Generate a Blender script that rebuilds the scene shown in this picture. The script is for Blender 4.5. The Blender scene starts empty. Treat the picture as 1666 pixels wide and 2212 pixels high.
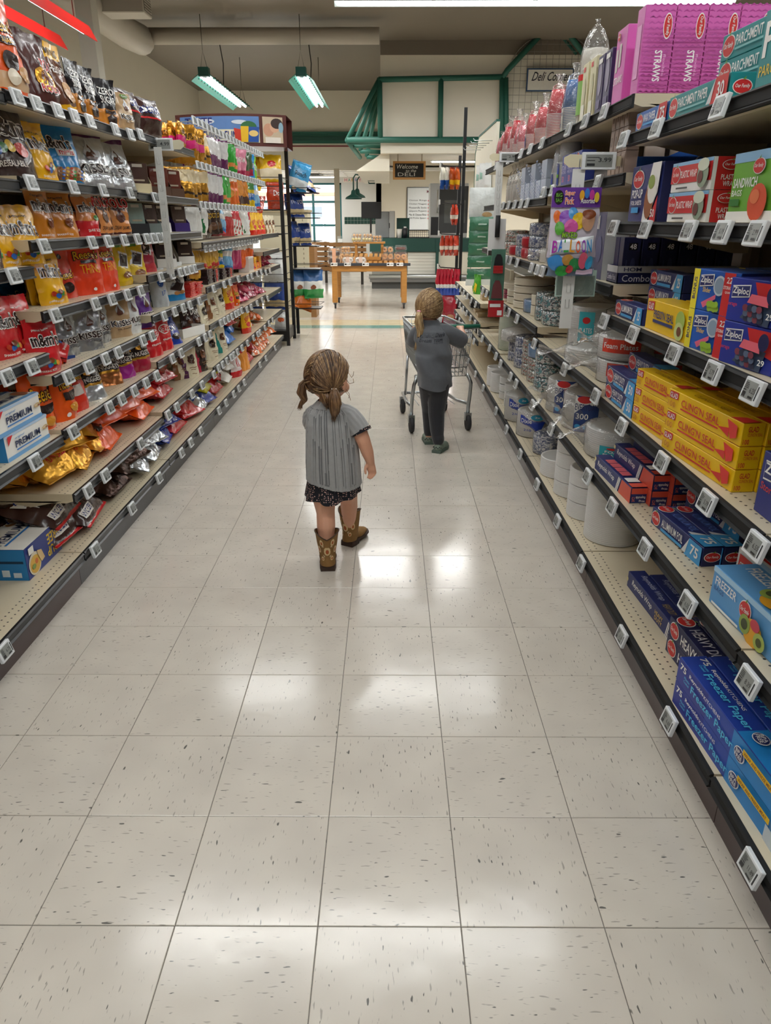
import bpy, bmesh, math, random
from mathutils import Vector, Matrix, noise, Euler

# ------------------------------------------------------------------ camera, world, exposure
SC = bpy.context.scene
COL = SC.collection
R = math.radians
CAM_H = 1.3935
PITCH = R(22.046)
YAW = R(0.282)
FPX = 1558.2
cam_d = bpy.data.cameras.new('camera')
cam_d.sensor_fit = 'VERTICAL'
cam_d.sensor_height = 36.0
cam_d.sensor_width = 36.0
cam_d.lens = FPX / 2212 * 36.0
cam_d.clip_start = 0.05
cam_d.clip_end = 300
cam = bpy.data.objects.new('camera', cam_d)
cam.location = (0, 0, CAM_H)
cam.rotation_euler = (math.pi / 2 - PITCH, 0, YAW)
COL.objects.link(cam)
SC.camera = cam

W = bpy.data.worlds.new('world')
SC.world = W
W.use_nodes = True
nt = W.node_tree
nt.nodes.clear()
wo = nt.nodes.new('ShaderNodeOutputWorld')
bg = nt.nodes.new('ShaderNodeBackground')
sky = nt.nodes.new('ShaderNodeTexSky')
sky.sky_type = 'HOSEK_WILKIE'
sky.turbidity = 6
sky.ground_albedo = 0.5
sky.sun_direction = Vector((-0.5, -0.55, 0.67)).normalized()
bg.inputs['Strength'].default_value = 4.0
nt.links.new(sky.outputs[0], bg.inputs[0])
nt.links.new(bg.outputs[0], wo.inputs[0])
sun_d = bpy.data.lights.new('sun', 'SUN')
sun_d.energy = 22.0
sun_d.angle = R(1.5)
sun_d.color = (1, .97, .92)
sun = bpy.data.objects.new('sun', sun_d)
sun.rotation_euler = Vector((-0.5, -0.55, 0.67)).to_track_quat('Z', 'Y').to_euler()
COL.objects.link(sun)

SC.view_settings.view_transform = 'Standard'
SC.view_settings.look = 'None'
SC.view_settings.gamma = 1.0
SC.view_settings.use_curve_mapping = False
SC.view_settings.exposure = 0.0
LAMP_W = 13.0        # watts of each four-foot lamp bay

# ------------------------------------------------------------------ materials
MATS = {}

def lin(h):
    r = []
    for i in (0, 2, 4):
        c = int(h[i:i + 2], 16) / 255
        r.append(c / 12.92 if c <= .04045 else ((c + .055) / 1.055) ** 2.4)
    return (*r, 1)

def new_mat(name):
    m = bpy.data.materials.new(name)
    m.use_nodes = True
    n = m.node_tree.nodes
    return m, n, m.node_tree.links, n['Principled BSDF']

def bump(n, l, b, scale, strength, dist=.002, detail=2, coord='Object'):
    tc = n.new('ShaderNodeTexCoord')
    tx = n.new('ShaderNodeTexNoise')
    tx.inputs['Scale'].default_value = scale
    tx.inputs['Detail'].default_value = detail
    bp = n.new('ShaderNodeBump')
    bp.inputs['Strength'].default_value = strength
    bp.inputs['Distance'].default_value = dist
    l.new(tc.outputs[coord], tx.inputs['Vector'])
    l.new(tx.outputs[0], bp.inputs['Height'])
    l.new(bp.outputs[0], b.inputs['Normal'])
    return tx

def mottled(n, l, b, hexa, amt, scale):
    """base colour with a faint procedural unevenness"""
    tc = n.new('ShaderNodeTexCoord')
    tx = n.new('ShaderNodeTexNoise')
    tx.inputs['Scale'].default_value = scale
    tx.inputs['Detail'].default_value = 3
    mr = n.new('ShaderNodeMapRange')
    mr.inputs['To Min'].default_value = 1 - amt
    mr.inputs['To Max'].default_value = 1 + amt
    mx = n.new('ShaderNodeVectorMath')
    mx.operation = 'SCALE'
    c = lin(hexa)
    mx.inputs[0].default_value = c[:3]
    l.new(tc.outputs['Object'], tx.inputs['Vector'])
    l.new(tx.outputs[0], mr.inputs['Value'])
    l.new(mr.outputs[0], mx.inputs['Scale'])
    l.new(mx.outputs[0], b.inputs['Base Color'])

def M(kind, hexa='888888'):
    """kinds: paper film foil metal paint plastic rubber wood cloth skin glow clear glass"""
    k = kind + '_' + hexa
    if k in MATS:
        return MATS[k]
    m, n, l, b = new_mat(k)
    b.inputs['Base Color'].default_value = lin(hexa)
    b.inputs['Roughness'].default_value = .5
    if kind == 'paper':
        mottled(n, l, b, hexa, .05, 22)
        b.inputs['Roughness'].default_value = .42
    elif kind == 'film':
        mottled(n, l, b, hexa, .08, 30)
        b.inputs['Roughness'].default_value = .27
        b.inputs['Coat Weight'].default_value = .25
        b.inputs['Coat Roughness'].default_value = .15
        bump(n, l, b, 26, .7, .007, 1.5)
    elif kind == 'foil':
        b.inputs['Metallic'].default_value = .8
        b.inputs['Roughness'].default_value = .3
        bump(n, l, b, 30, .9, .010, 1.5)
    elif kind == 'metal':
        b.inputs['Metallic'].default_value = 1
        b.inputs['Roughness'].default_value = .28
        bump(n, l, b, 200, .05, .0005)
    elif kind == 'paint':
        mottled(n, l, b, hexa, .03, 3)
        b.inputs['Roughness'].default_value = .55
        bump(n, l, b, 60, .08, .001)
    elif kind == 'plastic':
        mottled(n, l, b, hexa, .03, 15)
        b.inputs['Roughness'].default_value = .35
    elif kind == 'rubber':
        mottled(n, l, b, hexa, .1, 30)
        b.inputs['Roughness'].default_value = .7
    elif kind == 'cloth':
        mottled(n, l, b, hexa, .12, 60)
        b.inputs['Roughness'].default_value = .9
        b.inputs['Sheen Weight'].default_value = .25
        bump(n, l, b, 350, .3, .001)
    elif kind == 'skin':
        mottled(n, l, b, hexa, .08, 14)
        b.inputs['Roughness'].default_value = .5
        b.inputs['Subsurface Weight'].default_value = .12
        b.inputs['Subsurface Radius'].default_value = (.02, .008, .004)
        b.inputs['Subsurface Scale'].default_value = .5
    elif kind == 'wood':
        tc = n.new('ShaderNodeTexCoord')
        mp = n.new('ShaderNodeMapping')
        mp.inputs['Scale'].default_value = (3, 3, 26)
        tx = n.new('ShaderNodeTexNoise')
        tx.inputs['Scale'].default_value = 2.2
        tx.inputs['Detail'].default_value = 5
        mr = n.new('ShaderNodeMix')
        mr.data_type = 'RGBA'
        c = lin(hexa)
        mr.inputs[6].default_value = tuple(x * .72 for x in c[:3]) + (1,)
        mr.inputs[7].default_value = tuple(min(1, x * 1.18) for x in c[:3]) + (1,)
        l.new(tc.outputs['Object'], mp.inputs[0])
        l.new(mp.outputs[0], tx.inputs['Vector'])
        l.new(tx.outputs[0], mr.inputs[0])
        l.new(mr.outputs[2], b.inputs['Base Color'])
        b.inputs['Roughness'].default_value = .4
    elif kind == 'glow':
        b.inputs['Emission Color'].default_value = lin(hexa)
        b.inputs['Emission Strength'].default_value = 11.0
    elif kind == 'clear':
        # thin crinkled wrapping film: mostly see-through, catching highlights
        b.inputs['Roughness'].default_value = .2
        bump(n, l, b, 26, 1.0, .012, 3)
        nrm = b.inputs['Normal'].links[0].from_socket
        tr = n.new('ShaderNodeBsdfTransparent'); tr.inputs[0].default_value = (.97, .97, .97, 1)
        gl = n.new('ShaderNodeBsdfGlossy'); gl.inputs['Roughness'].default_value = .1
        fr = n.new('ShaderNodeLayerWeight'); fr.inputs['Blend'].default_value = .22
        l.new(nrm, gl.inputs['Normal']); l.new(nrm, fr.inputs['Normal'])
        mr = n.new('ShaderNodeMapRange'); mr.inputs['To Min'].default_value = .09; mr.inputs['To Max'].default_value = .7
        l.new(fr.outputs['Fresnel'], mr.inputs['Value'])
        m1 = n.new('ShaderNodeMixShader'); l.new(mr.outputs[0], m1.inputs[0]); l.new(tr.outputs[0], m1.inputs[1]); l.new(gl.outputs[0], m1.inputs[2])
        m2 = n.new('ShaderNodeMixShader'); m2.inputs[0].default_value = .05; l.new(m1.outputs[0], m2.inputs[1]); l.new(b.outputs[0], m2.inputs[2])
        l.new(m2.outputs[0], n['Material Output'].inputs['Surface'])
    elif kind == 'glass':
        b.inputs['Roughness'].default_value = .03
        b.inputs['Alpha'].default_value = .12
        b.inputs['Specular IOR Level'].default_value = .7
    MATS[k] = m
    return m

def paper(h): return M('paper', h)
def film(h): return M('film', h)
def foil(h): return M('foil', h)
def paint(h): return M('paint', h)
def plas(h): return M('plastic', h)
def metal(h): return M('metal', h)
def wood(h): return M('wood', h)

CLEAR = M('clear', 'ffffff')
GLASS = M('glass', 'e8f0f0')

# ------------------------------------------------------------------ mesh builder
class MB:
    def __init__(s):
        s.v = []; s.f = []; s.m = []; s.sm = []; s.mats = []

    def slot(s, mat):
        if mat not in s.mats:
            s.mats.append(mat)
        return s.mats.index(mat)

    def add(s, vs, fs, mat, smooth=False):
        o = len(s.v); k = s.slot(mat)
        s.v.extend([tuple(p) for p in vs])
        for f in fs:
            s.f.append(tuple(i + o for i in f)); s.m.append(k); s.sm.append(smooth)
        return s

    def box(s, x0, y0, z0, x1, y1, z1, mat, ch=0.0):
        if ch:
            bm = bmesh.new()
            bmesh.ops.create_cube(bm, size=1)
            for v in bm.verts:
                v.co = Vector(((x0 + x1) / 2 + v.co.x * (x1 - x0), (y0 + y1) / 2 + v.co.y * (y1 - y0), (z0 + z1) / 2 + v.co.z * (z1 - z0)))
            bmesh.ops.bevel(bm, geom=bm.edges[:], offset=ch, segments=1, affect='EDGES', profile=.5)
            bm.verts.index_update()
            s.add([v.co for v in bm.verts], [[v.index for v in f.verts] for f in bm.faces], mat)
            bm.free()
            return s
        vs = [(x0, y0, z0), (x1, y0, z0), (x1, y1, z0), (x0, y1, z0), (x0, y0, z1), (x1, y0, z1), (x1, y1, z1), (x0, y1, z1)]
        return s.add(vs, [(0, 3, 2, 1), (4, 5, 6, 7), (0, 1, 5, 4), (1, 2, 6, 5), (2, 3, 7, 6), (3, 0, 4, 7)], mat)

    def prism(s, pts, axis, a, b, mat):
        """polygon (two coords) extruded along axis 'x','y','z' from a to b"""
        n = len(pts)
        def mk(p, t):
            return {'x': (t, p[0], p[1]), 'y': (p[0], t, p[1]), 'z': (p[0], p[1], t)}[axis]
        vs = [mk(p, a) for p in pts] + [mk(p, b) for p in pts]
        fs = [tuple(range(n))[::-1], tuple(range(n, 2 * n))] + [(i, (i + 1) % n, n + (i + 1) % n, n + i) for i in range(n)]
        return s.add(vs, fs, mat)

    def tube(s, path, r, mat, seg=8, cap=True, smooth=True):
        """round bar along points; r a number or a list"""
        P = [Vector(p) for p in path]
        rs = r if isinstance(r, (list, tuple)) else [r] * len(P)
        vs = []; fs = []
        prev = None
        for i, p in enumerate(P):
            t = (P[min(i + 1, len(P) - 1)] - P[max(i - 1, 0)]).normalized()
            if prev is None:
                u = t.orthogonal().normalized()
            else:
                u = (prev - t * prev.dot(t)).normalized()
            prev = u
            w = t.cross(u)
            for k in range(seg):
                a = 2 * math.pi * k / seg
                vs.append(p + (u * math.cos(a) + w * math.sin(a)) * rs[i])
        for i in range(len(P) - 1):
            for k in range(seg):
                fs.append((i * seg + k, i * seg + (k + 1) % seg, (i + 1) * seg + (k + 1) % seg, (i + 1) * seg + k))
        if cap:
            fs.append(tuple(range(seg))[::-1]); fs.append(tuple(range((len(P) - 1) * seg, len(P) * seg)))
        return s.add(vs, fs, mat, smooth)

    def lathe(s, prof, mat, seg=24, c=(0, 0, 0), smooth=True, sx=1, sy=1, jit=0, seed=0, cap=True):
        """profile [(r,z)] turned around z at c"""
        vs = []; fs = []
        for j, (r, z) in enumerate(prof):
            for k in range(seg):
                a = 2 * math.pi * k / seg
                q = 1 + (jit * noise.noise(Vector((math.cos(a) * 2.3 + seed, math.sin(a) * 2.3, z * 16))) if jit else 0)
                vs.append((c[0] + r * q * math.cos(a) * sx, c[1] + r * q * math.sin(a) * sy, c[2] + z))
        for j in range(len(prof) - 1):
            for k in range(seg):
                fs.append((j * seg + k, j * seg + (k + 1) % seg, (j + 1) * seg + (k + 1) % seg, (j + 1) * seg + k))
        if cap and prof[0][0] > 1e-5: fs.append(tuple(range(seg))[::-1])
        if cap and prof[-1][0] > 1e-5: fs.append(tuple(range((len(prof) - 1) * seg, len(prof) * seg)))
        return s.add(vs, fs, mat, smooth)

    def mesh(s, name):
        me = bpy.data.meshes.new(name)
        me.from_pydata(s.v, [], s.f)
        for mt_ in s.mats:
            me.materials.append(mt_)
        me.polygons.foreach_set('material_index', s.m)
        me.polygons.foreach_set('use_smooth', s.sm)
        me.update()
        return me

    def build(s, name, parent=None, loc=(0, 0, 0), rot=(0, 0, 0)):
        return link(name, s.mesh(name), parent, loc, rot)

def link(name, data, parent=None, loc=(0, 0, 0), rot=(0, 0, 0), scale=(1, 1, 1)):
    o = bpy.data.objects.new(name, data)
    COL.objects.link(o)
    o.location = loc
    o.rotation_euler = rot
    o.scale = scale
    if parent:
        o.parent = parent
    return o

def tag(o, label, cat, group=None):
    o['label'] = label
    o['category'] = cat
    if group:
        o['group'] = group
    return o

def struct(o, label=None):
    o['kind'] = 'structure'
    if label:
        o['label'] = label
    return o

def empty(name, loc=(0, 0, 0), rot=(0, 0, 0)):
    o = bpy.data.objects.new(name, None)
    o.empty_display_size = .05
    COL.objects.link(o)
    o.location = loc
    o.rotation_euler = rot
    return o

# ------------------------------------------------------------------ flat print: lettering and shapes laid on a surface
TXT = {}

def glyphs(text, fat=0.0, shear=0.0):
    k = (text, fat, shear)
    if k in TXT:
        return TXT[k]
    cu = bpy.data.curves.new('t', 'FONT')
    cu.body = text
    cu.resolution_u = 2
    cu.offset = fat
    cu.shear = shear
    o = bpy.data.objects.new('t', cu)
    me = o.to_mesh()
    vs = [(v.co.x, v.co.y) for v in me.vertices]
    fs = [tuple(p.vertices) for p in me.polygons]
    x0 = min(p[0] for p in vs); x1 = max(p[0] for p in vs)
    y0 = min(p[1] for p in vs); y1 = max(p[1] for p in vs)
    vs = [((p[0] - x0) / (x1 - x0), (p[1] - y0) / (y1 - y0)) for p in vs]
    o.to_mesh_clear()
    bpy.data.objects.remove(o)
    bpy.data.curves.remove(cu)
    TXT[k] = (vs, fs)
    return TXT[k]

def decals(mb, mapper, items, eps0=.0012, de=.0007):
    """items in surface coordinates u,v 0..1; mapper(u,v,eps) gives the point"""
    e = eps0
    for it in items:
        t = it[0]
        if t == 't':
            _, text, u0, v0, u1, v1, mat = it[:7]
            o = it[7] if len(it) > 7 else {}
            outl = o.get('o')
            for lay in ((1, 0) if outl else (0,)):
                vs, fs = glyphs(text, o.get('f', .012) + (.045 if lay else 0), o.get('s', 0))
                gx = (u1 - u0) * (.03 if lay else 0); gy = (v1 - v0) * (.07 if lay else 0)
                pts = []
                for (x, y) in vs:
                    if o.get('r') == 1:      # reads upward
                        x, y = 1 - y, x
                    elif o.get('r') == -1:   # reads downward
                        x, y = y, 1 - x
                    elif o.get('r') == 2:    # upside down
                        x, y = 1 - x, 1 - y
                    u = u0 - gx + (u1 - u0 + 2 * gx) * x
                    v = v0 - gy + (v1 - v0 + 2 * gy) * y
                    if 'a' in o:             # arch
                        v += o['a'] * (1 - (2 * x - 1) ** 2)
                    if 'k' in o:             # slant of the line
                        v += o['k'] * (x - .5)
                    pts.append(mapper(u, v, e))
                mb.add(pts, fs, outl if lay else mat)
                e += de
        elif t == 'r':
            _, u0, v0, u1, v1, mat = it[:6]
            n = 5
            pts = [mapper(u0 + (u1 - u0) * i / n, v0 + (v1 - v0) * j / n, e) for j in range(n + 1) for i in range(n + 1)]
            mb.add(pts, [(j * (n + 1) + i, j * (n + 1) + i + 1, (j + 1) * (n + 1) + i + 1, (j + 1) * (n + 1) + i) for j in range(n) for i in range(n)], mat)
            e += de
        elif t == 'e':
            _, cu, cv, ru, rv, mat = it[:6]
            pts = [mapper(cu, cv, e)]
            n = 18
            for q in (.5, 1):
                for k in range(n):
                    a = 2 * math.pi * k / n
                    pts.append(mapper(cu + ru * q * math.cos(a), cv + rv * q * math.sin(a), e))
            fs = [(0, 1 + k, 1 + (k + 1) % n) for k in range(n)] + [(1 + k, 1 + n + k, 1 + n + (k + 1) % n, 1 + (k + 1) % n) for k in range(n)]
            mb.add(pts, fs, mat)
            e += de
        elif t == 'p':
            _, pl, mat = it[:3]
            cu = sum(p[0] for p in pl) / len(pl); cv = sum(p[1] for p in pl) / len(pl)
            pts = [mapper(cu, cv, e)]
            n = len(pl)
            for q in (.5, 1):
                pts += [mapper(cu + (p[0] - cu) * q, cv + (p[1] - cv) * q, e) for p in pl]
            fs = [(0, 1 + k, 1 + (k + 1) % n) for k in range(n)] + [(1 + k, 1 + n + k, 1 + n + (k + 1) % n, 1 + (k + 1) % n) for k in range(n)]
            mb.add(pts, fs, mat)
            e += de

def T(text, u0, v0, u1, v1, mat, **o):
    return ('t', text, u0, v0, u1, v1, mat, o)

# ------------------------------------------------------------------ product meshes (origin bottom centre of the front; width x, depth y, height z)
def carton(w, h, d, side, front=(), top=(), right=(), left=(), back=None, ch=.0015):
    mb = MB()
    mb.box(-w / 2, 0, 0, w / 2, d, h, side, ch)
    decals(mb, lambda u, v, e: (-w / 2 + u * w, -e, v * h), front)
    decals(mb, lambda u, v, e: (-w / 2 + u * w, v * d, h + e), top)
    decals(mb, lambda u, v, e: (w / 2 + e, u * d, v * h), right)
    decals(mb, lambda u, v, e: (-w / 2 - e, d - u * d, v * h), left)
    return mb

def pouch(w, h, d, zone, front=(), seed=0, style='stand', nu=14, nv=18, crinkle=1.0, eps=.0016):
    """soft bag. zone(u,v) -> material"""
    mb = MB()
    def half(u, v):
        e = max(0, 1 - abs(2 * u - 1) ** 2.6)
        if style == 'stand':
            p = (1 - max(0, (v - .12) / .76) ** 1.7) if v < .86 else .02
            p = max(p, .02) * (.86 + .14 * min(1, v / .15))
        else:
            p = math.sin(math.pi * min(1, max(0, (v - .05) / .9))) ** .6 if .06 < v < .94 else .02
        q = 1 + .35 * noise.noise(Vector((u * 2.2 + seed * 7.1, v * 2.4, seed * 3.3)))
        return d / 2 * (e ** .55) * p * q + .0012
    def pt(u, v, sgn):
        t = half(u, v)
        c = crinkle * (.006 * noise.noise(Vector((u * 6 + seed * 5, v * 7, 1.7 * sgn + seed))) + .0035 * noise.noise(Vector((u * 15 + seed * 9, v * 17, sgn))) - .004 * abs(noise.noise(Vector((u * 9 + v * 4 + seed * 3, v * 9 - u * 4, sgn * 2.2)))))
        x = (u - .5) * w
        edge = abs(2 * u - 1)
        x *= 1 - .07 * (t / (d / 2 + .001)) * edge
        x += edge * .010 * noise.noise(Vector((seed * 4.1, v * 5, (1 if u > .5 else -1) * 2.0))) * crinkle
        z = v * h + (.006 * noise.noise(Vector((u * 6, seed * 2.7, v * 2))) * crinkle if .02 < v else 0)
        if style == 'stand' and v > .86:
            c += .010 * noise.noise(Vector((u * 3, seed, 9.1))) * (v - .86) / .14 * 3
        return (x, d / 2 + sgn * t + c * min(1, t / .01 + .25), max(z, 0))
    G = {}
    for sgn in (-1, 1):
        G[sgn] = [[pt(i / nu, j / nv, sgn) for i in range(nu + 1)] for j in range(nv + 1)]
    for sgn in (-1, 1):
        vs = [p for row in G[sgn] for p in row]
        groups = {}
        for j in range(nv):
            for i in range(nu):
                mt_ = zone((i + .5) / nu, (j + .5) / nv)
                a = j * (nu + 1) + i
                f = (a, a + 1, a + nu + 2, a + nu + 1)
                groups.setdefault(mt_, []).append(f if sgn < 0 else f[::-1])
        o = len(mb.v)
        mb.v.extend(vs)
        for mt_, fs in groups.items():
            k = mb.slot(mt_)
            for f in fs:
                mb.f.append(tuple(q + o for q in f)); mb.m.append(k); mb.sm.append(True)
    # bottom gusset
    bz = [G[-1][0][i] for i in range(nu + 1)] + [G[1][0][i] for i in range(nu + 1)]
    mb.add(bz, [(i, nu + 1 + i, nu + 2 + i, i + 1) for i in range(nu)], zone(.5, .05))
    def mp(u, v, e):
        u = min(max(u, 0), 1); v = min(max(v, 0), 1)
        fi = min(u * nu, nu - 1e-6); fj = min(v * nv, nv - 1e-6)
        i = int(fi); j = int(fj); a = fi - i; b = fj - j
        g = G[-1]
        r = [(g[j][i][k] * (1 - a) + g[j][i + 1][k] * a) * (1 - b) + (g[j + 1][i][k] * (1 - a) + g[j + 1][i + 1][k] * a) * b for k in range(3)]
        r[1] -= e + eps
        return tuple(r)
    decals(mb, mp, front)
    return mb

# ------------------------------------------------------------------ kinds of goods and how they are set down
KIND = {}

def kind(key, name, cat, desc, parts):
    """parts: MB -> one mesh; list of (part name, MB, parent index or None) -> empty with parts"""
    if isinstance(parts, MB):
        KIND[key] = (name, cat, desc, parts.mesh(name))
    else:
        KIND[key] = (name, cat, desc, [(n, m.mesh(n), p) for n, m, p in parts])

SEEN = {}

def put(key, loc, rot=(0, 0, 0), where='', scale=(1, 1, 1), label=None, solo=False):
    name, cat, desc, data = KIND[key]
    if isinstance(scale, (int, float)):
        scale = (scale,) * 3
    if isinstance(data, list):
        o = empty(name, loc, rot)
        o.scale = scale
        made = []
        for n, me, p in data:
            made.append(link(n, me, o if p is None else made[p]))
    else:
        o = link(name, data, None, loc, rot, scale)
    lab = label or (desc + (' ' + where if where else ''))
    tag(o, lab, cat)
    SEEN.setdefault(lab, []).append(o)
    return o

def finish_groups():
    for lab, os_ in SEEN.items():
        if len(os_) > 1:
            for o in os_:
                o['group'] = lab

# photo measures -> metres along a shelf front
def proj(x, y, z):
    cp, sp, cy, sy = math.cos(PITCH), math.sin(PITCH), math.cos(-YAW), math.sin(-YAW)
    z -= CAM_H
    a = x * cy - y * sy
    b = x * sy + y * cy
    dep = b * cp - z * sp
    up = b * sp + z * cp
    return 833 + FPX * a / dep, 1106 - FPX * up / dep

def yat(px, X, z):
    lo, hi = .3, 40
    s = 1 if X > 0 else -1
    for _ in range(48):
        m = (lo + hi) / 2
        if (proj(X, m, z)[0] - 841) * s > (px - 841) * s:
            lo = m
        else:
            hi = m
    return m

def at(px, py, Y):
    """point of the photograph at depth Y -> (x, z)"""
    a = (px - 833) / FPX; b = (1106 - py) / FPX
    cp, sp, cy, sy = math.cos(PITCH), math.sin(PITCH), math.cos(-YAW), math.sin(-YAW)
    f = cp - b * sp if False else None
    # direction = a*right + b*up + forward
    fx, fy, fz = sy * cp, cy * cp, -sp
    rx, ry = cy, -sy
    ux, uy, uz = sy * sp, cy * sp, cp
    dx, dy, dz = a * rx + b * ux + fx, a * ry + b * uy + fy, b * uz + fz
    t = Y / dy
    return dx * t, CAM_H + dz * t

# ================================================================== THE ROOM
T12 = .3048
TX0, TY0 = -.1494, 1.0915
CEIL = 4.15

def tile_material(name, base, fleck, pale):
    m, n, l, b = new_mat(name)
    tc = n.new('ShaderNodeTexCoord')
    oi = n.new('ShaderNodeObjectInfo')
    sc_ = n.new('ShaderNodeVectorMath'); sc_.operation = 'SCALE'
    cb = n.new('ShaderNodeCombineXYZ')
    l.new(oi.outputs['Random'], cb.inputs[0]); l.new(oi.outputs['Random'], cb.inputs[1])
    l.new(cb.outputs[0], sc_.inputs[0]); sc_.inputs['Scale'].default_value = 31.7
    ad = n.new('ShaderNodeVectorMath'); ad.operation = 'ADD'
    l.new(tc.outputs['Object'], ad.inputs[0]); l.new(sc_.outputs[0], ad.inputs[1])
    def flecks(scale, lo, hi, vec):
        mp = n.new('ShaderNodeMapping'); mp.inputs['Scale'].default_value = vec
        mp.inputs['Rotation'].default_value = (0, 0, .25)
        tx = n.new('ShaderNodeTexNoise'); tx.inputs['Scale'].default_value = scale; tx.inputs['Detail'].default_value = 1.5
        l.new(ad.outputs[0], mp.inputs[0]); l.new(mp.outputs[0], tx.inputs['Vector'])
        mr = n.new('ShaderNodeMapRange'); mr.inputs['From Min'].default_value = lo; mr.inputs['From Max'].default_value = hi
        l.new(tx.outputs[0], mr.inputs['Value'])
        return mr.outputs[0]
    def mix(fac, c0, c1):
        mx = n.new('ShaderNodeMix'); mx.data_type = 'RGBA'
        l.new(fac, mx.inputs[0])
        if isinstance(c0, tuple): mx.inputs[6].default_value = c0
        else: l.new(c0, mx.inputs[6])
        mx.inputs[7].default_value = c1
        return mx.outputs[2]
    cloud = flecks(7, .3, .75, (1, 1, 1))
    c = mix(cloud, lin(base), lin(pale))
    c = mix(flecks(88, .70, .745, (.42, 1.5, 1)), c, lin(fleck))
    c = mix(flecks(46, .73, .765, (.5, 1.4, 1)), c, lin(fleck))
    c = mix(flecks(82, .66, .72, (.4, 1.7, 1)), c, lin('a39c92'))
    l.new(c, b.inputs['Base Color'])
    rg = n.new('ShaderNodeTexNoise'); rg.inputs['Scale'].default_value = 2.1; rg.inputs['Detail'].default_value = 4
    l.new(tc.outputs['Object'], rg.inputs['Vector'])
    mr = n.new('ShaderNodeMapRange'); mr.inputs['To Min'].default_value = .09; mr.inputs['To Max'].default_value = .24
    l.new(rg.outputs[0], mr.inputs['Value']); l.new(mr.outputs[0], b.inputs['Roughness'])
    b.inputs['Specular IOR Level'].default_value = .55
    bp = n.new('ShaderNodeBump'); bp.inputs['Strength'].default_value = .10; bp.inputs['Distance'].default_value = .01
    wv = n.new('ShaderNodeTexNoise'); wv.inputs['Scale'].default_value = 9; wv.inputs['Detail'].default_value = 2
    l.new(ad.outputs[0], wv.inputs['Vector']); l.new(wv.outputs[0], bp.inputs['Height']); l.new(bp.outputs[0], b.inputs['Normal'])
    return m

TILE_M = tile_material('vinyl_tile', 'c6beb3', '66645f', 'd0c8bc')
TEAL_M = tile_material('vinyl_tile_teal', '5f8f86', '47756d', '6b9b92')
TAN_M = tile_material('vinyl_tile_tan', 'c9b895', '9b8c70', 'd3c4a4')
TAUPE = paint('736a5e')
CREAM = paint('ddd7c7')
CREAM2 = paint('d9d0bc')
GREYW = paint('c6c6c4')
GREEN = paint('1f5a4c')
GREEN_D = paint('13453c')

fl = MB().box(-6, -7, -.06, 9, 26, -.0022, paint('5b5650')).build('floor')
struct(fl, 'off-white speckled vinyl tile floor of the aisle')

def tile_mesh(mat):
    mb = MB()
    g = T12 / 2 - .0008
    c = .0012
    vs = [(-g, -g, -.004), (g, -g, -.004), (g, g, -.004), (-g, g, -.004), (-g, -g, -c), (g, -g, -c), (g, g, -c), (-g, g, -c),
          (-g + c, -g + c, 0), (g - c, -g + c, 0), (g - c, g - c, 0), (-g + c, g - c, 0)]
    fs = [(0, 1, 5, 4), (1, 2, 6, 5), (2, 3, 7, 6), (3, 0, 4, 7), (4, 5, 9, 8), (5, 6, 10, 9), (6, 7, 11, 10), (7, 4, 8, 11), (8, 9, 10, 11)]
    mb.add(vs, fs, mat)
    return mb.mesh('tile')

TM, TMT, TMB = tile_mesh(TILE_M), tile_mesh(TEAL_M), tile_mesh(TAN_M)
done_tiles = set()
for j in range(-3, 34):
    for i in range(-4, 4):
        x = TX0 + (i + .5) * T12; y = TY0 + (j + .5) * T12
        o = link('tile', TMT if j == 30 else (TMB if j in (31, 32) else TM), fl, (x, y, 0), (0, 0, ((i + j) % 2) * math.pi / 2 + (math.pi if (i * 7 + j * 3) % 4 < 2 else 0)))
        done_tiles.add((i, j))
tf = MB()
g = T12 / 2 - .001
for j in range(-7, 80):
    for i in range(-16, 27):
        if (i, j) in done_tiles or (j < 24 and not -6 < i < 6):
            continue
        x = TX0 + (i + .5) * T12; y = TY0 + (j + .5) * T12
        mt_ = TEAL_M if j == 30 else (TAN_M if j in (31, 32) else TILE_M)
        tf.add([(x - g, y - g, 0), (x + g, y - g, 0), (x + g, y + g, 0), (x - g, y + g, 0)], [(0, 1, 2, 3)], mt_)
tf = tf.build('tile_field', fl)
tf['kind'] = 'stuff'

# walls and ceiling
struct(MB().box(-6, -7, CEIL, 9, 19.15, CEIL + .1, TAUPE).build('ceiling'), 'taupe painted store ceiling')
struct(MB().box(-4.55, -7, 0, -4.4, 19, CEIL, CREAM).build('wall_left'), 'cream painted left wall')
struct(MB().box(8.0, -7, 0, 8.15, 19, CEIL, CREAM).build('wall_right'), 'cream painted right wall')
struct(MB().box(-4.5, -7, 0, 8.1, -6.85, CEIL, CREAM).build('wall_rear'), 'cream painted rear wall')
# far wall hanging above the eating corner, with green cornice and red line
wf = MB()
wf.box(-4.5, 19, 2.49, -.16, 19.15, CEIL, CREAM)
wf = struct(wf.build('wall_far'), 'cream wall above the eating corner')
co = MB()
for k, (z0, z1, dp, m_) in enumerate([(3.06, 3.12, .05, GREEN), (3.12, 3.20, .09, GREEN_D), (3.20, 3.26, .06, GREEN), (3.26, 3.30, .11, GREEN)]):
    co.box(-4.4, 19 - dp, z0, -.16, 19, z1, m_)
struct(co.build('trim_1'), 'green moulded cornice on the far wall')
struct(MB().box(-4.4, 18.985, 2.99, -.16, 19, 3.02, paint('7c3030')).build('trim_2'), 'thin red line below the green cornice')
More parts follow.
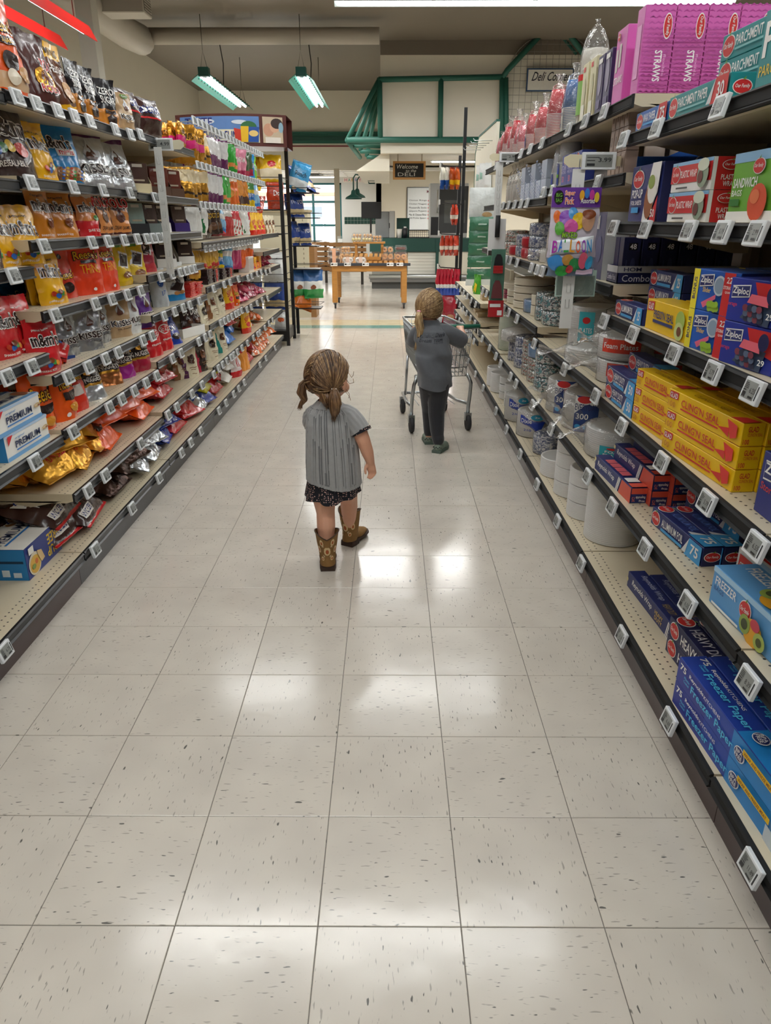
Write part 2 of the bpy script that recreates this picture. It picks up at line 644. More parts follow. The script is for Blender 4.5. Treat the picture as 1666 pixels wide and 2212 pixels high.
# low ceiling over the eating corner
lc = MB().box(-4.5, 19.15, 2.50, 8, 24.2, 2.56, paint('e8e6e0'))
lc = struct(lc.build('ceiling_low'), 'white grid ceiling of the eating corner')
grid = MB()
for x in [-4.2 + .61 * k for k in range(7)]:
    grid.box(x - .012, 19.15, 2.492, x + .012, 22.3, 2.5, paint('cfccc4'))
for y in [19.6 + .61 * k for k in range(5)]:
    grid.box(-4.4, y - .012, 2.490, -.35, y + .012, 2.498, paint('cfccc4'))
grid.build('ceiling_grid', lc)
dv = MB().box(-2.55, 20.3, 2.47, -1.75, 20.75, 2.5, paint('6f6c66'))
for k in range(7):
    dv.box(-2.5, 20.34 + k * .055, 2.46, -1.8, 20.36 + k * .055, 2.472, paint('3a3834'))
tag(dv.build('ceiling_vent'), 'dark louvred air vent in the low ceiling by the window', 'vent')

# window wall of the eating corner
WY = 22.3
wx0, wx1, wz0, wz1 = -4.2, -1.36, .58, 2.36
ww = MB()
ww.box(-4.5, WY, 0, wx0, WY + .15, 2.5, GREYW)
ww.box(wx1, WY, 0, 8, WY + .15, 2.5, GREYW)
ww.box(wx0, WY, 0, wx1, WY + .15, wz0, GREYW)
ww.box(wx0, WY, wz1, wx1, WY + .15, 2.5, GREYW)
struct(ww.build('wall_window'), 'pale grey wall around the front window')
struct(MB().box(-4.5, WY - .02, 0, wx1 + .2, WY, .16, paint('4a4641')).build('baseboard_window'), 'dark baseboard under the front window')
win = empty('window_1', (0, 0, 0)); struct(win, 'green framed front window with bright daylight')
wfr = MB()
WG = paint('1c5a5e')
wfr.box(wx0, WY + .03, wz0, wx1, WY + .1, wz0 + .05, WG); wfr.box(wx0, WY + .03, wz1 - .05, wx1, WY + .1, wz1, WG)
for x in (wx0, wx1 - .05):
    wfr.box(x, WY + .03, wz0, x + .05, WY + .1, wz1, WG)
wfr.build('window_frame', win)
vx = [wx0 + .05, -3.15, -2.17, wx1 - .05]
hz = [wz0 + .05, 1.25, 1.87, wz1 - .05]
for x in vx[1:3]:
    MB().box(x - .03, WY + .035, wz0 + .05, x + .03, WY + .095, wz1 - .05, WG).build('mullion', win)
for z in hz[1:3]:
    MB().box(wx0 + .05, WY + .04, z - .03, wx1 - .05, WY + .09, z + .03, WG).build('mullion', win)
for i in range(3):
    for j in range(3):
        MB().box(vx[i] - .01, WY + .06, hz[j] - .01, vx[i + 1] + .01, WY + .066, hz[j + 1] + .01, GLASS).build('pane', win)
MB().box(wx0 - .02, WY - .1, wz0 - .04, wx1 + .02, WY + .03, wz0, paint('e6e6e2')).build('window_sill', win)
# dark green tile band on the wall beside the window
tb = empty('wall_tile_band', (0, WY, 0))
tg = MB().box(-.043, -.016, -.043, .043, 0, .043, M('plastic', '0f3a33')).mesh('tile')
for r_ in range(2):
    for c_ in range(11):
        link('tile', tg, tb, (-1.24 + c_ * .093, 0, 1.33 + r_ * .093))
MB().box(-1.29, -.008, 1.28, -.26, 0, 1.475, paint('b9b6ad')).build('grout', tb)
tag(tb, 'band of dark green wall tiles beside the window', 'tile band')
# paper banner
bn = MB()
x0, z0 = at(742, 394, WY); x1, z1 = at(806, 384, WY)
bn.box(x0, WY - .012, z0, x1, WY - .006, z1, paper('d9cfc8'))
for k, (ch, cl) in enumerate(zip('HAPPY TH', ['b84a6a', '4a8f7d', 'c28f3a', '5a6fb0', 'b84a6a', '', '7a5aa0', 'c25a3a'])):
    if ch != ' ':
        u0 = .04 + k * .118
        decals(bn, lambda u, v, e: (x0 + (x1 - x0) * u, WY - .012 - e * 2, z0 + (z1 - z0) * v), [T(ch, u0, .2, u0 + .085, .85, paper(cl))])
tag(bn.build('paper_banner'), 'strip of coloured paper letters high on grey wall', 'banner')

# deli: back wall, bulkhead, side pier
struct(MB().box(-.33, 19.6, 0, 8, 19.75, 2.9, CREAM2).build('wall_deli'), 'cream back wall of the deli')
struct(MB().box(-.33, 19.6, 0, -.2, WY, 2.5, CREAM2).build('wall_deli_side'), 'cream return wall of the deli')
BY = 14.0
bk = MB()
bk.box(-.155, BY, 2.47, 8, BY + .15, 3.94, CREAM)
bk.box(-.155, BY, 3.94, 8, BY + .15, CEIL, TAUPE)
bk.box(-.155, BY + .15, 2.47, -.02, 19, CEIL, CREAM)
struct(bk.build('wall_bulkhead'), 'cream bulkhead above the deli counter')
struct(MB().box(-.02, BY + .15, 2.60, 8, 19.6, 2.66, paint('bfb5a3')).build('ceiling_deli'), 'cream ceiling over the deli')
x0, z0 = at(840, 366, BY)
pier = MB().prism([(-.60, 2.20), (.0, 2.20), (.0, 2.60), (-.155, 2.60), (-.155, 2.47)], 'y', BY + .2, 18.9, CREAM)
struct(pier.build('trim_3'), 'sloping cream soffit beside the bulkhead')
tx_, tz_ = at(728, 400, 18.6)
struct(MB().box(tx_ - .06, 18.55, 0, tx_ + .06, 18.67, 2.5, paint('a89c84')).build('trim_4'), 'slim tan post before the window')

# green pipe frame in front of the bulkhead
def pipe(mb, pts, r, m_, seg=10):
    mb.tube(pts, r, m_, seg)
fr = empty('pipe_frame', (0, BY - .1, 2.6))
FO = Vector((0, BY - .1, 2.6))
def fpt(px, py, Y=BY - .1):
    x, z = at(px, py, Y)
    return Vector((x, Y, z)) - FO
def fpipe(name, pts, r=.045, m_=GREEN):
    mb = MB(); mb.tube(pts, r, m_, 10); return mb.build(name, fr)
fpipe('rail', [fpt(818, 172), fpt(1086, 166)])
fpipe('rail', [fpt(750, 302), fpt(1060, 302)], .05)
fpipe('rail', [fpt(752, 307, BY + .05), fpt(1060, 307, BY + .05)], .045)
for px0, px1 in ((820, 822), (953, 951), (1085, 1083), (1093, 1094)):
    fpipe('post', [fpt(px0, 168), fpt(px1, 302)])
fpipe('gable_bar', [fpt(1086, 168), fpt(1096, 152), fpt(1203, 38)])
fpipe('gable_bar', [fpt(1203, 38), fpt(1262, 118)])
fpipe('gable_bar', [fpt(1190, 52, BY + .03), fpt(1245, 118, BY + .03)], .04)
for k in range(4):      # slanted awning bars
    top = fpt(818, 174 + k * 12, BY - .1 + k * .42)
    bot = fpt(750 + k * 14, 303 + k * 12, BY - .1 + k * .42)
    fpipe('awning_bar', [top, bot], .038)
    if k:
        fpipe('awning_rail', [bot, fpt(822, 304 + k * 12, BY - .1 + k * .42)], .038)
fpipe('awning_edge', [fpt(750, 303), fpt(778, 340, BY + 1.2)], .04)
tag(fr, 'dark green pipe frame with gable above the deli', 'pipe frame')
# round wire grid with the deli sign
dg_ = empty('deli_sign', (0, BY - .05, 3.5))
gx, gz = at(1190, 190, BY - .05); gr = .80
rg = MB()
rg.lathe([(gr, -.012), (gr, .012), (gr - .01, .012), (gr - .01, -.012)], paint('d6d2c6'), 40, cap=False)
vs = rg.v; rg.v = [(p[0], p[2], p[1]) for p in vs]
for k in range(-7, 8):
    d_ = k * .105
    hl = math.sqrt(max(0, gr * gr - d_ * d_))
    rg.tube([(d_, 0, -hl), (d_, 0, hl)], .004, paint('8f8b82'), 4)
    rg.tube([(-hl, .004, d_), (hl, .004, d_)], .004, paint('8f8b82'), 4)
rg.build('wire_grid', dg_, (gx, 0, gz - 3.5))
bd = MB()
bx0, bz0 = at(1136, 198, BY - .06); bx1, bz1 = at(1240, 148, BY - .06)
bd.box(bx0, -.035, bz0, bx1, -.02, bz1, paint('27466b'))
bd.box(bx0 + .02, -.04, bz0 + .02, bx1 - .02, -.035, bz1 - .02, paper('d8d5cc'))
decals(bd, lambda u, v, e: (bx0 + (bx1 - bx0) * u, -.04 - e, bz0 + (bz1 - bz0) * v), [T('Deli Corner', .1, .45, .95, .85, paper('2b2b33'), s=.5)])
bd.build('sign_board', dg_, (0, 0, -3.5))
tag(dg_, 'round wire grid with a white and blue deli sign', 'sign')

# ducts and column at upper left
ga = paint('b9b2a6')
dp_ = MB(); dp_.tube([(-3.9, 12.6, 3.93), (-.155, 12.6, 3.93)], .11, ga, 14)
tag(dp_.build('round_duct'), 'round cream duct running under ceiling along far aisle end', 'duct')
dp_ = MB(); dp_.tube([(-3.75, 4, 3.86), (-3.75, 12.0, 3.86), (-3.7, 12.6, 3.88)], .2, ga, 14)
tag(dp_.build('round_duct'), 'thick round cream duct along the left wall', 'duct')
bx = MB(); bx.box(-3.62, 10.6, 3.78, -3.05, 10.95, 4.02, ga, .01)
bx.box(-3.06, 10.63, 3.81, -3.045, 10.92, 3.99, paint('6b655c'))
for k in range(6): bx.box(-3.045, 10.64, 3.82 + k * .03, -3.04, 10.91, 3.832 + k * .03, ga)
tag(bx.build('air_vent_box'), 'boxy cream air outlet on the round duct', 'vent')
cx, _ = at(188, 60, 9.6)
struct(MB().box(cx - .09, 9.55, 0, cx + .09, 9.75, CEIL, paint('cfc9bb')).build('trim_5'), 'cream steel column behind the candy shelves')

# ------------------------------------------------------------------ lights: hanging fluorescent fixtures
TUBE = M('glow', 'f4fbff')
def area(name, loc, sx, sy, watts, rot=(0, 0, 0), colr=(1, .98, .945), parent=None):
    d = bpy.data.lights.new(name, 'AREA')
    d.shape = 'RECTANGLE'; d.size = sx; d.size_y = sy; d.energy = watts; d.color = colr
    d.spread = R(170)
    o = bpy.data.objects.new(name, d)
    COL.objects.link(o)
    o.location = loc; o.rotation_euler = rot
    if parent: o.parent = parent
    return o

def strip_light(x0, n, y, z, where, housing='c9d2ce', k_=1.0):
    """row of n four-foot bays along x"""
    t = empty('strip_light', (x0, y, z))
    L = 1.22 * n
    hs = MB()
    hs.prism([(-.14, -.0), (-.05, .09), (.05, .09), (.14, 0), (.13, -.0), (.045, .08), (-.045, .08), (-.13, 0)], 'x', 0, L, paint(housing))
    hs.build('housing', t)
    for k in range(n):
        for dy in (-.05, .05):
            mb = MB(); mb.tube([(.03 + k * 1.22, dy, .015), (1.19 + k * 1.22, dy, .015)], .019, TUBE, 8)
            mb.build('lamp_tube', t)
    for k in range(n + 1):
        mb = MB(); mb.tube([(k * L / n, 0, .09), (k * L / n, 0, CEIL - z)], .006, metal('9a9a96'), 5); mb.build('hanger', t)
    area('light', (L / 2, 0, -.03), L, .2, LAMP_W * n * k_, parent=t)
    tag(t, where, 'light')
    return t
strip_light(-.68, 4, 10.45, 3.83, 'long white fluorescent strip crossing above the aisle end', k_=4.0)
strip_light(-3.1, 6, 7.2, 3.83, 'white fluorescent strip above the middle of the aisle')
strip_light(-3.1, 6, 4.0, 3.83, 'white fluorescent strip above the girl in boots')
strip_light(-3.1, 6, .8, 3.83, 'white fluorescent strip above the near floor')
strip_light(-3.1, 6, -2.4, 3.83, 'white fluorescent strip behind the near shelves')

def pend(x, y0, y1, z, lab, tiltx=0):
    """green hanging reflector with two tubes, running along y"""
    t = empty('hanging_light', (x, y0, z))
    L = y1 - y0
    pr_ = [(-.19, -.06), (-.17, -.03), (-.06, .05), (.06, .05), (.17, -.03), (.19, -.06), (.165, -.035), (.055, .04), (-.055, .04), (-.165, -.035)]
    hs = MB(); hs.prism(pr_, 'y', 0, L, M('plastic', '2f8d78')); hs.build('reflector', t)
    slot_me = MB().box(-.02, 0, -.009, .02, .05, .012, paint('164a3f')).mesh('slot')
    for side in (-1, 1):
        for k in range(16):
            link('slot', slot_me, t, (side * .12, .15 + k * (L - .3) / 15, 0))
    MB().box(-.075, -.03, .0, .075, .1, .12, paint('174f46')).build('end_cap', t)
    for dx in (-.05, .05):
        mb = MB(); mb.tube([(dx, .05, .005), (dx, L - .05, .005)], .021, TUBE, 8); mb.build('lamp_tube', t)
    for yy in (.05, L - .05):
        mb = MB(); mb.tube([(-.06, yy, .06), (0, yy, .34), (.06, yy, .06)], .005, metal('77736b'), 5)
        mb.tube([(0, yy, .34), (0, yy, CEIL - z)], .006, metal('77736b'), 5)
        mb.build('hanger', t)
    mb = MB(); mb.tube([(0, L * .45, .05), (.03, L * .44, .4), (-.01, L * .42, CEIL - z)], .009, M('rubber', '222222'), 6); mb.build('power_cable', t)
    area('light', (0, L / 2, -.05), .3, L, LAMP_W * 6, parent=t)
    tag(t, lab, 'light')
pend(-2.75, 12.3, 15.4, 3.36, 'green hanging fluorescent light above the chip display sign')
pend(-1.31, 12.3, 15.4, 3.36, 'green hanging fluorescent light near the green pipe awning')

def red_light(x, y0, y1, z, lab):
    t = empty('red_light', (x, y0, z))
    hs = MB(); hs.prism([(-.05, .0), (.05, 0), (.11, -.12), (.10, -.12), (.045, -.015), (-.05, -.015)], 'y', 0, y1 - y0, M('plastic', 'd0201c'))
    hs.build('valance', t)
    for k in range(2):
        mb = MB(); mb.tube([(.02, .05 + k * (y1 - y0) / 2, -.05), (.02, (k + 1) * (y1 - y0) / 2 - .05, -.05)], .024, TUBE, 8); mb.build('lamp_tube', t)
    for yy in (.2, y1 - y0 - .2):
        mb = MB(); mb.tube([(0, yy, 0), (0, yy, CEIL - z)], .006, metal('77736b'), 5); mb.build('hanger', t)
    area('light', (.03, (y1 - y0) / 2, -.1), .1, y1 - y0, LAMP_W * .5, parent=t)
    tag(t, lab, 'light')
red_light(-3.15, 5.5, 7.95, 3.0, 'red fluorescent valance light beside the left column')
red_light(-2.74, 5.3, 7.6, 3.0, 'red fluorescent valance light ending before the column')
# lamps of the places beyond the aisle
for (x, y, z, w_) in ((1.5, 17.6, 2.58, 50), (3.6, 17.6, 2.58, 50), (-2.0, 20.9, 2.44, 30)):
    t = empty('ceiling_light', (x, y, z))
    MB().box(-.6, -.15, 0, .6, .15, .03, paint('e8e8e4')).build('housing', t)
    MB().box(-.56, -.12, -.012, .56, .12, 0, TUBE).build('diffuser', t)
    area('light', (0, 0, -.03), 1.1, .25, w_, parent=t)
    tag(t, 'flat white ceiling light over ' + ('the eating corner' if x < 0 else ('the deli counter' if x < 2 else 'the deli ovens')), 'light')

# ------------------------------------------------------------------ outside the window
struct(MB().box(-60, WY + .2, -.3, 40, 120, -.25, paint('d8dadc')).build('ground_outside'), 'pale pavement outside the window')
hb = empty('house', (-6.5, 52, 0))
MB().box(-7, 0, -.2, 8, 6, 3.0, paint('e3e5e8')).build('wall', hb)
MB().prism([(-7.6, 3.0), (8.6, 3.0), (.6, 6.0)], 'y', -.3, 6, paint('eef1f4')).build('gable', hb)
MB().box(-7.6, -1.2, 2.85, 8.6, 0, 3.05, paint('c9765c')).build('eave', hb)
MB().prism([(-8, 2.95), (.6, 6.2), (9.2, 2.95), (9.2, 3.12), (.6, 6.4), (-8, 3.12)], 'y', -.6, 6, paint('b8b2ae')).build('roof', hb)
MB().box(-7, -.06, -.2, 8, 0, 1.0, paint('a8a49c')).build('stone_base', hb)
for x in (-3.4, -1.2, 1.4, 3.6, 5.6):
    w_ = MB().box(x - .75, -.1, .9, x + .75, -.02, 2.3, paint('f4f6f8')).build('window', hb)
    MB().box(x - .62, -.13, 1.0, x + .62, -.1, 2.2, paint('8fa3b5')).build('pane', w_)
tag(hb, 'pale gabled house across the street seen through window', 'house')
for (x, y, h_, w_) in ((-1.0, 62, 11, 3.2), (2.6, 66, 12, 3.4), (-9, 68, 12, 3.6)):
    t = empty('tree', (x, y, -.2))
    mb = MB(); mb.tube([(0, 0, 0), (.1, 0, h_ * .5)], [.35, .2], paint('4f4334'), 8); mb.build('trunk', t)
    mb = MB()
    rnd = random.Random(int(x * 10))
    for k in range(420):
        a = rnd.uniform(0, 6.28); hh = rnd.uniform(.28, 1.0); rr = w_ * (1.08 - hh) * rnd.uniform(.3, 1)
        p = Vector((rr * math.cos(a), rr * math.sin(a), h_ * hh)); s_ = rnd.uniform(.25, .6)
        q = [p + Vector((rnd.uniform(-s_, s_), rnd.uniform(-s_, s_), rnd.uniform(-s_, s_))) for _ in range(4)]
        mb.add(q, [(0, 1, 2), (0, 2, 3), (1, 3, 2)], paint('3f5a45'))
    mb.build('foliage', t)
    tag(t, 'tall dark fir tree behind the house outside', 'tree', 'fir trees behind the house')
bb = MB().box(-.45, -.35, 0, .45, .35, 1.0, paint('2f6fc0'), .05)
bb.lathe([(.40, 1.0), (.3, 1.25), (.0, 1.35)], paint('eef2f5'), 14)
tag(bb.build('outdoor_bin', None, (-5.1, 44, -.25)), 'blue outdoor bin with white lid across street', 'bin')

# ================================================================== SHELVING
XL, XR = -1.24, .785
DEP = .48
YL = [.20, 1.42, 2.64, 3.86, 5.08, 6.30, 7.52, 8.62]
YR = [.11, 1.38, 2.65, 3.92, 5.19, 6.46, 7.73, 8.95]
ZL = [[.145, .64, .948, 1.245, 1.518, 1.776]] * 2 + [
    [.145, .395, .655, .86, 1.09, 1.327, 1.53, 1.785],
    [.145, .415, .69, .93, 1.13, 1.325, 1.52, 1.80],
    [.145, .43, .72, .97, 1.255],
    [.145, .43, .70, .95, 1.255],
    [.145, .44, .68, .93, 1.10, 1.26]]
ZR = [[.15, .505, .785, 1.08, 1.387, 1.655]] * 2 + [
    [.15, .50, .81, 1.18, 1.54, 1.77],
    [.15, .50, .865, 1.175, 1.50, 1.77],
    [.15, .51, .875, 1.18, 1.50, 1.77],
    [.15, .40, .56, .72],
    [.15, .40, .56, .72]]

def shelf_material():
    m, n, l, b = new_mat('shelf_cream')
    mottled(n, l, b, 'd6c9ae', .04, 5)
    src = b.inputs['Base Color'].links[0].from_socket
    tc = n.new('ShaderNodeTexCoord'); sp = n.new('ShaderNodeSeparateXYZ')
    l.new(tc.outputs['Object'], sp.inputs[0])
    def math_(op, a, b_=None, c=None):
        q = n.new('ShaderNodeMath'); q.operation = op
        for k, v in enumerate((a, b_, c)):
            if v is None: continue
            if isinstance(v, (int, float)): q.inputs[k].default_value = v
            else: l.new(v, q.inputs[k])
        return q.outputs[0]
    ax = math_('ABSOLUTE', sp.outputs[0])
    best = None
    for x0 in (.035, .062, .30, .327):
        dx = math_('SUBTRACT', ax, x0)
        yy = math_('ADD', math_('DIVIDE', sp.outputs[1], .0254), .5 if x0 in (.062, .327) else 0.)
        fy = math_('MULTIPLY', math_('SUBTRACT', math_('FRACT', yy), .5), .0254)
        d = math_('SQRT', math_('ADD', math_('MULTIPLY', dx, dx), math_('MULTIPLY', fy, fy)))
        best = d if best is None else math_('MINIMUM', best, d)
    hole = math_('LESS_THAN', best, .0034)
    mx = n.new('ShaderNodeMix'); mx.data_type = 'RGBA'
    l.new(hole, mx.inputs[0]); l.new(src, mx.inputs[6]); mx.inputs[7].default_value = lin('2b241c')
    l.new(mx.outputs[2], b.inputs['Base Color'])
    b.inputs['Roughness'].default_value = .32
    return m
SHELF_M = shelf_material()
CREAMM = M('plastic', 'cbbda1')
RAIL = M('plastic', '121315'); RAIL2 = M('plastic', '2c2e31'); RAIL3 = M('rubber', '0e0f10'); RAILR = M('rubber', '0b0c0d')
KICK_B = M('plastic', '4a3937'); KICK_G = M('plastic', '3b3a3d')

def gondola(side, k, y0, y1, zs, ptop, lab):
    s = -1 if side == 'L' else 1      # direction towards the back
    X = XL if side == 'L' else XR
    t = empty('gondola_shelving', (X, y0, 0))
    L = y1 - y0
    g = .004
    bp = MB(); bp.box(min(s * DEP, s * (DEP + .03)), 0, .02, max(s * DEP, s * (DEP + .03)), L, ptop, M('plastic', '5d5448'))
    for zz in range(int(ptop / .3)):
        for yy in range(int(L / .06)):
            pass
    bp.build('back_panel', t)
    for yy in (.0, L - .03):
        MB().box(min(s * (DEP - .03), s * DEP), yy, .02, max(s * (DEP - .03), s * DEP), yy + .03, ptop + .02, M('plastic', '8d8371')).build('upright', t)
    # base
    xb = -s * 0 + s * .026
    kp = MB(); kp.box(min(xb, xb + s * .02), 0, 0, max(xb, xb + s * .02), L - .003, zs[0] - .04, KICK_B if k < 2 or side == 'R' else KICK_G)
    kp.build('kick_plate', t)
    for n_, z in enumerate(zs):
        sh = MB()
        th = .03
        prof = [(s * .004, z - .002), (s * .004, z - th), (s * .03, z - th - .008), (s * DEP, z - th), (s * DEP, z), (s * .006, z)]
        zero = [(p[0], p[1] - z) for p in prof]
        sh.prism([(p[0], p[1]) for p in zero], 'y', g, L - g, CREAMM)
        sh.add([(s * .004, g, .0006), (s * DEP, g, .0006), (s * DEP, L - g, .0006), (s * .004, L - g, .0006)], [(0, 3, 2, 1) if s > 0 else (0, 1, 2, 3)][:1], SHELF_M)
        so = sh.build('shelf', t, (0, 0, z))
        ra = MB()
        f = -s
        ra.prism([(f * -.004, 0), (f * .004, -.001), (f * .009, -.006), (f * .004, -.009), (f * .003, -.031), (f * .010, -.036), (f * .007, -.040), (f * -.004, -.040)], 'y', g, L - g, RAIL if side == 'L' else RAILR)
        ra.box(min(f * .0032, f * .0040), g, -.030, max(f * .0032, f * .0040), L - g, -.010, RAIL2 if side == 'L' else RAIL3)
        ra.build('price_rail', so)
        if n_:
            for yy in (g, L - g - .004):
                br = MB(); br.prism([(s * .05, -.03), (s * DEP, -.03), (s * DEP, -.10), (s * (DEP - .08), -.10)], 'y', yy, yy + .004, CREAMM)
                br.build('bracket', so)
    tag(t, lab, 'shelving')
    return t

ORD = ['first', 'second', 'third', 'fourth', 'fifth', 'sixth', 'seventh']
candy_where = ['candy shelving unit level with the camera', 'candy shelving unit stacked with cracker boxes', 'candy shelving unit with yellow and red pouches',
               'candy shelving unit holding the hanging white clip strip', 'candy unit with peg bars of gold nut bags', 'candy unit with peg bars of chocolate packs', 'candy unit next to the chip rack']
for k in range(7):
    gondola('L', k, YL[k], YL[k + 1], ZL[k], 1.80 if k < 4 else 2.0, candy_where[k])
wrap_where = ['wrap shelving unit at the near corner of the aisle', 'shelving unit full of foil and food wrap boxes', 'shelving unit with foam plates and straw boxes',
              'shelving unit with wrapped bowls below red cups', 'shelving unit of stacked paper bowls', 'low shelf unit behind the shopping cart handle', 'low shelf unit below the green napkin packs']
for k in range(7):
    gondola('R', k, YR[k], YR[k + 1], ZR[k], 1.76 if k < 5 else .9, wrap_where[k])
# peg panel at the far right
pg = MB()
pg.prism([(7.75, .75), (9.5, .75), (9.5, 2.12), (9.2, 2.26), (7.75, 2.26)], 'x', 1.02, 1.05, paint('e2dcc9'))
pg.prism([(9.5, .75), (9.52, .75), (9.52, 2.13), (9.2, 2.28), (7.75, 2.28), (7.75, 2.26), (9.2, 2.26), (9.5, 2.12)], 'x', 1.015, 1.055, GREEN)
pg.box(1.02, 7.75, 0, 1.05, 9.5, .75, paint('cfc6ae'))
tag(pg.build('pegboard'), 'cream peg panel with green edge above low shelves', 'panel')

# ------------------------------------------------------------------ electronic price tags
TW, TH = .072, .052
case = MB(); case.box(-TW / 2, -.012, -TH, TW / 2, 0, 0, M('plastic', 'dfe2e4'), .002)
case_me = case.mesh('case')
SCR = M('plastic', '8f928e'); INK = M('plastic', '2e3032')
def screen(price, seed):
    rnd = random.Random(seed)
    mb = MB(); mb.box(-TW / 2 + .008, -.0126, -TH + .008, TW / 2 - .013, -.0118, -.007, SCR)
    it = [T(price, .52, .36, .97, .66, INK, f=.004)]
    for k in range(4):
        it.append(('r', .05, .84 - k * .09, .05 + rnd.uniform(.2, .4), .88 - k * .09, INK))
    it.append(('r', .05, .08, .3, .36, INK)); it.append(('r', .6, .08, .95, .2, INK)); it.append(('r', .05, .44, .3, .5, INK))
    decals(mb, lambda u, v, e: (-TW / 2 + .008 + (TW - .021) * u, -.0126 - e * .25, -TH + .008 + (TH - .015) * v), it)
    mb.box(TW / 2 - .009, -.0125, -TH + .010, TW / 2 - .005, -.0118, -.012, INK)
    return mb.mesh('screen')
SCREENS = {}
def price_tag(side, px, z, where, price=None, Y=None, X=None, tilt=14, sc=1.0):
    X = (XL + .010 if side == 'L' else XR - .010) if X is None else X
    y = yat(px, X, z - .02) if Y is None else Y
    price = price or ['6.75', '4.99', '5.79', '3.29', '2.50', '7.49'][int(y * 37) % 6]
    if price not in SCREENS:
        SCREENS[price] = screen(price, len(SCREENS))
    o = empty('price_tag', (X, y, z + .004), (R(-tilt), 0, R(90) if side == 'L' else R(-90)))
    o.scale = (sc, sc, sc)
    link('case', case_me, o); link('screen', SCREENS[price], o)
    tag(o, where, 'price tag')
    SEEN.setdefault(where, []).append(o)
    return o

def zof(side, y, lvl):
    ys, zs = (YL, ZL) if side == 'L' else (YR, ZR)
    for k in range(7):
        if ys[k] <= y < ys[k + 1]:
            return zs[k][min(lvl, len(zs[k]) - 1)]
    return zs[-1][min(lvl, len(zs[-1]) - 1)]

def tags(side, z, pxs, where, prices=None):
    prices = prices or {}
    for p in pxs:
        zz = z
        if callable(z):
            zz = z(yat(p, XL if side == 'L' else XR, z(3.0)))
        pr_ = prices.get(p)
        if isinstance(pr_, tuple):
            price_tag(side, p, zz, 'price tag reading %s %s' % pr_, pr_[0])
        else:
            price_tag(side, p, zz, 'small white electronic price tag ' + where, pr_)

def zl(lvls):
    """height of a left shelf run by section: {section index: level}"""
    def f(y):
        for k in range(7):
            if YL[k] <= y < YL[k + 1]:
                return ZL[k][lvls[k]] if k in lvls else ZL[k][-1]
        return ZL[-1][lvls.get(6, -1)]
    return f
def zr(lvls):
    def f(y):
        for k in range(7):
            if YR[k] <= y < YR[k + 1]:
                return ZR[k][lvls[k]] if k in lvls else ZR[k][-1]
        return ZR[-1][lvls.get(6, -1)]
    return f
L_TOP = zl({0: 5, 1: 5, 2: 7, 3: 7}); L_E = zl({0: 4, 1: 4, 2: 6, 3: 6}); L_G = zl({1: 3, 2: 5, 3: 5}); L_C = zl({1: 3, 2: 4, 3: 4, 4: 4, 5: 4, 6: 5})
L_B = zl({1: 2, 2: 3, 3: 3, 4: 3, 5: 3, 6: 3}); L_P = zl({0: 1, 1: 1, 2: 2, 3: 2, 4: 2, 5: 2, 6: 2}); L_X = zl({0: 0, 1: 0, 2: 1, 3: 1, 4: 1, 5: 1, 6: 1}); L_0 = zl({k: 0 for k in range(7)})
tags('L', L_TOP, [30, 72, 118, 155, 189, 244, 277, 299], 'on the top candy shelf', {})
tags('L', L_E, [60, 152, 217, 276, 330, 344], 'below the large chocolate candy bags')
tags('L', L_G, [88, 193, 228, 263, 292, 312, 326, 338, 350], 'below the caramel candy pouches')
tags('L', L_C, [113, 200, 236, 270, 299, 343, 367, 385, 397, 407, 417], 'below the yellow and orange pouches')
tags('L', L_B, [141, 185, 222, 250, 304, 324, 350, 373, 392, 406, 427, 458, 481, 494, 512, 533, 541, 553, 562, 572, 581], 'below the silver drop pouches and stacked bars')
tags('L', L_P, [152, 231, 258, 285, 311, 334, 368, 387, 426, 440, 451, 474, 482, 490, 498, 506, 512, 519, 531, 540, 553, 564, 576], 'below the nugget and baking pouches')
tags('L', L_P, [69], 'under the white cracker boxes', {69: ('3.39', 'under the white cracker boxes')})
tags('L', L_X, [185, 222, 299, 359, 378, 411, 433, 459, 469, 478, 487, 496, 502, 510, 520, 532, 545, 554, 559, 570, 579, 587], 'below the gold and orange candy bags')
tags('L', L_0, [2, 200, 280, 339, 388, 408, 430, 470, 485, 502, 513, 525, 559, 572, 592], 'on the bottom candy shelf')
tags('L', .948, [62, 8], 'on the short shelf before the red pouches', {62: ('2.99', 'on the short shelf before red candy pouches')})
tags('L', 1.245, [22], 'below the bag of round crackers', {22: ('2.79', 'below the bag of round crackers')})
R_TOP = zr({0: 5, 1: 5, 2: 5, 3: 5, 4: 5}); R_M = zr({0: 4, 1: 4, 2: 4, 3: 4, 4: 4}); R_F = zr({0: 3, 1: 3, 2: 3, 3: 3, 4: 3}); R_B = zr({k: 2 for k in range(7)}); R_A = zr({k: 1 for k in range(7)}); R_0 = zr({k: 0 for k in range(7)})
tags('R', 1.655, [1355, 1427, 1567], 'below the parchment paper boxes')
tags('R', 1.77, [1312, 1271, 1234, 1176, 1150, 1130, 1103, 1088, 1075], 'below the red cups and straw boxes')
tags('R', 1.387, [1333, 1402, 1498, 1572, 1646], 'below the red plastic wrap boxes', {1498: ('5.59', 'under the plastic wrap boxes'), 1572: ('5.19', 'under the ends of plastic wrap'), 1646: ('2.99', 'under the green sandwich box')})
tags('R', 1.54, [1299, 1199, 1179], 'below the blue match boxes')
tags('R', 1.50, [1143, 1130, 1116, 1102, 1090, 1078], 'below the speckled bowl packs')
tags('R', 1.08, [1312, 1375, 1465, 1551, 1639], 'below the yellow seal and blue bag boxes', {1465: ('4.25', 'under the yellow press box'), 1551: ('5.79', 'under the slider bag boxes'), 1375: ('6.29', 'under the front foil box'), 1639: ('6.25', 'under the berry bag boxes')})
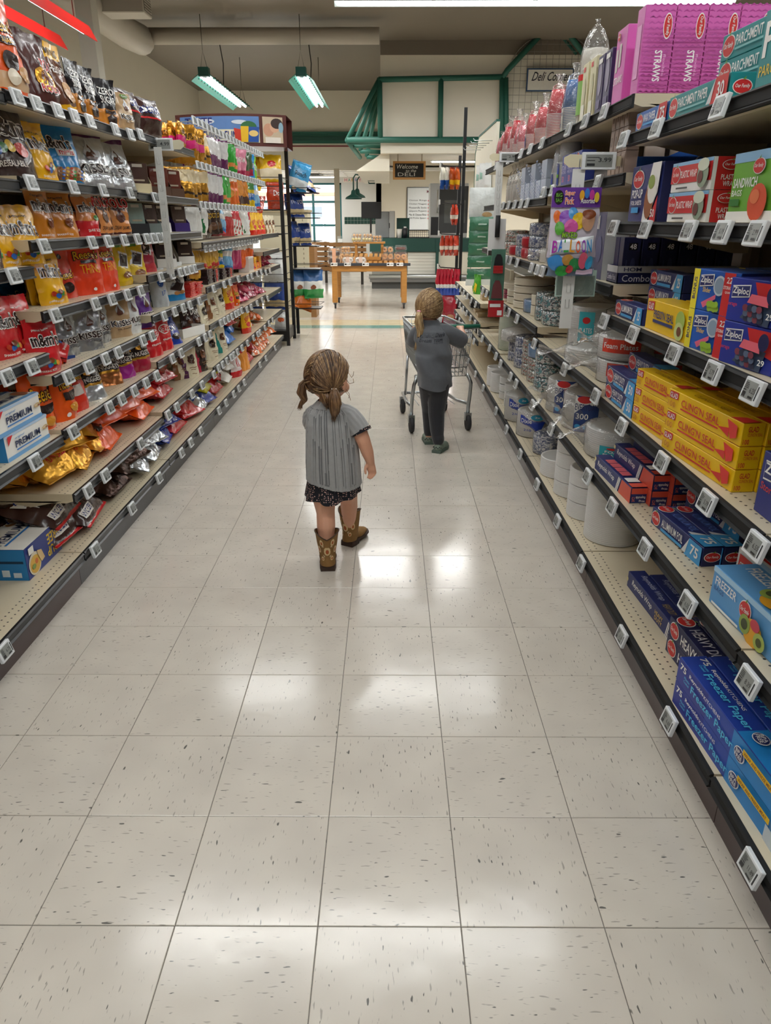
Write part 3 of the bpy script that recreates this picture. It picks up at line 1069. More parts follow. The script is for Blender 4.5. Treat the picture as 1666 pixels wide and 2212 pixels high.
tags('R', 1.175, [1153, 1166, 1177, 1121, 1106, 1097, 1086], 'below the red and blue paper bowls')
tags('R', R_B, [1159, 1225, 1294, 1351, 1439, 1538, 1646], 'below the yellow cling wrap and foam plates', {1439: ('2.79', 'beside the navy heavy duty foil pair'), 1538: ('5.79', 'below the stacked cling wrap 100'), 1646: ('6.55', 'below the navy storage box')})
tags('R', R_B, [1046, 1054, 1063, 1072, 1092, 1103, 1121], 'below the cream plates and bowls')
tags('R', R_A, [1045, 1061, 1075, 1085, 1107, 1119, 1155, 1196, 1276, 1330, 1402, 1496, 1629], 'below the foil rolls and plate bags', {1402: ('3.79', 'below the blue foil 75 boxes'), 1496: ('6.55', 'below the fruit freezer box'), 1629: ('8.39', 'below the bright blue zip box')})
tags('R', R_0, [1014, 1030, 1047, 1075, 1098, 1128, 1165, 1210, 1262, 1351, 1455, 1635], 'on the bottom shelf of plates and freezer paper', {1455: ('6.69', 'under the freezer paper'), 1635: ('11.89', 'under the slider freezer box')})
for lv, zz in enumerate((.40, .56, .72)):
    for k in range(6):
        price_tag('R', 0, zz, 'small white price tag on the low shelf behind the cart', None, Y=6.6 + k * .37)

# ================================================================== CANDY (left side)
def solid(m): return lambda u, v: m
def bands(base, *bs):
    def f(u, v):
        for (v0, v1, m) in bs:
            if v0 <= v < v1: return m
        return base
    return f
DROP = [(0, 1), (.12, .62), (.42, .3), (.5, .1), (.38, -.05), (0, -.1), (-.38, -.05), (-.5, .1), (-.42, .3), (-.12, .62)]
def drop(cu, cv, s, mat, a=1.25):
    return ('p', [(cu + x * s, cv + y * s * a) for x, y in DROP], mat)
WHT = film('f2f0ea'); BRN = film('3a211a'); DBR = film('2a1713'); YEL = film('f2b512'); RED = film('cf1f26'); ORG = film('ee5a12'); BLU = film('1f86c8')
SIL = foil('c9ccd0'); GLD = foil('e0a63c'); BLK = film('17141a'); PUR = film('5d2a86'); TAN = film('b59670'); GRN = film('5f8f3c'); NVY = film('1c2f78'); CRM = film('e6dcc0')
WPR = paper('f4f2ec'); 

def candies(*cs):
    it = []
    for (u, v, c) in cs:
        it.append(('e', u, v, .075, .05, film(c)))
    return it
CH = candies((.3, .2, 'c33a1f'), (.42, .17, '2c62b5'), (.55, .21, '3f8f3a'), (.66, .18, 'd98a1a'), (.48, .25, '7a3d1f'))
def mm_front(sub, subc=WHT, extra=True):
    it = [T("m&m's", .1, .5, .92, .74, DBR, o=WHT, f=.03, k=-.05), T(sub, .18, .78, .7, .83, subc), T('SHARING SIZE', .14, .045, .6, .085, WHT)]
    return it + (CH if extra else [])
def add(key, name, cat, desc, w, h, d, zone, front=(), style='stand', seed=None, **k):
    kind(key, name, cat, desc, pouch(w, h, d, zone, front, seed if seed is not None else len(KIND) * 1.37 + .3, style, **k))
    KW[key] = (w, h, d)
KW = {}
B = 'candy_bag'
add('reese_big', B, 'candy bag', 'large orange bag of peanut butter cups with clear window', .22, .31, .10, bands(ORG, (.04, .2, film('d8b48c'))),
    [T("Reese's", .2, .62, .92, .76, YEL, o=DBR, s=.2), ('r', .25, .5, .7, .58, DBR), T('SNACK', .3, .515, .62, .565, YEL), ('e', .35, .33, .17, .1, DBR), ('e', .6, .22, .14, .08, film('c9955a')), ('e', .3, .17, .13, .08, film('e6d9c2'))])
add('rolo_big', B, 'candy bag', 'large brown bag of caramel chews with red lettering', .20, .25, .10, solid(film('4b1d1a')),
    [('e', .5, .38, .3, .16, GLD), ('e', .55, .4, .2, .1, film('6b2c18')), T('ROLO', .5, .5, .95, .66, RED, o=WHT), T('ROLO', .25, .2, .78, .3, RED, o=WHT)])
add('nut_big', B, 'candy bag', 'tall bag with yellow top and brown nut picture', .16, .25, .09, bands(film('6a3b22'), (.78, 1, YEL), (.0, .12, YEL)),
    [T('MINIS', .2, .82, .8, .92, DBR), T('HERSHEY', .1, .56, .9, .68, WHT), ('e', .5, .3, .3, .15, film('c08a4a'))])
add('zero', B, 'candy bag', 'slim black pouch of sugar free chocolate with orange panel', .13, .21, .05, bands(BLK, (.06, .38, film('c9802a'))),
    [T('ZERO', .15, .68, .85, .82, WHT), T('SUGAR', .15, .5, .85, .64, WHT), ('r', .25, .3, .75, .37, DBR), ('p', [(.3, .1), (.7, .1), (.75, .24), (.5, .3), (.28, .22)], DBR)])
add('snick_big', B, 'candy bag', 'large dark brown chocolate bar bag with blue lettering', .27, .21, .10, solid(film('3b2320')),
    [('p', [(.1, .55), (.9, .65), (.92, .85), (.08, .76)], WHT), T('SNICKERS', .14, .6, .88, .78, NVY, k=.06), ('r', .1, .48, .8, .52, RED)], 'pillow')
add('mm_brown', B, 'candy bag', 'very large dark brown bag of candy coated chocolate', .27, .26, .09, bands(film('33201c'), (.9, 1, film('bdb6ad'))),
    [T('m&m', .02, .52, .95, .8, film('33201c'), o=WHT, f=.03), T('party size', .35, .91, .95, .97, DBR), ('e', .62, .36, .12, .1, film('c0392b')), ('e', .42, .38, .09, .08, film('d9b22a')), ('e', .27, .36, .08, .07, film('3a6b3a')), ('e', .16, .34, .08, .07, film('2c5aa0')), T('RESEALABLE', .14, .12, .6, .2, film('cfc7bd'))])
add('mm_yel', B, 'candy bag', 'yellow peanut candy bag next to the blue bag', .17, .21, .08, solid(YEL), mm_front('peanut', DBR))
add('mm_blue', B, 'candy bag', 'bright blue candy bag filled with tiny coloured pieces', .20, .24, .08, bands(BLU, (.05, .26, film('a8743e'))),
    [T("m&m's", .12, .58, .85, .8, DBR, o=WHT, f=.03), ('p', [(.42, .45), (.88, .48), (.88, .6), (.42, .57)], WHT), T('minis', .47, .48, .84, .58, RED)] + [('e', .1 + .09 * (i % 10), .08 + .05 * (i // 10), .035, .02, film(['c33a1f', '2c62b5', '3f8f3a', 'e0b020', '7a3d1f'][(i * 7) % 5])) for i in range(36)])
def kiss_front(t2='KISSES', c=DBR):
    return [drop(.55, .55, .42, film('d5d8dc'), .8), drop(.52, .5, .3, film('5a2e1e'), .85), T(t2, .1, .24, .92, .4, c, o=WHT, f=.03), T('milk chocolate', .25, .15, .78, .2, c)]
add('kiss_big', B, 'candy bag', 'large shiny silver bag of chocolate drops', .24, .25, .09, bands(SIL, (.88, 1, foil('6a3a6a'))), kiss_front())
add('caramel', B, 'candy pouch', 'caramel orange pouch of candy coated chocolate', .165, .19, .06, bands(film('c77a1c'), (.88, 1, film('b86c14'))), mm_front('caramel', DBR, False) + [('e', .6, .3, .16, .09, film('7a3d1f'))])
add('crispy', B, 'candy pouch', 'pouch with peach top and red base', .13, .19, .06, bands(film('e08a4a'), (0, .34, RED), (.86, 1, film('d9c9b8'))), [T("m&m's", .08, .52, .94, .72, DBR, o=WHT, f=.03), T('SHARE SIZE', .2, .1, .8, .16, WHT), ('e', .75, .4, .12, .06, film('4f8f4a'))])
add('rolo', B, 'candy pouch', 'brown pouch with peach panel and red round lettering', .165, .195, .06, lambda u, v: film('dd8f4c') if v < .5 + .3 * abs(u - .5) and .14 < u < .86 and v > .05 else film('4b1d1a'),
    [T('ROLO', .06, .62, .94, .84, RED, o=WHT, f=.03), ('e', .5, .4, .2, .11, film('5a2a18')), T('CREAMY CARAMELS', .2, .12, .8, .2, DBR)])
add('mm_pouch', B, 'candy pouch', 'yellow pouch of peanut candy with brown lettering', .165, .20, .065, bands(YEL, (.93, 1, film('e0a60c'))), mm_front('peanut', DBR))
add('thins', B, 'candy pouch', 'orange red pouch of thin peanut butter cups', .20, .235, .06, bands(film('e8401a'), (.9, 1, film('e8401a'))),
    [T("Reese's", .1, .62, .9, .76, YEL, o=DBR, s=.2), ('r', .25, .55, .75, .6, DBR), T('THiNS', .2, .38, .78, .53, YEL, f=0), ('r', .6, .87, .9, .96, GRN), T('SHARE', .63, .89, .87, .945, WHT), ('e', .5, .1, .05, .03, WHT)])
add('rcup', B, 'candy pouch', 'red orange pouch standing behind the yellow pouches', .17, .22, .06, solid(film('d93a22')), [T("Reese's", .1, .35, .9, .5, YEL, o=DBR), ('e', .5, .2, .2, .1, DBR), ('e', .5, .75, .1, .05, DBR)])
add('yelp', B, 'candy pouch', 'bright yellow pouch with brown cookie bar picture', .15, .205, .06, bands(film('e6c01c'), (0, .1, film('d9b010'))), [('p', [(.15, .45), (.7, .38), (.88, .72), (.4, .8)], film('e9e6df')), ('p', [(.25, .48), (.68, .43), (.8, .68), (.42, .74)], DBR), ('e', .5, .25, .28, .08, film('8a5a30')), ('r', .3, .87, .7, .96, GRN)])
add('pinkp', B, 'candy pouch', 'dark pink pouch with cookie bar picture', .14, .20, .06, bands(film('a8283c'), (0, .25, film('c23a44'))), [('p', [(.2, .45), (.7, .42), (.85, .72), (.35, .78)], film('e9d9d6')), ('p', [(.27, .48), (.66, .46), (.78, .68), (.38, .72)], DBR)])
add('mm_red', B, 'candy pouch', 'red pouch of peanut butter candy', .175, .20, .065, bands(RED, (.94, 1, film('b81a20'))), mm_front('peanut butter', WHT))
def kp(key, desc, base, tm=DBR, t2='KISSES', w=.165):
    add(key, B, 'candy pouch', desc, w, .20, .06, bands(base), [drop(.58, .58, .36, film('c9ced4'), .8), drop(.55, .54, .26, film('5a2e1e'), .85), T(t2, .14, .26, .9, .4, tm, o=WHT, f=.03), T('milk chocolate', .3, .18, .85, .22, tm), ('e', .62, .92, .22, .05, GRN), T('SHARE', .48, .9, .78, .94, WHT)])
kp('kiss', 'silver grey pouch of chocolate drops', foil('a9acb0'))
kp('kiss_tan', 'tan pouch of almond chocolate drops', TAN)
kp('hugs', 'white pouch of striped chocolate drops', film('dcdcda'), DBR, 'HUGS', .13)
kp('kiss_pur', 'purple pouch of dark chocolate drops', PUR)
add('oval', B, 'candy pouch', 'narrow grey pouch with blue oval emblem', .12, .21, .06, solid(film('b9bec2')), [('e', .55, .68, .22, .16, film('2a55a8')), T('y', .4, .58, .66, .78, WHT), T('17', .45, .3, .75, .42, film('2a55a8'))])
add('bark', B, 'candy pouch', 'white pouch of chocolate bark with blue base', .20, .225, .055, bands(film('dfe2e2'), (0, .16, BLU)), [T('bark', .06, .7, .56, .86, BLK), T('THINS', .58, .72, .94, .84, film('7fb4dc'), f=0), ('p', [(.25, .3), (.7, .25), (.9, .45), (.62, .6), (.35, .42)], DBR), ('e', .52, .2, .13, .05, film('b07a45')), ('e', .75, .22, .12, .05, film('b07a45')), T('dark chocolate', .12, .5, .45, .55, DBR)])
add('reese_o', B, 'candy pouch', 'tall orange pouch of snack size peanut butter cups', .15, .24, .07, solid(ORG), [T('Reese', .22, .5, .95, .72, YEL, o=DBR, s=.25), ('r', .3, .32, .9, .45, DBR), ('e', .6, .2, .22, .08, film('d9922a')), ('e', .3, .08, .07, .035, WHT)])
add('star', B, 'candy pouch', 'red pouch with blue band and white star', .14, .22, .06, bands(film('d8321c'), (.72, 1, film('24407f'))), [('p', [(.5 + .3 * (1 if k % 2 == 0 else .42) * math.sin(k * math.pi / 5), .84 + .14 * (1 if k % 2 == 0 else .42) * math.cos(k * math.pi / 5)) for k in range(10)], WHT), T('Reese', .5, .56, .95, .68, YEL, o=DBR), ('r', .2, .3, .6, .5, film('cfc7bd'))])
def nug(key, desc, base, low):
    add(key, B, 'candy pouch', desc, .145, .19, .06, bands(base, (0, .36, low), (.36, .39, GLD)), [T('NUGGETS', .1, .42, .92, .54, WHT), T('HERSHEY', .45, .6, .9, .7, WHT), ('p', [(.15, .62), (.4, .56), (.46, .8), (.2, .86)], GLD)])
nug('nug_sil', 'black pouch with silver base of chocolate nuggets', DBR, SIL)
nug('nug_cop', 'black pouch with copper base of chocolate nuggets', DBR, foil('c07a48'))
nug('nug_pur', 'black pouch with purple base of chocolate nuggets', DBR, film('a3218a'))
nug('nug_red', 'black pouch with red base of chocolate nuggets', DBR, film('a81a3a'))
add('kitkat', B, 'candy pouch', 'glossy red pouch of wafer bars', .15, .195, .065, solid(RED), [('e', .5, .62, .36, .14, WHT), ('e', .5, .62, .32, .115, RED), T('Kit Kat', .25, .55, .76, .69, WHT), T('miniatures', .2, .3, .8, .36, WHT)])
add('york', B, 'candy pouch', 'glossy blue pouch with silver lettering', .14, .17, .06, solid(film('1f3fa8')), [T('YORK', .1, .5, .9, .7, foil('d9dde2')), ('e', .5, .28, .3, .12, DBR)])
def chips(key, desc, base, side, w=.15, h=.2, strip=None):
    rnd = random.Random(len(key) * 7)
    dots = [('e', .36 + .3 * rnd.random(), .5 + .28 * rnd.random(), .07, .05, film(side)) for _ in range(16)]
    add(key, B, 'baking pouch', desc, w, h, .055, (lambda u, v: film(strip) if strip and u < .3 - .25 * v else base), dots + [('r', .3, .32, .75, .345, film('8a6a4a')), ('r', .35, .26, .7, .28, film('8a6a4a')), ('r', .4, .12, .68, .14, film('8a6a4a'))])
chips('chip_a', 'cream baking pouch with dark chocolate chips picture', CRM, '2a1a14')
chips('chip_b', 'cream baking pouch with brown stripe and chocolate chips', CRM, '6b3a22', strip='8a5a35')
chips('chip_c', 'cream baking pouch with teal corner', CRM, '5a3220', strip='2f8f86')
chips('chip_d', 'cream baking pouch with purple stripe', CRM, '4a2a20', strip='5a2a52')
chips('chip_e', 'dark brown baking pouch with pink stripe', film('3a2a24'), '7a4a30', strip='b8324a')
add('dove', B, 'candy pouch', 'dark brown pouch with white script lettering', .13, .19, .06, bands(film('3a2420'), (0, .25, film('7a1f24'))), [T('Dove', .12, .6, .9, .84, WHT, s=.4), ('e', .55, .4, .25, .1, film('5a3222'))])
# lying bags
def lay_kind(key, desc, w, h, d, zone, front, cat='candy bag', **k):
    add(key, B, cat, desc, w, h, d * 1.25, zone, front, 'pillow', nu=20, nv=22, **k)
lay_kind('twix', 'crumpled shiny gold bag with red lettering', .25, .26, .09, solid(GLD), [T('TWIX', .12, .5, .88, .78, RED, o=WHT, f=.03, k=.1), T('FUN SIZE', .3, .2, .75, .3, RED), ('e', .6, .4, .2, .07, film('8a4a1c'))], crinkle=1.8)
lay_kind('reese_l', 'orange bag of peanut butter cups lying flat', .25, .25, .08, solid(ORG), [T("Reese's", .12, .55, .9, .75, YEL, o=DBR), ('e', .4, .35, .2, .1, DBR), T('SNACK', .65, .2, .9, .28, DBR)], crinkle=1.5)
lay_kind('take5', 'orange bag with black and green lettering lying flat', .25, .24, .085, solid(ORG), [('r', .35, .3, .75, .8, BLK), T('TAKE', .4, .45, .72, .7, film('8fc23a')), T('Reese', .05, .5, .34, .65, YEL, o=DBR), ('e', .5, .85, .25, .08, film('9a6a3a'))], crinkle=1.5)
lay_kind('redlay', 'dark red glossy bag lying in a stack', .24, .24, .075, solid(film('b32028')), [T('MINIS', .2, .5, .8, .64, WHT)], crinkle=1.6)
lay_kind('snick', 'dark brown chocolate bar bag with red ends lying flat', .27, .24, .085, lambda u, v: RED if u > .93 or v < .06 else film('3d2420'),
         [('p', [(.1, .52), (.85, .6), (.88, .84), (.08, .74)], WHT), T('SNICKERS', .13, .57, .83, .77, NVY, k=.07), T('FUN SIZE', .15, .36, .5, .44, WHT), ('r', .1, .1, .45, .22, WHT), T('SNICKERS', .12, .12, .43, .2, NVY)], crinkle=1.2)
lay_kind('milky', 'dark brown shiny bag with green letter lying flat', .25, .22, .07, solid(foil('4a342c')), [T('M', .3, .4, .7, .8, film('6fa88a'), o=WHT)], crinkle=1.8)
lay_kind('silblu', 'crumpled silver bag with red and blue print', .22, .24, .08, solid(SIL), [T('3 MUSK', .1, .5, .9, .75, RED, o=WHT), ('r', .1, .3, .5, .42, film('2a55a8'))], crinkle=2.0)
lay_kind('bluel', 'crumpled dark blue candy bag lying flat', .22, .23, .08, solid(film('1b3aa0')), [T('CRUNCH', .1, .45, .9, .65, WHT)], crinkle=1.8)
lay_kind('kkl', 'bright red wafer bag lying flat', .24, .25, .08, solid(RED), [('e', .5, .55, .32, .14, WHT), T('Kit', .36, .48, .64, .62, RED)], crinkle=1.5)
lay_kind('yell', 'lemon yellow candy bag with blue splash', .24, .22, .075, solid(film('d9d21e')), [('p', [(.3, .3), (.5, .4), (.72, .3), (.62, .5), (.75, .7), (.5, .6), (.28, .7), (.38, .5)], film('3a6fb0'))], crinkle=1.5)
lay_kind('purl', 'purple and white candy bag lying flat', .23, .22, .07, bands(film('3a3a86'), (.0, .35, WHT)), [T('MINT', .2, .5, .8, .7, WHT)], crinkle=1.5)
lay_kind('skit', 'yellow and red candy bag lying flat', .23, .2, .07, bands(film('e0201c'), (.3, .75, film('f2c41c'))), [T('SKI', .2, .4, .7, .65, RED)], crinkle=1.3)
lay_kind('blwh', 'white and blue candy bag lying flat', .24, .21, .075, bands(film('dfe3e6'), (0, .4, film('1f78d0'))), [('e', .5, .65, .2, .1, film('c97a6a'))], crinkle=1.4)
lay_kind('pnkl', 'small pink candy bag lying flat', .17, .19, .06, solid(film('d8466f')), [('e', .5, .6, .3, .12, film('f0a8b8')), ('r', .2, .3, .7, .36, WHT)], crinkle=1.7)
lay_kind('magl', 'small dark magenta candy bag lying flat', .17, .19, .05, solid(film('a31c48')), [('r', .2, .45, .75, .6, film('d04a6a'))], crinkle=1.7)
lay_kind('orgl', 'orange and clear candy bag lying flat', .19, .2, .06, lambda u, v: film('e0671c') if (int(u * 6) + int(v * 6)) % 3 else film('f0d9c0'), [('r', .2, .45, .8, .6, film('3a3a5a'))], crinkle=1.7)
add('peach', B, 'candy bag', 'upright bag of orange jelly candy', .17, .24, .07, bands(film('ef9a3e'), (.85, 1, WHT)), [('e', .3, .75, .18, .1, RED)], crinkle=1.5)
add('mintbag', B, 'candy bag', 'upright bag of red striped peppermint candy', .17, .24, .07, bands(film('e8d4d2'), (.75, 1, film('c8303a')), (0, .2, RED)), [('e', .5, .5, .3, .2, film('f0e8e6')), ('r', .4, .35, .46, .65, RED), ('r', .55, .35, .6, .65, RED), ('e', .45, .78, .2, .06, film('4a8f4a'))], crinkle=1.5)
add('yelup', B, 'candy bag', 'upright yellow and red snack bag', .16, .22, .06, bands(film('f0b81c'), (0, .22, film('d8301c'))), [T('Slim', .2, .5, .85, .7, RED, k=.2), ('e', .5, .35, .25, .1, RED)])
# boxes
def picture_food(u, v, s, c1, c2, c3):
    return [('e', u, v, s, s * 1.2, film(c1)), ('e', u - s * .3, v + s * .2, s * .5, s * .5, film(c2)), ('e', u + s * .35, v - s * .2, s * .4, s * .45, film(c3))]
pf = [('r', 0, 0, 1, .16, paper('6fa8dc')), ('r', 0, .9, 1, 1, paper('b9d0ea')), T('PREMIUM', .2, .38, .78, .64, paper('1c2f5a'), f=.02), T('original', .2, .7, .42, .8, paper('5a8fc8'), s=.3), ('r', .2, .28, .78, .33, paper('2f7fd0')), ('p', [(.04, .95), (.16, .95), (.04, .6)], paper('d8202a'))] + picture_food(.9, .55, .075, 'd9b98a', 'e9d3a8', 'a86a4a')
kind('premium', 'cracker_box', 'cracker box', 'white and blue cracker box', carton(.315, .088, .10, WPR, pf, [('r', 0, 0, 1, .18, paper('6fa8dc')), T('PREMIUM', .2, .35, .75, .62, paper('1c2f5a')), ('e', .88, .5, .09, .3, paper('a86a4a'))], left=[('r', 0, 0, 1, 1, paper('2a86c8'))]))
sf = [('r', 0, 0, 1, 1, paper('2b3f8a')), T('FREE', .62, .52, .97, .86, paper('e8c52a'), r=2, f=.02), T('SOUP', .58, .14, .97, .46, paper('e8c52a'), r=2, f=.02), ('e', .2, .36, .17, .36, paper('e6ddc6')), ('e', .2, .34, .14, .28, paper('e0b24a')), ('e', .24, .4, .04, .09, paper('d8702a')), ('e', .15, .3, .05, .08, paper('7f9a4a')), ('p', [(.28, .7), (.4, .62), (.46, .3), (.36, .25), (.3, .5)], paper('e0c08a')), ('r', .06, .74, .2, .96, WPR)]
kind('soup', 'cracker_box', 'cracker box', 'blue cracker box with soup bowl picture and yellow lettering', carton(.285, .125, .19, paper('2b3f8a'), sf,
     [('r', 0, 0, 1, 1, WPR), T('PREMIUM', .1, .5, .8, .72, paper('1c2f5a'), r=0), ('r', .1, .4, .8, .45, paper('2f7fd0')), ('e', .85, .85, .12, .1, paper('cf9a5a'))],
     left=[('r', 0, 0, 1, 1, paper('2a86c8')), ('r', .35, .55, .95, .63, paper('123a5a')), ('r', .5, .12, .65, .34, paper('d9e6f0')), ('r', .72, .1, .88, .26, paper('d9e6f0'))]))
def bars_box(key, desc, c_out, c_bar, w=.12, n=5):
    mb = MB()
    mb.prism([(0, 0), (.16, 0), (.16, .15), (.10, .15), (0, .05)], 'x', -w / 2, -w / 2 + .002, paper(c_out)); mb.prism([(0, 0), (.16, 0), (.16, .15), (.10, .15), (0, .05)], 'x', w / 2 - .002, w / 2, paper(c_out))
    mb.box(-w / 2, 0, 0, w / 2, .002, .05, paper(c_out)); mb.box(-w / 2, 0, 0, w / 2, .16, .002, paper(c_out)); mb.box(-w / 2, .158, 0, w / 2, .16, .15, paper(c_out))
    t = [('open_box', mb, None)]
    for k in range(n):
        b_ = MB(); yy = .018 + k * .026
        b_.box(-w / 2 + .006, yy, .004, w / 2 - .006, yy + .012, .15 + k * .004, film(c_bar), .002)
        decals(b_, lambda u, v, e: (-w / 2 + .006 + (w - .012) * u, yy - e, .004 + (.146 + k * .004) * v), [('r', .25, .86, .75, .96, film('cfc6b8')), ('r', .2, .4, .8, .46, film('b9a890'))])
        t.append(('chocolate_bar', b_, None))
    kind(key, 'bar_display_box', 'display box', desc, t); KW[key] = (w, .17, .16)
bars_box('bars_g', 'grey open display box of chocolate bars', '6f7a78', '4a3a34')
bars_box('bars_k', 'black open display box of green chocolate bars', '1c1e20', '8fa39a')
bars_box('bars_w', 'white open display box of chocolate bars', 'e4e2de', '3a2a22')
bars_box('bars_p', 'purple open display box of chocolate bars', '3a2470', '5a4a42')
bars_box('bars_b', 'brown open display box of chocolate bars', '5a4030', '6a3022')
bars_box('bars_c', 'cream open display box of chocolate bars', 'd9cba6', '4a3328')
kind('tray', 'cardboard_tray', 'tray', 'empty white cardboard tray', MB().box(-.14, 0, 0, .14, .18, .004, WPR).box(-.14, 0, 0, .14, .003, .06, WPR).box(-.14, .177, 0, .14, .18, .06, WPR).box(-.14, 0, 0, -.137, .18, .06, WPR).box(.137, 0, 0, .14, .18, .06, WPR)); KW['tray'] = (.28, .06, .18)
def bar_kind(key, desc, c, c2):
    kind(key, 'chocolate_bar', 'chocolate bar', desc, carton(.15, .011, .07, film(c), [('r', .3, .1, .7, .9, film(c2))], [('r', .15, .2, .85, .8, film(c2)), ('r', .25, .4, .7, .6, film(c))])); KW[key] = (.15, .011, .07)
bar_kind('bar_r', 'flat bright red chocolate bar in a stack', 'd8302a', 'e8605a'); bar_kind('bar_d', 'flat dark chocolate bar in a stack', '2e2426', '6a5a52'); bar_kind('bar_m', 'flat dark bar with red band in a stack', '3a2628', 'c8362e')
kind('wbox', 'small_candy_box', 'candy box', 'slim white candy box standing in a row', carton(.022, .13, .10, paper('e8e2dc'), [('r', .2, .1, .8, .9, paper('cdbfb4'))], right=[('e', .5, .4, .3, .25, paper('8a5a3a'))])); KW['wbox'] = (.022, .13, .1)
kind('ybox', 'small_candy_box', 'candy box', 'yellow and orange candy box on the shelf', carton(.12, .11, .08, paper('efb21c'), [('r', 0, 0, .5, .5, paper('ef7a1c')), T('JOY', .3, .5, .8, .85, paper('8a2a1c'))])); KW['ybox'] = (.12, .11, .08)
kind('obox', 'small_candy_box', 'candy box', 'bright orange candy box on the shelf', carton(.12, .06, .08, paper('ef7a1c'), [('r', .2, .3, .8, .7, paper('f0a050'))])); KW['obox'] = (.12, .06, .08)
kind('clearbag', 'cracker_bag', 'cracker bag', 'clear bag of small round crackers', pouch(.26, .2, .1, bands(film('c9a877'), (.7, 1, film('dfe2e4')), (0, .15, film('dfe2e4'))), [('e', .1 + .13 * (i % 7), .25 + .12 * (i // 7), .07, .06, film('d9bd90')) for i in range(28)], 5.5, 'pillow')); KW['clearbag'] = (.26, .2, .1)

# ---- setting down
def fit(px0, px1, w, z, side='L', back=.02):
    X1 = (XL - back) if side == 'L' else (XR + back)
    s = 1 if side == 'L' else -1
    Y1 = yat(px1 if side == 'L' else px0, X1, z)
    tgt = px0 if side == 'L' else px1
    best = (1e9, 0)
    for a in range(0, 56, 2):
        ph = R(a)
        nx, ny = X1 - s * w * math.sin(ph), Y1 - w * math.cos(ph)
        e = abs(proj(nx, ny, z)[0] - tgt)
        if e < best[0]: best = (e, ph, nx, ny)
    _, ph, nx, ny = best
    return (nx + X1) / 2, (ny + Y1) / 2, (R(90) - ph if side == 'L' else R(-90) + ph), Y1

JR = random.Random(11)
def PL(key, px0, px1, zf, where, back=.02, rows=1, lean=None, sc=1.0, step=.07):
    """stand a pouch on a left shelf; rows = how many behind each other"""
    w = KW[key][0] * sc
    z0 = zf(3.3) if callable(zf) else zf
    y = yat((px0 + px1) / 2, XL, z0)
    z = zf(y) if callable(zf) else zf
    for k in range(rows):
        x, y, rz, _ = fit(px0, px1, w, z, 'L', back)
        dx = -k * step
        put(key, (x + dx, y + k * .012 * JR.uniform(-1, 1), z + .001), (R(-4 if lean is None else lean) + JR.uniform(-.04, .04) * (lean is None), 0, rz + JR.uniform(-.05, .05) * (k > 0)), where, sc)
def LAY(key, px, zf, where, back=.03, lvl=0, yaw=0, tilt=-72, sc=1.12, side='L'):
    w, h, d = (q * sc for q in KW[key])
    X = XL - back if side == 'L' else XR + back
    z0 = zf(3.3) if callable(zf) else zf
    y = yat(px, X, z0)
    z = zf(y) if callable(zf) else zf
    a = R(tilt)
    zz = z + d * abs(math.sin(a)) * .82 + lvl * d * .62
    put(key, (X, y, zz), (a, 0, (R(90) if side == 'L' else R(-90)) + R(yaw)), where, sc)

TOPW = 'on the top candy shelf'
PL('reese_big', -25, 22, L_TOP, TOPW); PL('reese_big', 22, 84, L_TOP, TOPW)
PL('rolo_big', 86, 146, L_TOP, TOPW, rows=1); PL('nut_big', 140, 178, L_TOP, TOPW)
for a, b in ((172, 196), (193, 224), (222, 268)): PL('zero', a, b, L_TOP, TOPW)
PL('snick_big', 268, 322, L_TOP, TOPW, sc=.95); PL('snick_big', 302, 368, L_TOP, TOPW, back=.0); PL('kiss_tan', 262, 300, L_TOP, 'in front of the brown bags', back=.0, sc=.8)
W2 = 'on the shelf of large candy bags'
PL('mm_brown', -5, 104, L_E, W2, lean=-10); PL('mm_yel', 90, 143, L_E, W2, lean=-10); PL('mm_blue', 102, 196, L_E, W2, lean=-12)
PL('kiss_big', 176, 262, L_E, W2, lean=-12); PL('kiss_big', 246, 308, L_E, W2, lean=-12)
PL('bars_c', 282, 330, L_E, W2); PL('bars_b', 322, 372, L_E, W2); PL('bars_b', 365, 400, L_E, W2)
W3 = 'on the shelf under the large bags'
PL('mm_brown', -30, 24, L_G, W3, sc=.7); LAY('caramel', 60, L_G, 'slumped at the shelf end', .08, 0, 12); LAY('caramel', 30, L_G, 'slumped at the shelf end', .14, 0, -10)
PL('caramel', 86, 134, L_G, W3, back=.05); PL('caramel', 117, 184, L_G, W3, lean=-10)
PL('crispy', 160, 196, L_G, W3, back=.07); PL('crispy', 186, 227, L_G, W3)
PL('rolo', 217, 254, L_G, W3, back=.04); PL('rolo', 240, 294, L_G, W3)
PL('bars_k', 288, 326, L_G, W3); PL('bars_g', 318, 352, L_G, W3); PL('bars_w', 344, 372, L_G, W3); PL('bars_p', 380, 412, L_G, W3)
W4 = 'on the middle candy shelf'
PL('mm_pouch', -30, 28, L_C, W4, back=.03); PL('mm_pouch', 14, 60, L_C, W4, back=.05); PL('mm_pouch', 46, 110, L_C, W4); PL('mm_pouch', 86, 132, L_C, W4, back=.08); PL('mm_pouch', 106, 159, L_C, W4)
PL('rcup', 126, 178, L_C, W4, back=.07); PL('rcup', 80, 130, L_C, W4, back=.2)
PL('thins', 172, 238, L_C, W4, rows=2); PL('thins', 226, 268, L_C, W4, rows=2)
PL('yelp', 262, 294, L_C, W4, back=.05); PL('yelp', 284, 328, L_C, W4); PL('pinkp', 304, 346, L_C, W4)
PL('bars_w', 330, 384, L_C, W4); PL('bars_w', 382, 422, L_C, W4, sc=.9)
W5 = 'on the shelf below the yellow pouches'
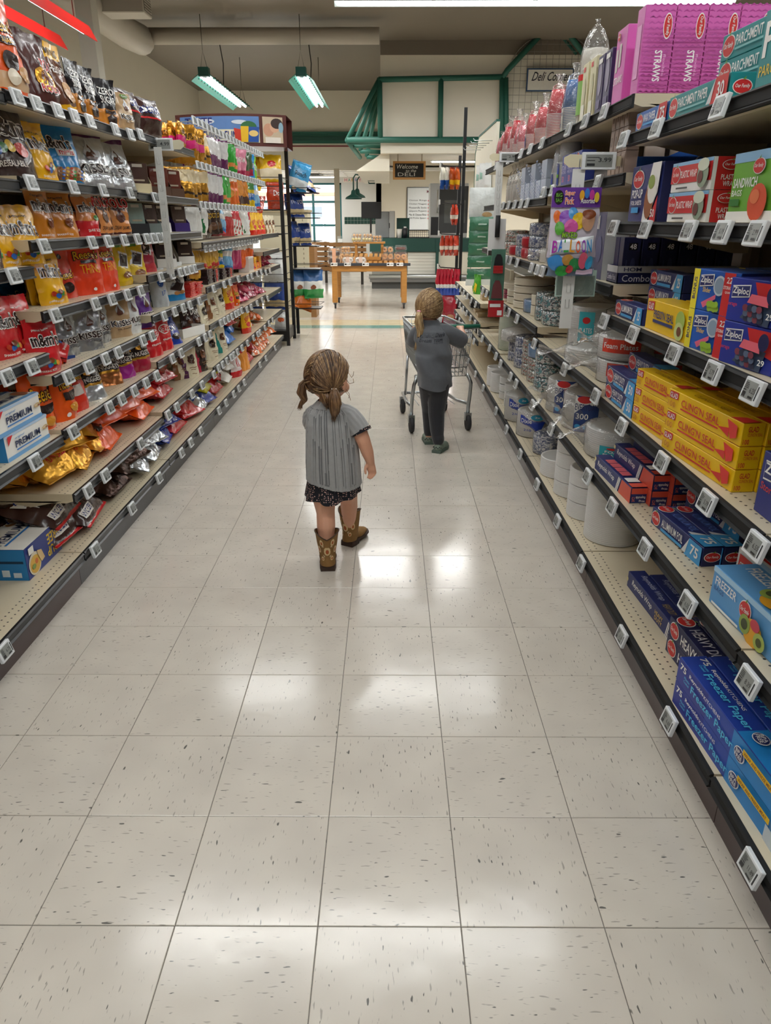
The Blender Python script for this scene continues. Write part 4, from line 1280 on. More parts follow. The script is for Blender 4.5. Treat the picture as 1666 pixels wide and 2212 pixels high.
PL('mm_red', 8, 62, L_B, W5, back=.06); PL('mm_red', 40, 100, L_B, W5, back=.05); PL('mm_red', 80, 146, L_B, W5, back=.0, lean=2); LAY('mm_red', 155, L_B, 'lying beside the standing red pouches', .06, 0, 20)
PL('mm_blue', 40, 110, L_B, 'behind the red pouches', back=.25, sc=.9)
PL('kiss', 136, 184, L_B, W5, back=.07); PL('kiss', 170, 236, L_B, W5, rows=2); PL('kiss', 212, 250, L_B, W5, back=.07)
PL('kiss_tan', 238, 296, L_B, W5, rows=2); PL('hugs', 283, 314, L_B, W5); PL('kiss_pur', 308, 343, L_B, W5, rows=2)
PL('oval', 338, 372, L_B, W5); PL('bark', 358, 409, L_B, W5, rows=2)
PL('reese_o', 12, 60, L_P, 'behind the cracker boxes', back=.2); PL('reese_o', 40, 95, L_P, 'behind the cracker boxes', back=.12)
W6 = 'on the shelf beside the cracker boxes'
PL('reese_o', 76, 136, L_P, W6, back=.03); PL('reese_o', 140, 178, L_P, W6); PL('star', 160, 203, L_P, W6)
PL('nug_sil', 198, 242, L_P, W6, lean=-14); PL('nug_cop', 222, 276, L_P, W6, lean=-16, back=.04); PL('nug_pur', 262, 302, L_P, W6, lean=-10, back=.04); PL('nug_red', 282, 312, L_P, W6, back=.06); PL('nug_red', 300, 335, L_P, W6)
PL('kitkat', 328, 360, L_P, W6); PL('kitkat', 352, 382, L_P, W6); PL('york', 372, 402, L_P, W6, lean=-20)
# cracker boxes
for lv in range(2):
    for c_ in range(2):
        put('premium', (XL - .03 - c_ * .103, 2.445 - lv * .03, .641 + lv * .0885), (0, 0, R(90)), 'stacked on the candy shelf')
put('soup', (XL - .10, 2.535, .146), (0, 0, R(90)), 'on the bottom candy shelf'); put('soup', (XL - .295, 2.42, .146), (0, 0, R(90)), 'behind the front soup box'); put('soup', (XL - .295, 2.42, .272), (0, 0, R(90)), 'on top of another soup box')
put('clearbag', (XL - .04, 2.52, 1.33), (R(-70), 0, R(90)), 'on the short upper shelf')
# lying bags, lower shelves
W7 = 'on the second lowest candy shelf'
def LZ(key, X, Y, z, where, lvl=0, yaw=0, tilt=-74, sc=1.12):
    w, h, d = (q * sc for q in KW[key])
    put(key, (X, Y, z + d * .8 + lvl * d * .6), (R(tilt), R(JR.uniform(-6, 6)), R(90 + yaw)), where, sc)
for (X, Y, l_, yw) in [(-1.42, 2.75, 0, 14), (-1.29, 2.78, 0, -10), (-1.27, 2.98, 0, 12), (-1.30, 2.90, 1, -22), (-1.27, 3.18, 0, 5), (-1.30, 3.14, 1, 25), (-1.44, 2.98, 1, 8), (-1.40, 3.1, 2, -12), (-1.62, 2.8, 0, 0)]:
    LZ('twix', X, Y, .395, W7, l_, yw)
for (k, p, b_, l_, yw) in [('reese_l', 262, .02, 0, 8), ('reese_l', 258, .06, 1, -10), ('reese_l', 285, .04, 2, 12), ('reese_l', 300, .05, 1, -8), ('take5', 332, .03, 0, 6), ('take5', 330, .05, 1, -12), ('take5', 345, .05, 2, 10), ('redlay', 372, .04, 0, 4), ('redlay', 374, .05, 1, -8), ('redlay', 372, .06, 2, 12), ('redlay', 385, .12, 3, 0)]:
    LAY(k, p, L_X, W7, b_, l_, yw)
W8 = 'on the bottom candy shelf'
for (k, p, b_, l_, yw) in [('snick', 150, .10, 0, 6), ('snick', 175, .05, 0, -4), ('snick', 172, .06, 1, 5), ('snick', 225, .03, 0, 8), ('snick', 150, .22, 1, -12), ('snick', 110, .26, 0, 10), ('snick', 120, .25, 1, -6), ('snick', 205, .20, 2, 15),
                            ('milky', 275, .05, 0, 0), ('milky', 292, .06, 1, 20), ('milky', 312, .05, 1, -10), ('milky', 270, .2, 1, 10), ('silblu', 330, .03, 0, 20), ('silblu', 345, .04, 1, -20), ('silblu', 352, .03, 0, 10), ('silblu', 340, .1, 2, 35), ('bluel', 378, .05, 0, 10), ('bluel', 380, .06, 1, -15), ('bluel', 374, .1, 2, 30),
                            ('kkl', 400, .05, 0, 0), ('kkl', 418, .05, 1, 15), ('kkl', 428, .05, 0, -15), ('kkl', 420, .12, 2, 10), ('silblu', 452, .03, 0, 5), ('bluel', 462, .03, 0, -10), ('yell', 460, .06, 1, 5), ('yell', 470, .07, 2, -10), ('redlay', 480, .05, 0, 0), ('redlay', 484, .07, 1, 12), ('purl', 503, .05, 0, 5), ('purl', 510, .06, 1, -12)]:
    LAY(k, p, L_0, W8, b_, l_, yw)
# far half of the candy run
W9 = 'on the far bottom candy shelf'
PL('mintbag', 508, 528, L_0, W9, back=.02); PL('peach', 524, 545, L_0, W9, back=.0); LAY('redlay', 548, L_0, W9, .03); LAY('redlay', 556, L_0, W9, .05, 1, 20); PL('yelup', 545, 560, L_0, W9, back=.1)
for k in range(4):
    LAY('orgl', 562 + k * 8, L_0, W9, .03, 0, k * 9 - 15); LAY('orgl', 566 + k * 8, L_0, W9, .06, 1, -k * 7)
WA = 'on the baking pouch shelf'
PL('chip_d', 400, 436, L_X, WA, back=.03); PL('chip_e', 430, 455, L_X, WA, back=.02); PL('chip_a', 450, 478, L_X, WA, rows=2); PL('chip_c', 476, 498, L_X, WA, rows=2); PL('chip_b', 384, 410, L_X, WA, back=.1)
LAY('blwh', 508, L_X, WA, .04); LAY('blwh', 512, L_X, WA, .06, 1, 10); LAY('skit', 510, L_X, WA, .06, 2, -6)
for k in range(3): LAY('orgl', 548 + k * 10, L_X, WA, .05, k % 2, k * 12)
PL('yelup', 530, 548, L_X, WA)
WB = 'on the white tray shelf'
PL('tray', 396, 444, L_P, WB, back=-.01, lean=0); PL('dove', 404, 428, L_P, WB, back=.06); PL('dove', 420, 442, L_P, WB, back=.03)
PL('chip_a', 440, 456, L_P, WB); PL('chip_b', 454, 476, L_P, WB, rows=2); PL('chip_a', 474, 492, L_P, WB, rows=2); PL('yelup', 494, 512, L_P, WB); PL('reese_o', 508, 522, L_P, WB, sc=.7)
for k in range(9): LAY('magl' if k % 3 else 'pnkl', 532 + (k % 5) * 10, L_P, WB, .04 + .02 * (k // 5), k // 5, k * 23 % 40 - 20)
WC = 'stacked on the bar shelf'
for p, key, n in ((418, 'bar_r', 8), (432, 'bar_r', 7), (420, 'bar_m', 10), (440, 'bar_d', 11), (456, 'bar_d', 9), (470, 'bar_m', 8), (486, 'bar_d', 7), (500, 'bar_m', 6)):
    y = yat(p, XL - .03, .97); z = L_B(y)
    for i in range(n):
        bk_ = .03 if p in (418, 432) or key != 'bar_r' else .03
        put(key, (XL - .03 - (.09 if key != 'bar_r' and p < 445 else 0), y + JR.uniform(-.006, .006), z + .001 + i * .0112), (0, 0, R(90) + JR.uniform(-.08, .08)), WC)
y = yat(508, XL - .03, .97)
for i in range(10): put('wbox', (XL - .03, 6.9 + i * .024, L_B(6.9) + .001), (0, 0, R(90)), 'on the far candy shelf')
for i in range(4): put('ybox' if i % 2 else 'obox', (XL - .05, 7.22 + i * .13, L_B(7.2) + .001), (0, 0, R(90)), 'on the far candy shelf')
for k in range(10): LAY('magl', 545 + k * 5, L_B, 'in a heap on the far shelf', .05, k % 2, k * 31 % 50 - 25)

# ---- peg bars with hanging packs
def hang_kind(key, desc, zone, front, w=.115, h=.22, d=.03):
    add(key, 'hanging_pack', 'snack pack', desc, w, h, d * 1.35, zone, front, 'pillow', nu=10, nv=14, crinkle=1.5)
hang_kind('h_gold', 'gold nut pack with pink panel hanging on a peg', bands(foil('d79a34'), (.35, .55, film('d8307a'))), [T('NUTS', .2, .6, .8, .75, DBR)])
hang_kind('h_gold2', 'gold nut pack with white label hanging on a peg', bands(foil('d9a040'), (.6, .9, film('e8d6ae')), (.2, .32, film('3a2a1c'))), [])
hang_kind('h_goldr', 'yellow nut pack with red label hanging on a peg', bands(film('e0ac34'), (.3, .42, film('c8302a'))), [('e', .5, .2, .3, .08, film('a8702c'))])
hang_kind('h_pur', 'white snack pack with purple base hanging on a peg', bands(film('e2e0de'), (0, .38, film('6a2a5c')), (.9, 1, film('6a2a5c'))), [])
hang_kind('h_grn', 'bright green snack pack hanging on a peg', bands(film('35a83a'), (.12, .3, film('e08a4a')), (0, .12, film('2f9a34'))), [])
hang_kind('h_pnk', 'pink candy pack hanging on a peg', bands(film('df8aa2'), (0, .2, film('b8285a'))), [T('GUM', .2, .5, .8, .7, WHT)])
hang_kind('h_dgr', 'dark green pack with red base hanging on a peg', bands(film('3a5a34'), (0, .3, film('b01c44'))), [])
hang_kind('h_blu', 'bright blue candy pack hanging on a peg', bands(film('1c8fd8')), [T('SOUR', .15, .4, .85, .6, WHT)])
hang_kind('h_lim', 'lime green candy pack hanging on a peg', bands(film('7cc23a')), [T('JELLY', .15, .4, .85, .6, WHT)])
hang_kind('h_org', 'orange candy pack hanging on a peg', bands(film('e8702a'), (.85, 1, film('f0d8c0'))), [('e', .5, .4, .3, .15, film('f0a04a'))])
hang_kind('h_amb', 'amber honey candy pack with dark base hanging on a peg', bands(film('d98a2c'), (.15, .4, film('4a2a24')), (0, .15, film('e0b02a'))), [])
hang_kind('h_wgr', 'white snack pack with green corner hanging on a peg', lambda u, v: film('2f7a4a') if u + v < .6 and v > .1 else film('e4e4e0'), [])
hang_kind('h_drk', 'dark chocolate pack with yellow lettering hanging on a peg', bands(film('33221c')), [T('COCO', .15, .6, .85, .8, film('e0b02a')), ('e', .5, .3, .35, .15, film('6a4a34'))])
hang_kind('h_bmx', 'pale blue and red candy pack hanging on a peg', bands(film('7fb4d8'), (.1, .25, film('2a7ac8')), (0, .1, film('c8303a')), (.6, .8, film('e8e2da'))), [])
hang_kind('h_red', 'red candy pack with white panel hanging on a peg', lambda u, v: film('e8e6e2') if .2 < u < .85 and v < .6 else film('cf2434'), [('e', .5, .25, .15, .06, film('9a3a2a'))])
hang_kind('h_rsp', 'raspberry candy pack hanging on a peg', bands(film('b8406a'), (.7, 1, film('e6dcd8')), (0, .3, film('c0306a'))), [])
hang_kind('h_oj', 'orange jelly pack with white card hanging on a peg', bands(film('e8652a'), (.7, 1, film('efe2d6'))), [])
hang_kind('h_crd', 'red jelly pack with white card hanging on a peg', bands(film('b83a3a'), (.72, 1, film('ece4dc'))), [])
hang_kind('h_ylw', 'yellow and green candy pack hanging on a peg', bands(film('e8c81c'), (.3, .6, film('2a6ab0')), (.75, 1, film('4a8f4a'))), [T('SWT', .2, .4, .8, .55, WHT)])

def peg_bar(y0, y1, z, seq, where, X=XL - .03, dx=.05, rows=4, h=.22, pitch=.125):
    t = empty('peg_bar', (X, y0, z))
    MB().box(-.44, 0, -.01, -.42, y1 - y0, .02, metal('8f9296')).build('rail', t)
    MB().box(.012, 0, -.006, .016, y1 - y0, .006, metal('b9bcbf')).build('label_rail', t)
    n = int((y1 - y0) / pitch)
    for k in range(n):
        yy = (k + .5) * (y1 - y0) / n
        hk = MB(); hk.tube([(-.43, yy, 0), (.0, yy, 0), (.012, yy, .012)], .003, metal('b9bcbf'), 5)
        hk.build('hook', t)
        price_tag('L', 0, z + .028, 'small white price tag on peg bar ' + where, None, Y=y0 + yy, X=X + .022, tilt=8, sc=.95)
        key = seq[min(len(seq) - 1, int(k * len(seq) / n))]
        if key:
            sc = h / KW[key][1]
            for r_ in range(rows - (k % 3 == 1)):
                q_ = sc * JR.uniform(.88, 1.06)
                put(key, (X - .045 - r_ * dx, y0 + yy + JR.uniform(-.012, .012), z - h * q_ / sc + .004), (R(JR.uniform(-9, 4)), R(JR.uniform(-5, 5)), R(90 - 26 + JR.uniform(-24, 24))), where, (min(1.0, sc), 1, q_))
    tag(t, 'chrome peg bar with hooks ' + where, 'peg bar')
peg_bar(5.10, 7.9, 1.97, ['h_gold', 'h_gold', 'h_gold2', 'h_pur', 'h_pur', 'h_grn', 'h_grn', 'h_pnk', 'h_pnk', 'h_dgr', 'h_blu', 'h_lim'], 'on the highest row')
peg_bar(5.10, 7.9, 1.715, ['h_gold2', 'h_gold2', 'h_pur', 'h_pur', 'h_grn', 'h_grn', 'h_org', 'h_amb', 'h_amb', 'h_ylw', None, 'h_bmx'], 'on the second row')
peg_bar(5.10, 7.3, 1.475, ['h_wgr', 'h_wgr', 'h_drk', 'h_drk', 'h_bmx', 'h_crd', 'h_red', 'h_red', 'h_wgr', 'h_red'], 'on the third row', h=.20)
peg_bar(5.10, 7.3, 1.205, ['h_goldr', 'h_goldr', 'h_goldr', 'h_ylw', 'h_bmx', 'h_rsp', 'h_rsp', 'h_oj', 'h_oj', 'h_crd'], 'below the upper shelf', h=.21)
for k in range(3): PL('yelup', 548 + k * 9, 560 + k * 9, 1.26, 'on the far upper shelf', sc=.9); 
for k in range(3): PL('chip_b', 575 + k * 7, 584 + k * 7, 1.26, 'on the far upper shelf', sc=.9)
# hanging white clip strip with sign arm
cs = empty('clip_strip', (XL + .05, yat(352, XL + .05, 1.5), 1.74))
st_ = MB(); st_.box(-.02, -.003, -.62, .02, 0, 0, plas('dcdcd8'))
for k in range(9):
    st_.tube([(-.007, -.004, -.05 - k * .064), (-.007, -.006, -.08 - k * .064), (.007, -.006, -.08 - k * .064), (.007, -.004, -.05 - k * .064)], .0012, plas('a8a8a4'), 4)
st_.build('strip', cs)
MB().tube([(0, -.001, .0), (0, -.001, .03), (.0, .01, .045)], .0015, metal('b9bcbf'), 5).build('hook', cs)
tag(cs, 'long white plastic clip strip hanging before the candy shelves', 'clip strip')
sa = empty('sign_arm', (XL + .01, yat(335, XL, 1.78), 1.775))
MB().prism([(-.05, -.03), (.12, -.035), (.14, -.02), (.14, 0), (.12, .012), (-.05, .0)], 'y', 0, .004, plas('d6cfb4')).build('arm', sa)
ca = MB(); ca.box(-.075, -.014, -.03, .055, -.002, .03, M('plastic', 'dfe2e4'), .002)
ca.box(-.065, -.0146, -.022, .042, -.0138, .022, SCR)
decals(ca, lambda u, v, e: (-.065 + .107 * u, -.0146 - e * .3, -.022 + .044 * v), [T('4.99', .5, .35, .95, .75, INK), ('r', .05, .7, .4, .78, INK), ('r', .05, .5, .35, .58, INK), ('r', .05, .1, .35, .3, INK)])
ca.build('price_display', sa, (.03, 0, -.012))
tag(sa, 'cream sign arm with a price display reading 4.99', 'sign')

# ================================================================== WRAPS, PLATES, CUPS (right side)
NV = paper('24306e'); NVD = paper('1d2250'); RD = paper('cf2a2c'); WP = paper('f2f1ee'); LB = paper('3f9fdc'); TEA = paper('1f8a8e'); YLW = paper('f2c40c'); PNK = paper('d465b4'); GRB = paper('6fb03a')
def of(u, v, ru, rv):
    return [('e', u, v, ru * 1.1, rv * 1.12, WP), ('e', u, v, ru, rv, RD), T('Our Family', u - ru * .8, v - rv * .35, u + ru * .8, v + rv * .35, WP, s=.2), ('p', [(u - ru * .1, v + rv), (u + ru * .25, v + rv * 1.5), (u + ru * .2, v + rv)], paper('6f9a3a'))]
def BK(key, desc, w, h, d, base, **k):
    cat = k.pop('cat', 'box'); nm = k.pop('name', 'wrap_box')
    kind(key, nm, cat, desc, carton(w, h, d, base, **k)); KW[key] = (w, h, d)
def pointed(c, num, u0=.74):
    return [('p', [(u0 + .06, 1), (1, 1), (1, 0), (u0, 0)], c), ('p', [(u0 - .05, .1), (u0 + .06, .98), (u0 + .02, .1)], paper('d9dcdf')), T(num, u0 + .1, .25, .96, .8, WP, f=.02)]
BK('foil25', 'navy aluminum foil box with light blue end', .30, .052, .052, NV, front=of(.14, .5, .1, .36) + [T('ALUMINUM FOIL', .28, .42, .68, .85, WP), ('r', .28, .15, .68, .32, LB)] + pointed(LB, '25', .78), top=of(.14, .5, .1, .36) + [T('ALUMINUM FOIL', .3, .4, .7, .8, paper('5a6aa8'))])
BK('hd50', 'navy heavy duty foil box with blue end', .335, .056, .056, NV, front=of(.14, .5, .11, .4) + [T('HEAVY DUTY', .3, .5, .66, .88, WP), ('r', .3, .12, .66, .3, LB), T('ALUMINUM FOIL', .3, .33, .66, .46, WP)] + pointed(LB, '50', .74), top=[T('HEAVY DUTY', .3, .3, .66, .7, paper('5a6aa8')), ('p', [(.8, 1), (1, 1), (1, 0), (.74, 0)], LB)])
BK('press', 'yellow press and seal wrap box with avocado picture', .325, .088, .085, YLW, front=[('p', [(.03, .62), (.2, .66), (.2, .96), (.04, .92)], RD), T('GLAD', .05, .68, .19, .9, WP, f=.02), T("PRESS'N SEAL", .22, .45, .72, .72, NV, f=.02), ('r', .22, .3, .72, .4, NV), ('e', .88, .62, .1, .3, paper('a8c25a')), ('e', .88, .3, .1, .28, paper('c9d68a')), ('e', .89, .3, .05, .15, paper('7a4a2a'))], right=[T('GLAD', .1, .6, .5, .8, RD)])
def melon(u, v, s, a):
    return [('p', [(u, v + s * a), (u + s, v + s * .7 * a), (u + s * 1.05, v - s * .6 * a), (u + s * .5, v - s * a)], paper('e23a34')), ('p', [(u - s * .8, v - s * .3 * a), (u + s * .3, v + s * .1 * a), (u + s * .35, v - s * .95 * a)], paper('d8302c'))]
def cling(n): return [('p', [(.02, .58), (.16, .62), (.16, .97), (.03, .93)], RD), T('GLAD', .035, .64, .15, .9, WP, f=.02), T("CLING'N SEAL", .22, .42, .74, .78, RD, f=.01), ('r', .22, .26, .74, .34, RD), T(n, .03, .2, .14, .5, paper('c97a1c'))] + melon(.84, .55, .12, 3.2)
CT = [T("CLING'N SEAL", .25, .35, .75, .65, paper('b8860c')), ('p', [(.85, .0), (1, .0), (1, .8), (.88, .6)], paper('e23a34'))]
CE = [T('GLAD', .25, .62, .7, .86, RD), T("CLING'N SEAL", .25, .44, .9, .58, RD, f=0), T('100', .08, .1, .35, .32, RD)]
BK('cling200', 'yellow cling wrap box marked 200 with melon picture', .315, .056, .056, YLW, front=cling('200'), top=CT)
BK('cling100', 'yellow cling wrap box marked 100 with melon picture', .385, .056, .056, YLW, front=cling('100'), top=CT, right=CE)
ZL_ = lambda u0, v0, u1, v1: [('p', [(u0 - .02, v0 - .05), (u1 + .02, v0 + .02), (u1 + .02, v1 + .08), (u0 - .02, v1 + .02)], WP), ('p', [(u0 - .01, v0 - .02), (u1 + .005, v0 + .04), (u1 + .005, v1 + .05), (u0 - .01, v1)], NV), T('Ziploc', u0, v0 + .02, u1, v1, WP, f=.02)]
BK('zslider', 'blue slider bag box with green grapes and yellow edge', .215, .098, .11, paper('1f5fc0'), front=[('r', .0, 0, .14, 1, paper('f2e03a')), T('BONUS', .03, .25, .1, .8, NV, r=1)] + ZL_(.2, .62, .46, .84) + [T('Slider', .28, .46, .46, .58, YLW), ('e', .64, .66, .13, .24, paper('c9d3dc')), ('e', .64, .66, .1, .19, paper('8fa3b8')), ('p', [(.3, .2), (.6, .45), (.6, .34), (.36, .08)], paper('e86a8a'))] + [('e', .5 + .06 * (i % 4), .1 + .1 * (i // 4) + .02 * (i % 2), .045, .08, paper('9ac23a')) for i in range(8)] + [('r', .78, 0, 1, 1, RD), T('22', .84, .76, .96, .9, WP), T('STORAGE', .8, .62, .98, .7, WP), T('QUART', .85, .52, .98, .58, WP)], right=[('r', 0, 0, 1, 1, NV)], name='bag_box')
BK('z29', 'dark blue storage bag box with red corner and berries', .20, .095, .11, paper('23369a'), front=ZL_(.08, .58, .38, .8) + [('p', [(.48, .95), (1, .95), (1, .35), (.6, .5)], RD), ('p', [(.3, .12), (.82, .02), (.88, .5), (.5, .52)], paper('3f4f6a'))] + [('e', .42 + .09 * (i % 4), .14 + .12 * (i // 4), .05, .08, paper(['2a3550', '5a6a86', '7f3a4a'][i % 3])) for i in range(12)] + [('p', [(.46, .5), (.84, .46), (.8, .68), (.52, .7)], paper('e86a7a')), ('e', .88, .72, .09, .2, NVD), T('29', .84, .2, .96, .34, WP), T('storage', .08, .36, .3, .46, RD)], right=[('r', .1, .1, .9, .9, paper('2a3fa8'))], name='bag_box')
BK('pinkbox', 'pink and white storage bag box at the frame edge', .20, .15, .11, paper('e6b8bc'), front=[('r', 0, 0, 1, .3, WP), ('r', 0, .35, 1, .7, paper('c8404a')), T('STORAGE', .1, .48, .9, .64, WP)], name='bag_box')
BK('zstor', 'navy storage bag box with red lettering', .20, .14, .11, paper('24307e'), front=ZL_(.1, .62, .62, .86) + [T('Storage', .08, .38, .5, .54, RD), T('helps extend the', .5, .3, .8, .36, WP), T('life of food', .5, .22, .74, .28, WP)], top=[('r', .3, .2, .9, .8, paper('a8927a')), T('Ziploc', .3, .8, .6, .95, WP)], name='bag_box')
RY = [('r', 0, 0, 1, 1, NV), T('Reynolds Wrap', .08, .3, .56, .78, WP, s=.2), ('p', [(.70, 0), (1, 0), (1, 1), (.76, 1)], paper('d8553f'))] + [('p', [(.62 + k * .025, 0), (.634 + k * .025, 0), (.694 + k * .025, 1), (.68 + k * .025, 1)], WP) for k in range(3)] + [('e', .03, .8, .022, .14, paper('e0d29a'))]
BK('reyn', 'navy foil wrap box with coral end', .375, .054, .054, NV, front=RY, top=[('r', .18 + .13 * k, .2, .29 + .13 * k, .85, paper('d8606a')) for k in range(4)] + [('r', .75, .1, .86, .9, WP), ('r', .9, 0, 1, 1, paper('d8553f'))], right=[('r', 0, .62, 1, 1, paper('d8553f')), T('Reynolds', .3, .3, .9, .52, WP, r=2), T('Wrap', .5, .08, .9, .26, WP, r=2), T('75', .05, .15, .25, .45, paper('e0705a'), r=2)])
BK('alum75', 'blue aluminum foil box marked 75', .315, .056, .056, NV, front=of(.1, .5, .08, .38) + [T('ALUMINUM FOIL', .24, .35, .66, .8, WP), ('r', .24, .12, .66, .28, LB)] + pointed(LB, '75', .72), top=of(.1, .5, .08, .38) + [T('ALUMINUM FOIL', .24, .35, .66, .8, paper('5f7fd0'))] + pointed(LB, '75', .72), right=[('r', 0, 0, 1, 1, NVD)] + of(.5, .5, .4, .24))
BK('storbag', 'red and white storage bag box with blue foil edge', .225, .10, .11, paper('dfe3e6'), front=[('p', [(.05, .3), (.85, .2), (.95, .5), (.85, .8), (.05, .85)], RD), T('STORAGE BAGS', .08, .42, .66, .66, WP)] + of(.76, .52, .1, .2), top=[('p', [(.1, .1), (.9, .1), (.95, .8), (.1, .7)], RD), T('STORAGE BAGS', .12, .3, .8, .55, WP), ('r', 0, .8, 1, 1, paper('a8d3ea'))], name='bag_box')
def fruit(u, v, s, a=1.0):
    return [('e', u, v, s, s * a * 1.4, paper('e8a82a')), ('e', u - s * .9, v + s * .4, s * .6, s * a, paper('8fa34a')), ('e', u - s * .9, v + s * .4, s * .35, s * .55 * a, paper('3f4a2a')), ('e', u + s * .2, v + s * a, s * .5, s * .6 * a, paper('c8384a')), ('e', u + s * .9, v - s * .3, s * .6, s * .9 * a, paper('a8b85a')), ('e', u + s * .9, v - s * .3, s * .3, s * .45 * a, paper('4a522a'))]
BK('frz', 'light blue freezer bag box with cut fruit picture', .285, .10, .12, paper('5f9fd6'), front=[('r', 0, .86, 1, 1, paper('a8d0ee')), T('FREEZER', .06, .58, .4, .8, WP), T('BAGS', .06, .44, .22, .55, paper('2f5a9a')), ('r', .06, .06, .5, .12, WP)] + of(.56, .62, .08, .22) + fruit(.72, .3, .13, 1.8), top=[T('FREEZER', .1, .5, .45, .8, WP), ('r', 0, .86, .6, 1, paper('a8d0ee'))] + of(.62, .6, .09, .22) + fruit(.72, .35, .15, 1.6), right=[('r', .05, .05, .95, .95, paper('3f86c8'))], name='bag_box')
BK('zblue', 'bright blue zip bag box below the fruit boxes', .21, .10, .12, paper('1f6fd0'), front=ZL_(.08, .5, .5, .78) + [('e', .75, .4, .16, .3, paper('7fb8ea'))], top=[T('Ziploc', .2, .4, .7, .75, WP)], name='bag_box')
BK('slider', 'pale blue slider freezer bag box at the frame edge', .22, .2, .13, paper('6f9fd0'), front=[('r', 0, .84, 1, 1, paper('b8d6ee')), T('SLIDER', .1, .66, .42, .76, WP), T('FREEZER', .1, .48, .75, .64, WP, f=.02), T('BAGS', .1, .36, .42, .46, WP), ('r', 0, 0, 1, .2, paper('c9d3dc'))], name='bag_box')
BK('reynhd', 'navy heavy duty wrap box with gold lettering', .45, .06, .06, NV, front=[T('Reynolds Wrap', .1, .35, .5, .8, WP, s=.2), T('HEAVY', .56, .5, .7, .75, paper('d8b45a')), T('DUTY', .57, .2, .7, .45, paper('d8b45a')), ('p', [(.84, 0), (1, 0), (1, 1), (.87, 1)], paper('d8553f'))] + [('p', [(.77 + k * .022, 0), (.782 + k * .022, 0), (.812 + k * .022, 1), (.80 + k * .022, 1)], WP) for k in range(3)] + [('e', .03, .6, .015, .14, paper('e0d29a'))], top=[T('Reynolds Wrap', .1, .35, .5, .8, paper('a8b0d0'), s=.2), T('HEAVY DUTY', .56, .3, .72, .7, paper('a8925a'))])
BK('hdlong', 'dark navy heavy duty foil box with white capitals', .46, .06, .06, NVD, front=of(.09, .5, .06, .4) + [T('HEAVY DUTY', .2, .25, .62, .8, WP), T('ALUMINUM', .66, .5, .88, .8, paper('d8b45a')), T('FOIL', .66, .18, .76, .44, paper('d8b45a')), ('r', .78, .15, .86, .42, LB), ('p', [(.9, 0), (1, 0), (1, 1), (.94, 1)], LB)], top=of(.09, .5, .06, .4) + [T('HEAVY DUTY', .2, .25, .62, .8, paper('c9c9d6')), T('ALUMINUM', .66, .4, .88, .7, paper('d8b45a')), ('p', [(.9, 0), (1, 0), (1, 1), (.94, 1)], LB)])
FPF = [('r', 0, 0, .34, 1, paper('1f3296')), ('r', .34, 0, .6, 1, paper('1f46a8')), ('p', [(.6, 0), (1, 0), (1, 1), (.6, 1)], paper('1f86d0')), T('75', .03, .62, .1, .88, WP, f=.02), T('Reynolds', .14, .66, .30, .86, WP), T('KITCHENS', .31, .68, .48, .82, WP, f=0), T('Freezer Paper', .18, .18, .62, .58, paper('4fc0ea'), f=.015), T('Plastic', .1, .5, .16, .6, paper('4fc0ea')), T('Coated', .1, .36, .16, .46, paper('4fc0ea')), ('e', .69, .5, .045, .26, WP), ('e', .69, .5, .04, .23, NV), T('BPA', .662, .52, .718, .66, WP), T('FREE', .66, .36, .72, .5, WP), ('p', [(.72, .9), (.99, .9), (.99, .68), (.72, .68)], YLW), T('WRAP AND FREEZE MEAT', .73, .73, .97, .85, paper('8a4a1c'))]
BK('frpaper', 'long blue freezer paper box with yellow strip', .50, .072, .072, paper('1f3fa0'), front=FPF, top=[('p', [(.62, 0), (1, 0), (1, 1), (.62, 1)], paper('1f86d0'))] + FPF[3:], right=[('r', 0, 0, 1, 1, NVD), T('FP', .3, .4, .7, .6, LB)])
BK('wax', 'blue wax paper box with red end', .29, .055, .055, paper('2f62b0'), front=of(.14, .5, .1, .36) + [T('WAX PAPER', .28, .4, .66, .8, WP), ('r', .28, .22, .66, .32, LB)] + pointed(RD, '75', .72))
BK('parch', 'teal parchment paper box with red corner', .40, .06, .06, TEA, front=of(.1, .5, .075, .38) + [T('PARCHMENT PAPER', .2, .4, .7, .8, WP), ('r', .2, .24, .68, .32, paper('7fc0c0'))] + pointed(RD, '30', .76), right=of(.5, .5, .36, .24), top=[('r', .1, .2, .9, .8, paper('2a9a9c'))])
BK('parchbig', 'large teal parchment box with white capital letter', .22, .15, .08, TEA, front=[T('P', .06, .4, .3, .85, WP, f=.02), T('PARCHMENT', .06, .16, .8, .3, paper('e0c02a'))])
BK('popup', 'navy foil sheet box with baked potato picture', .29, .165, .07, NV, front=of(.25, .76, .17, .15) + [T('POP-UP', .1, .42, .46, .58, WP, f=.02), T('FOIL SHEETS', .1, .3, .46, .38, WP), ('r', .14, .16, .38, .26, LB), ('p', [(.55, .0), (.72, .0), (.95, .5), (.98, 1), (.72, 1), (.6, .5)], WP), ('e', .72, .35, .14, .3, paper('9a6038')), ('e', .8, .55, .14, .24, paper('ece8e0')), ('e', .76, .68, .1, .12, paper('8fa34a')), ('p', [(.8, 0), (1, 0), (1, .45)], RD), T('50', .84, .08, .96, .22, WP)], right=[('r', 0, 0, 1, 1, NVD)])
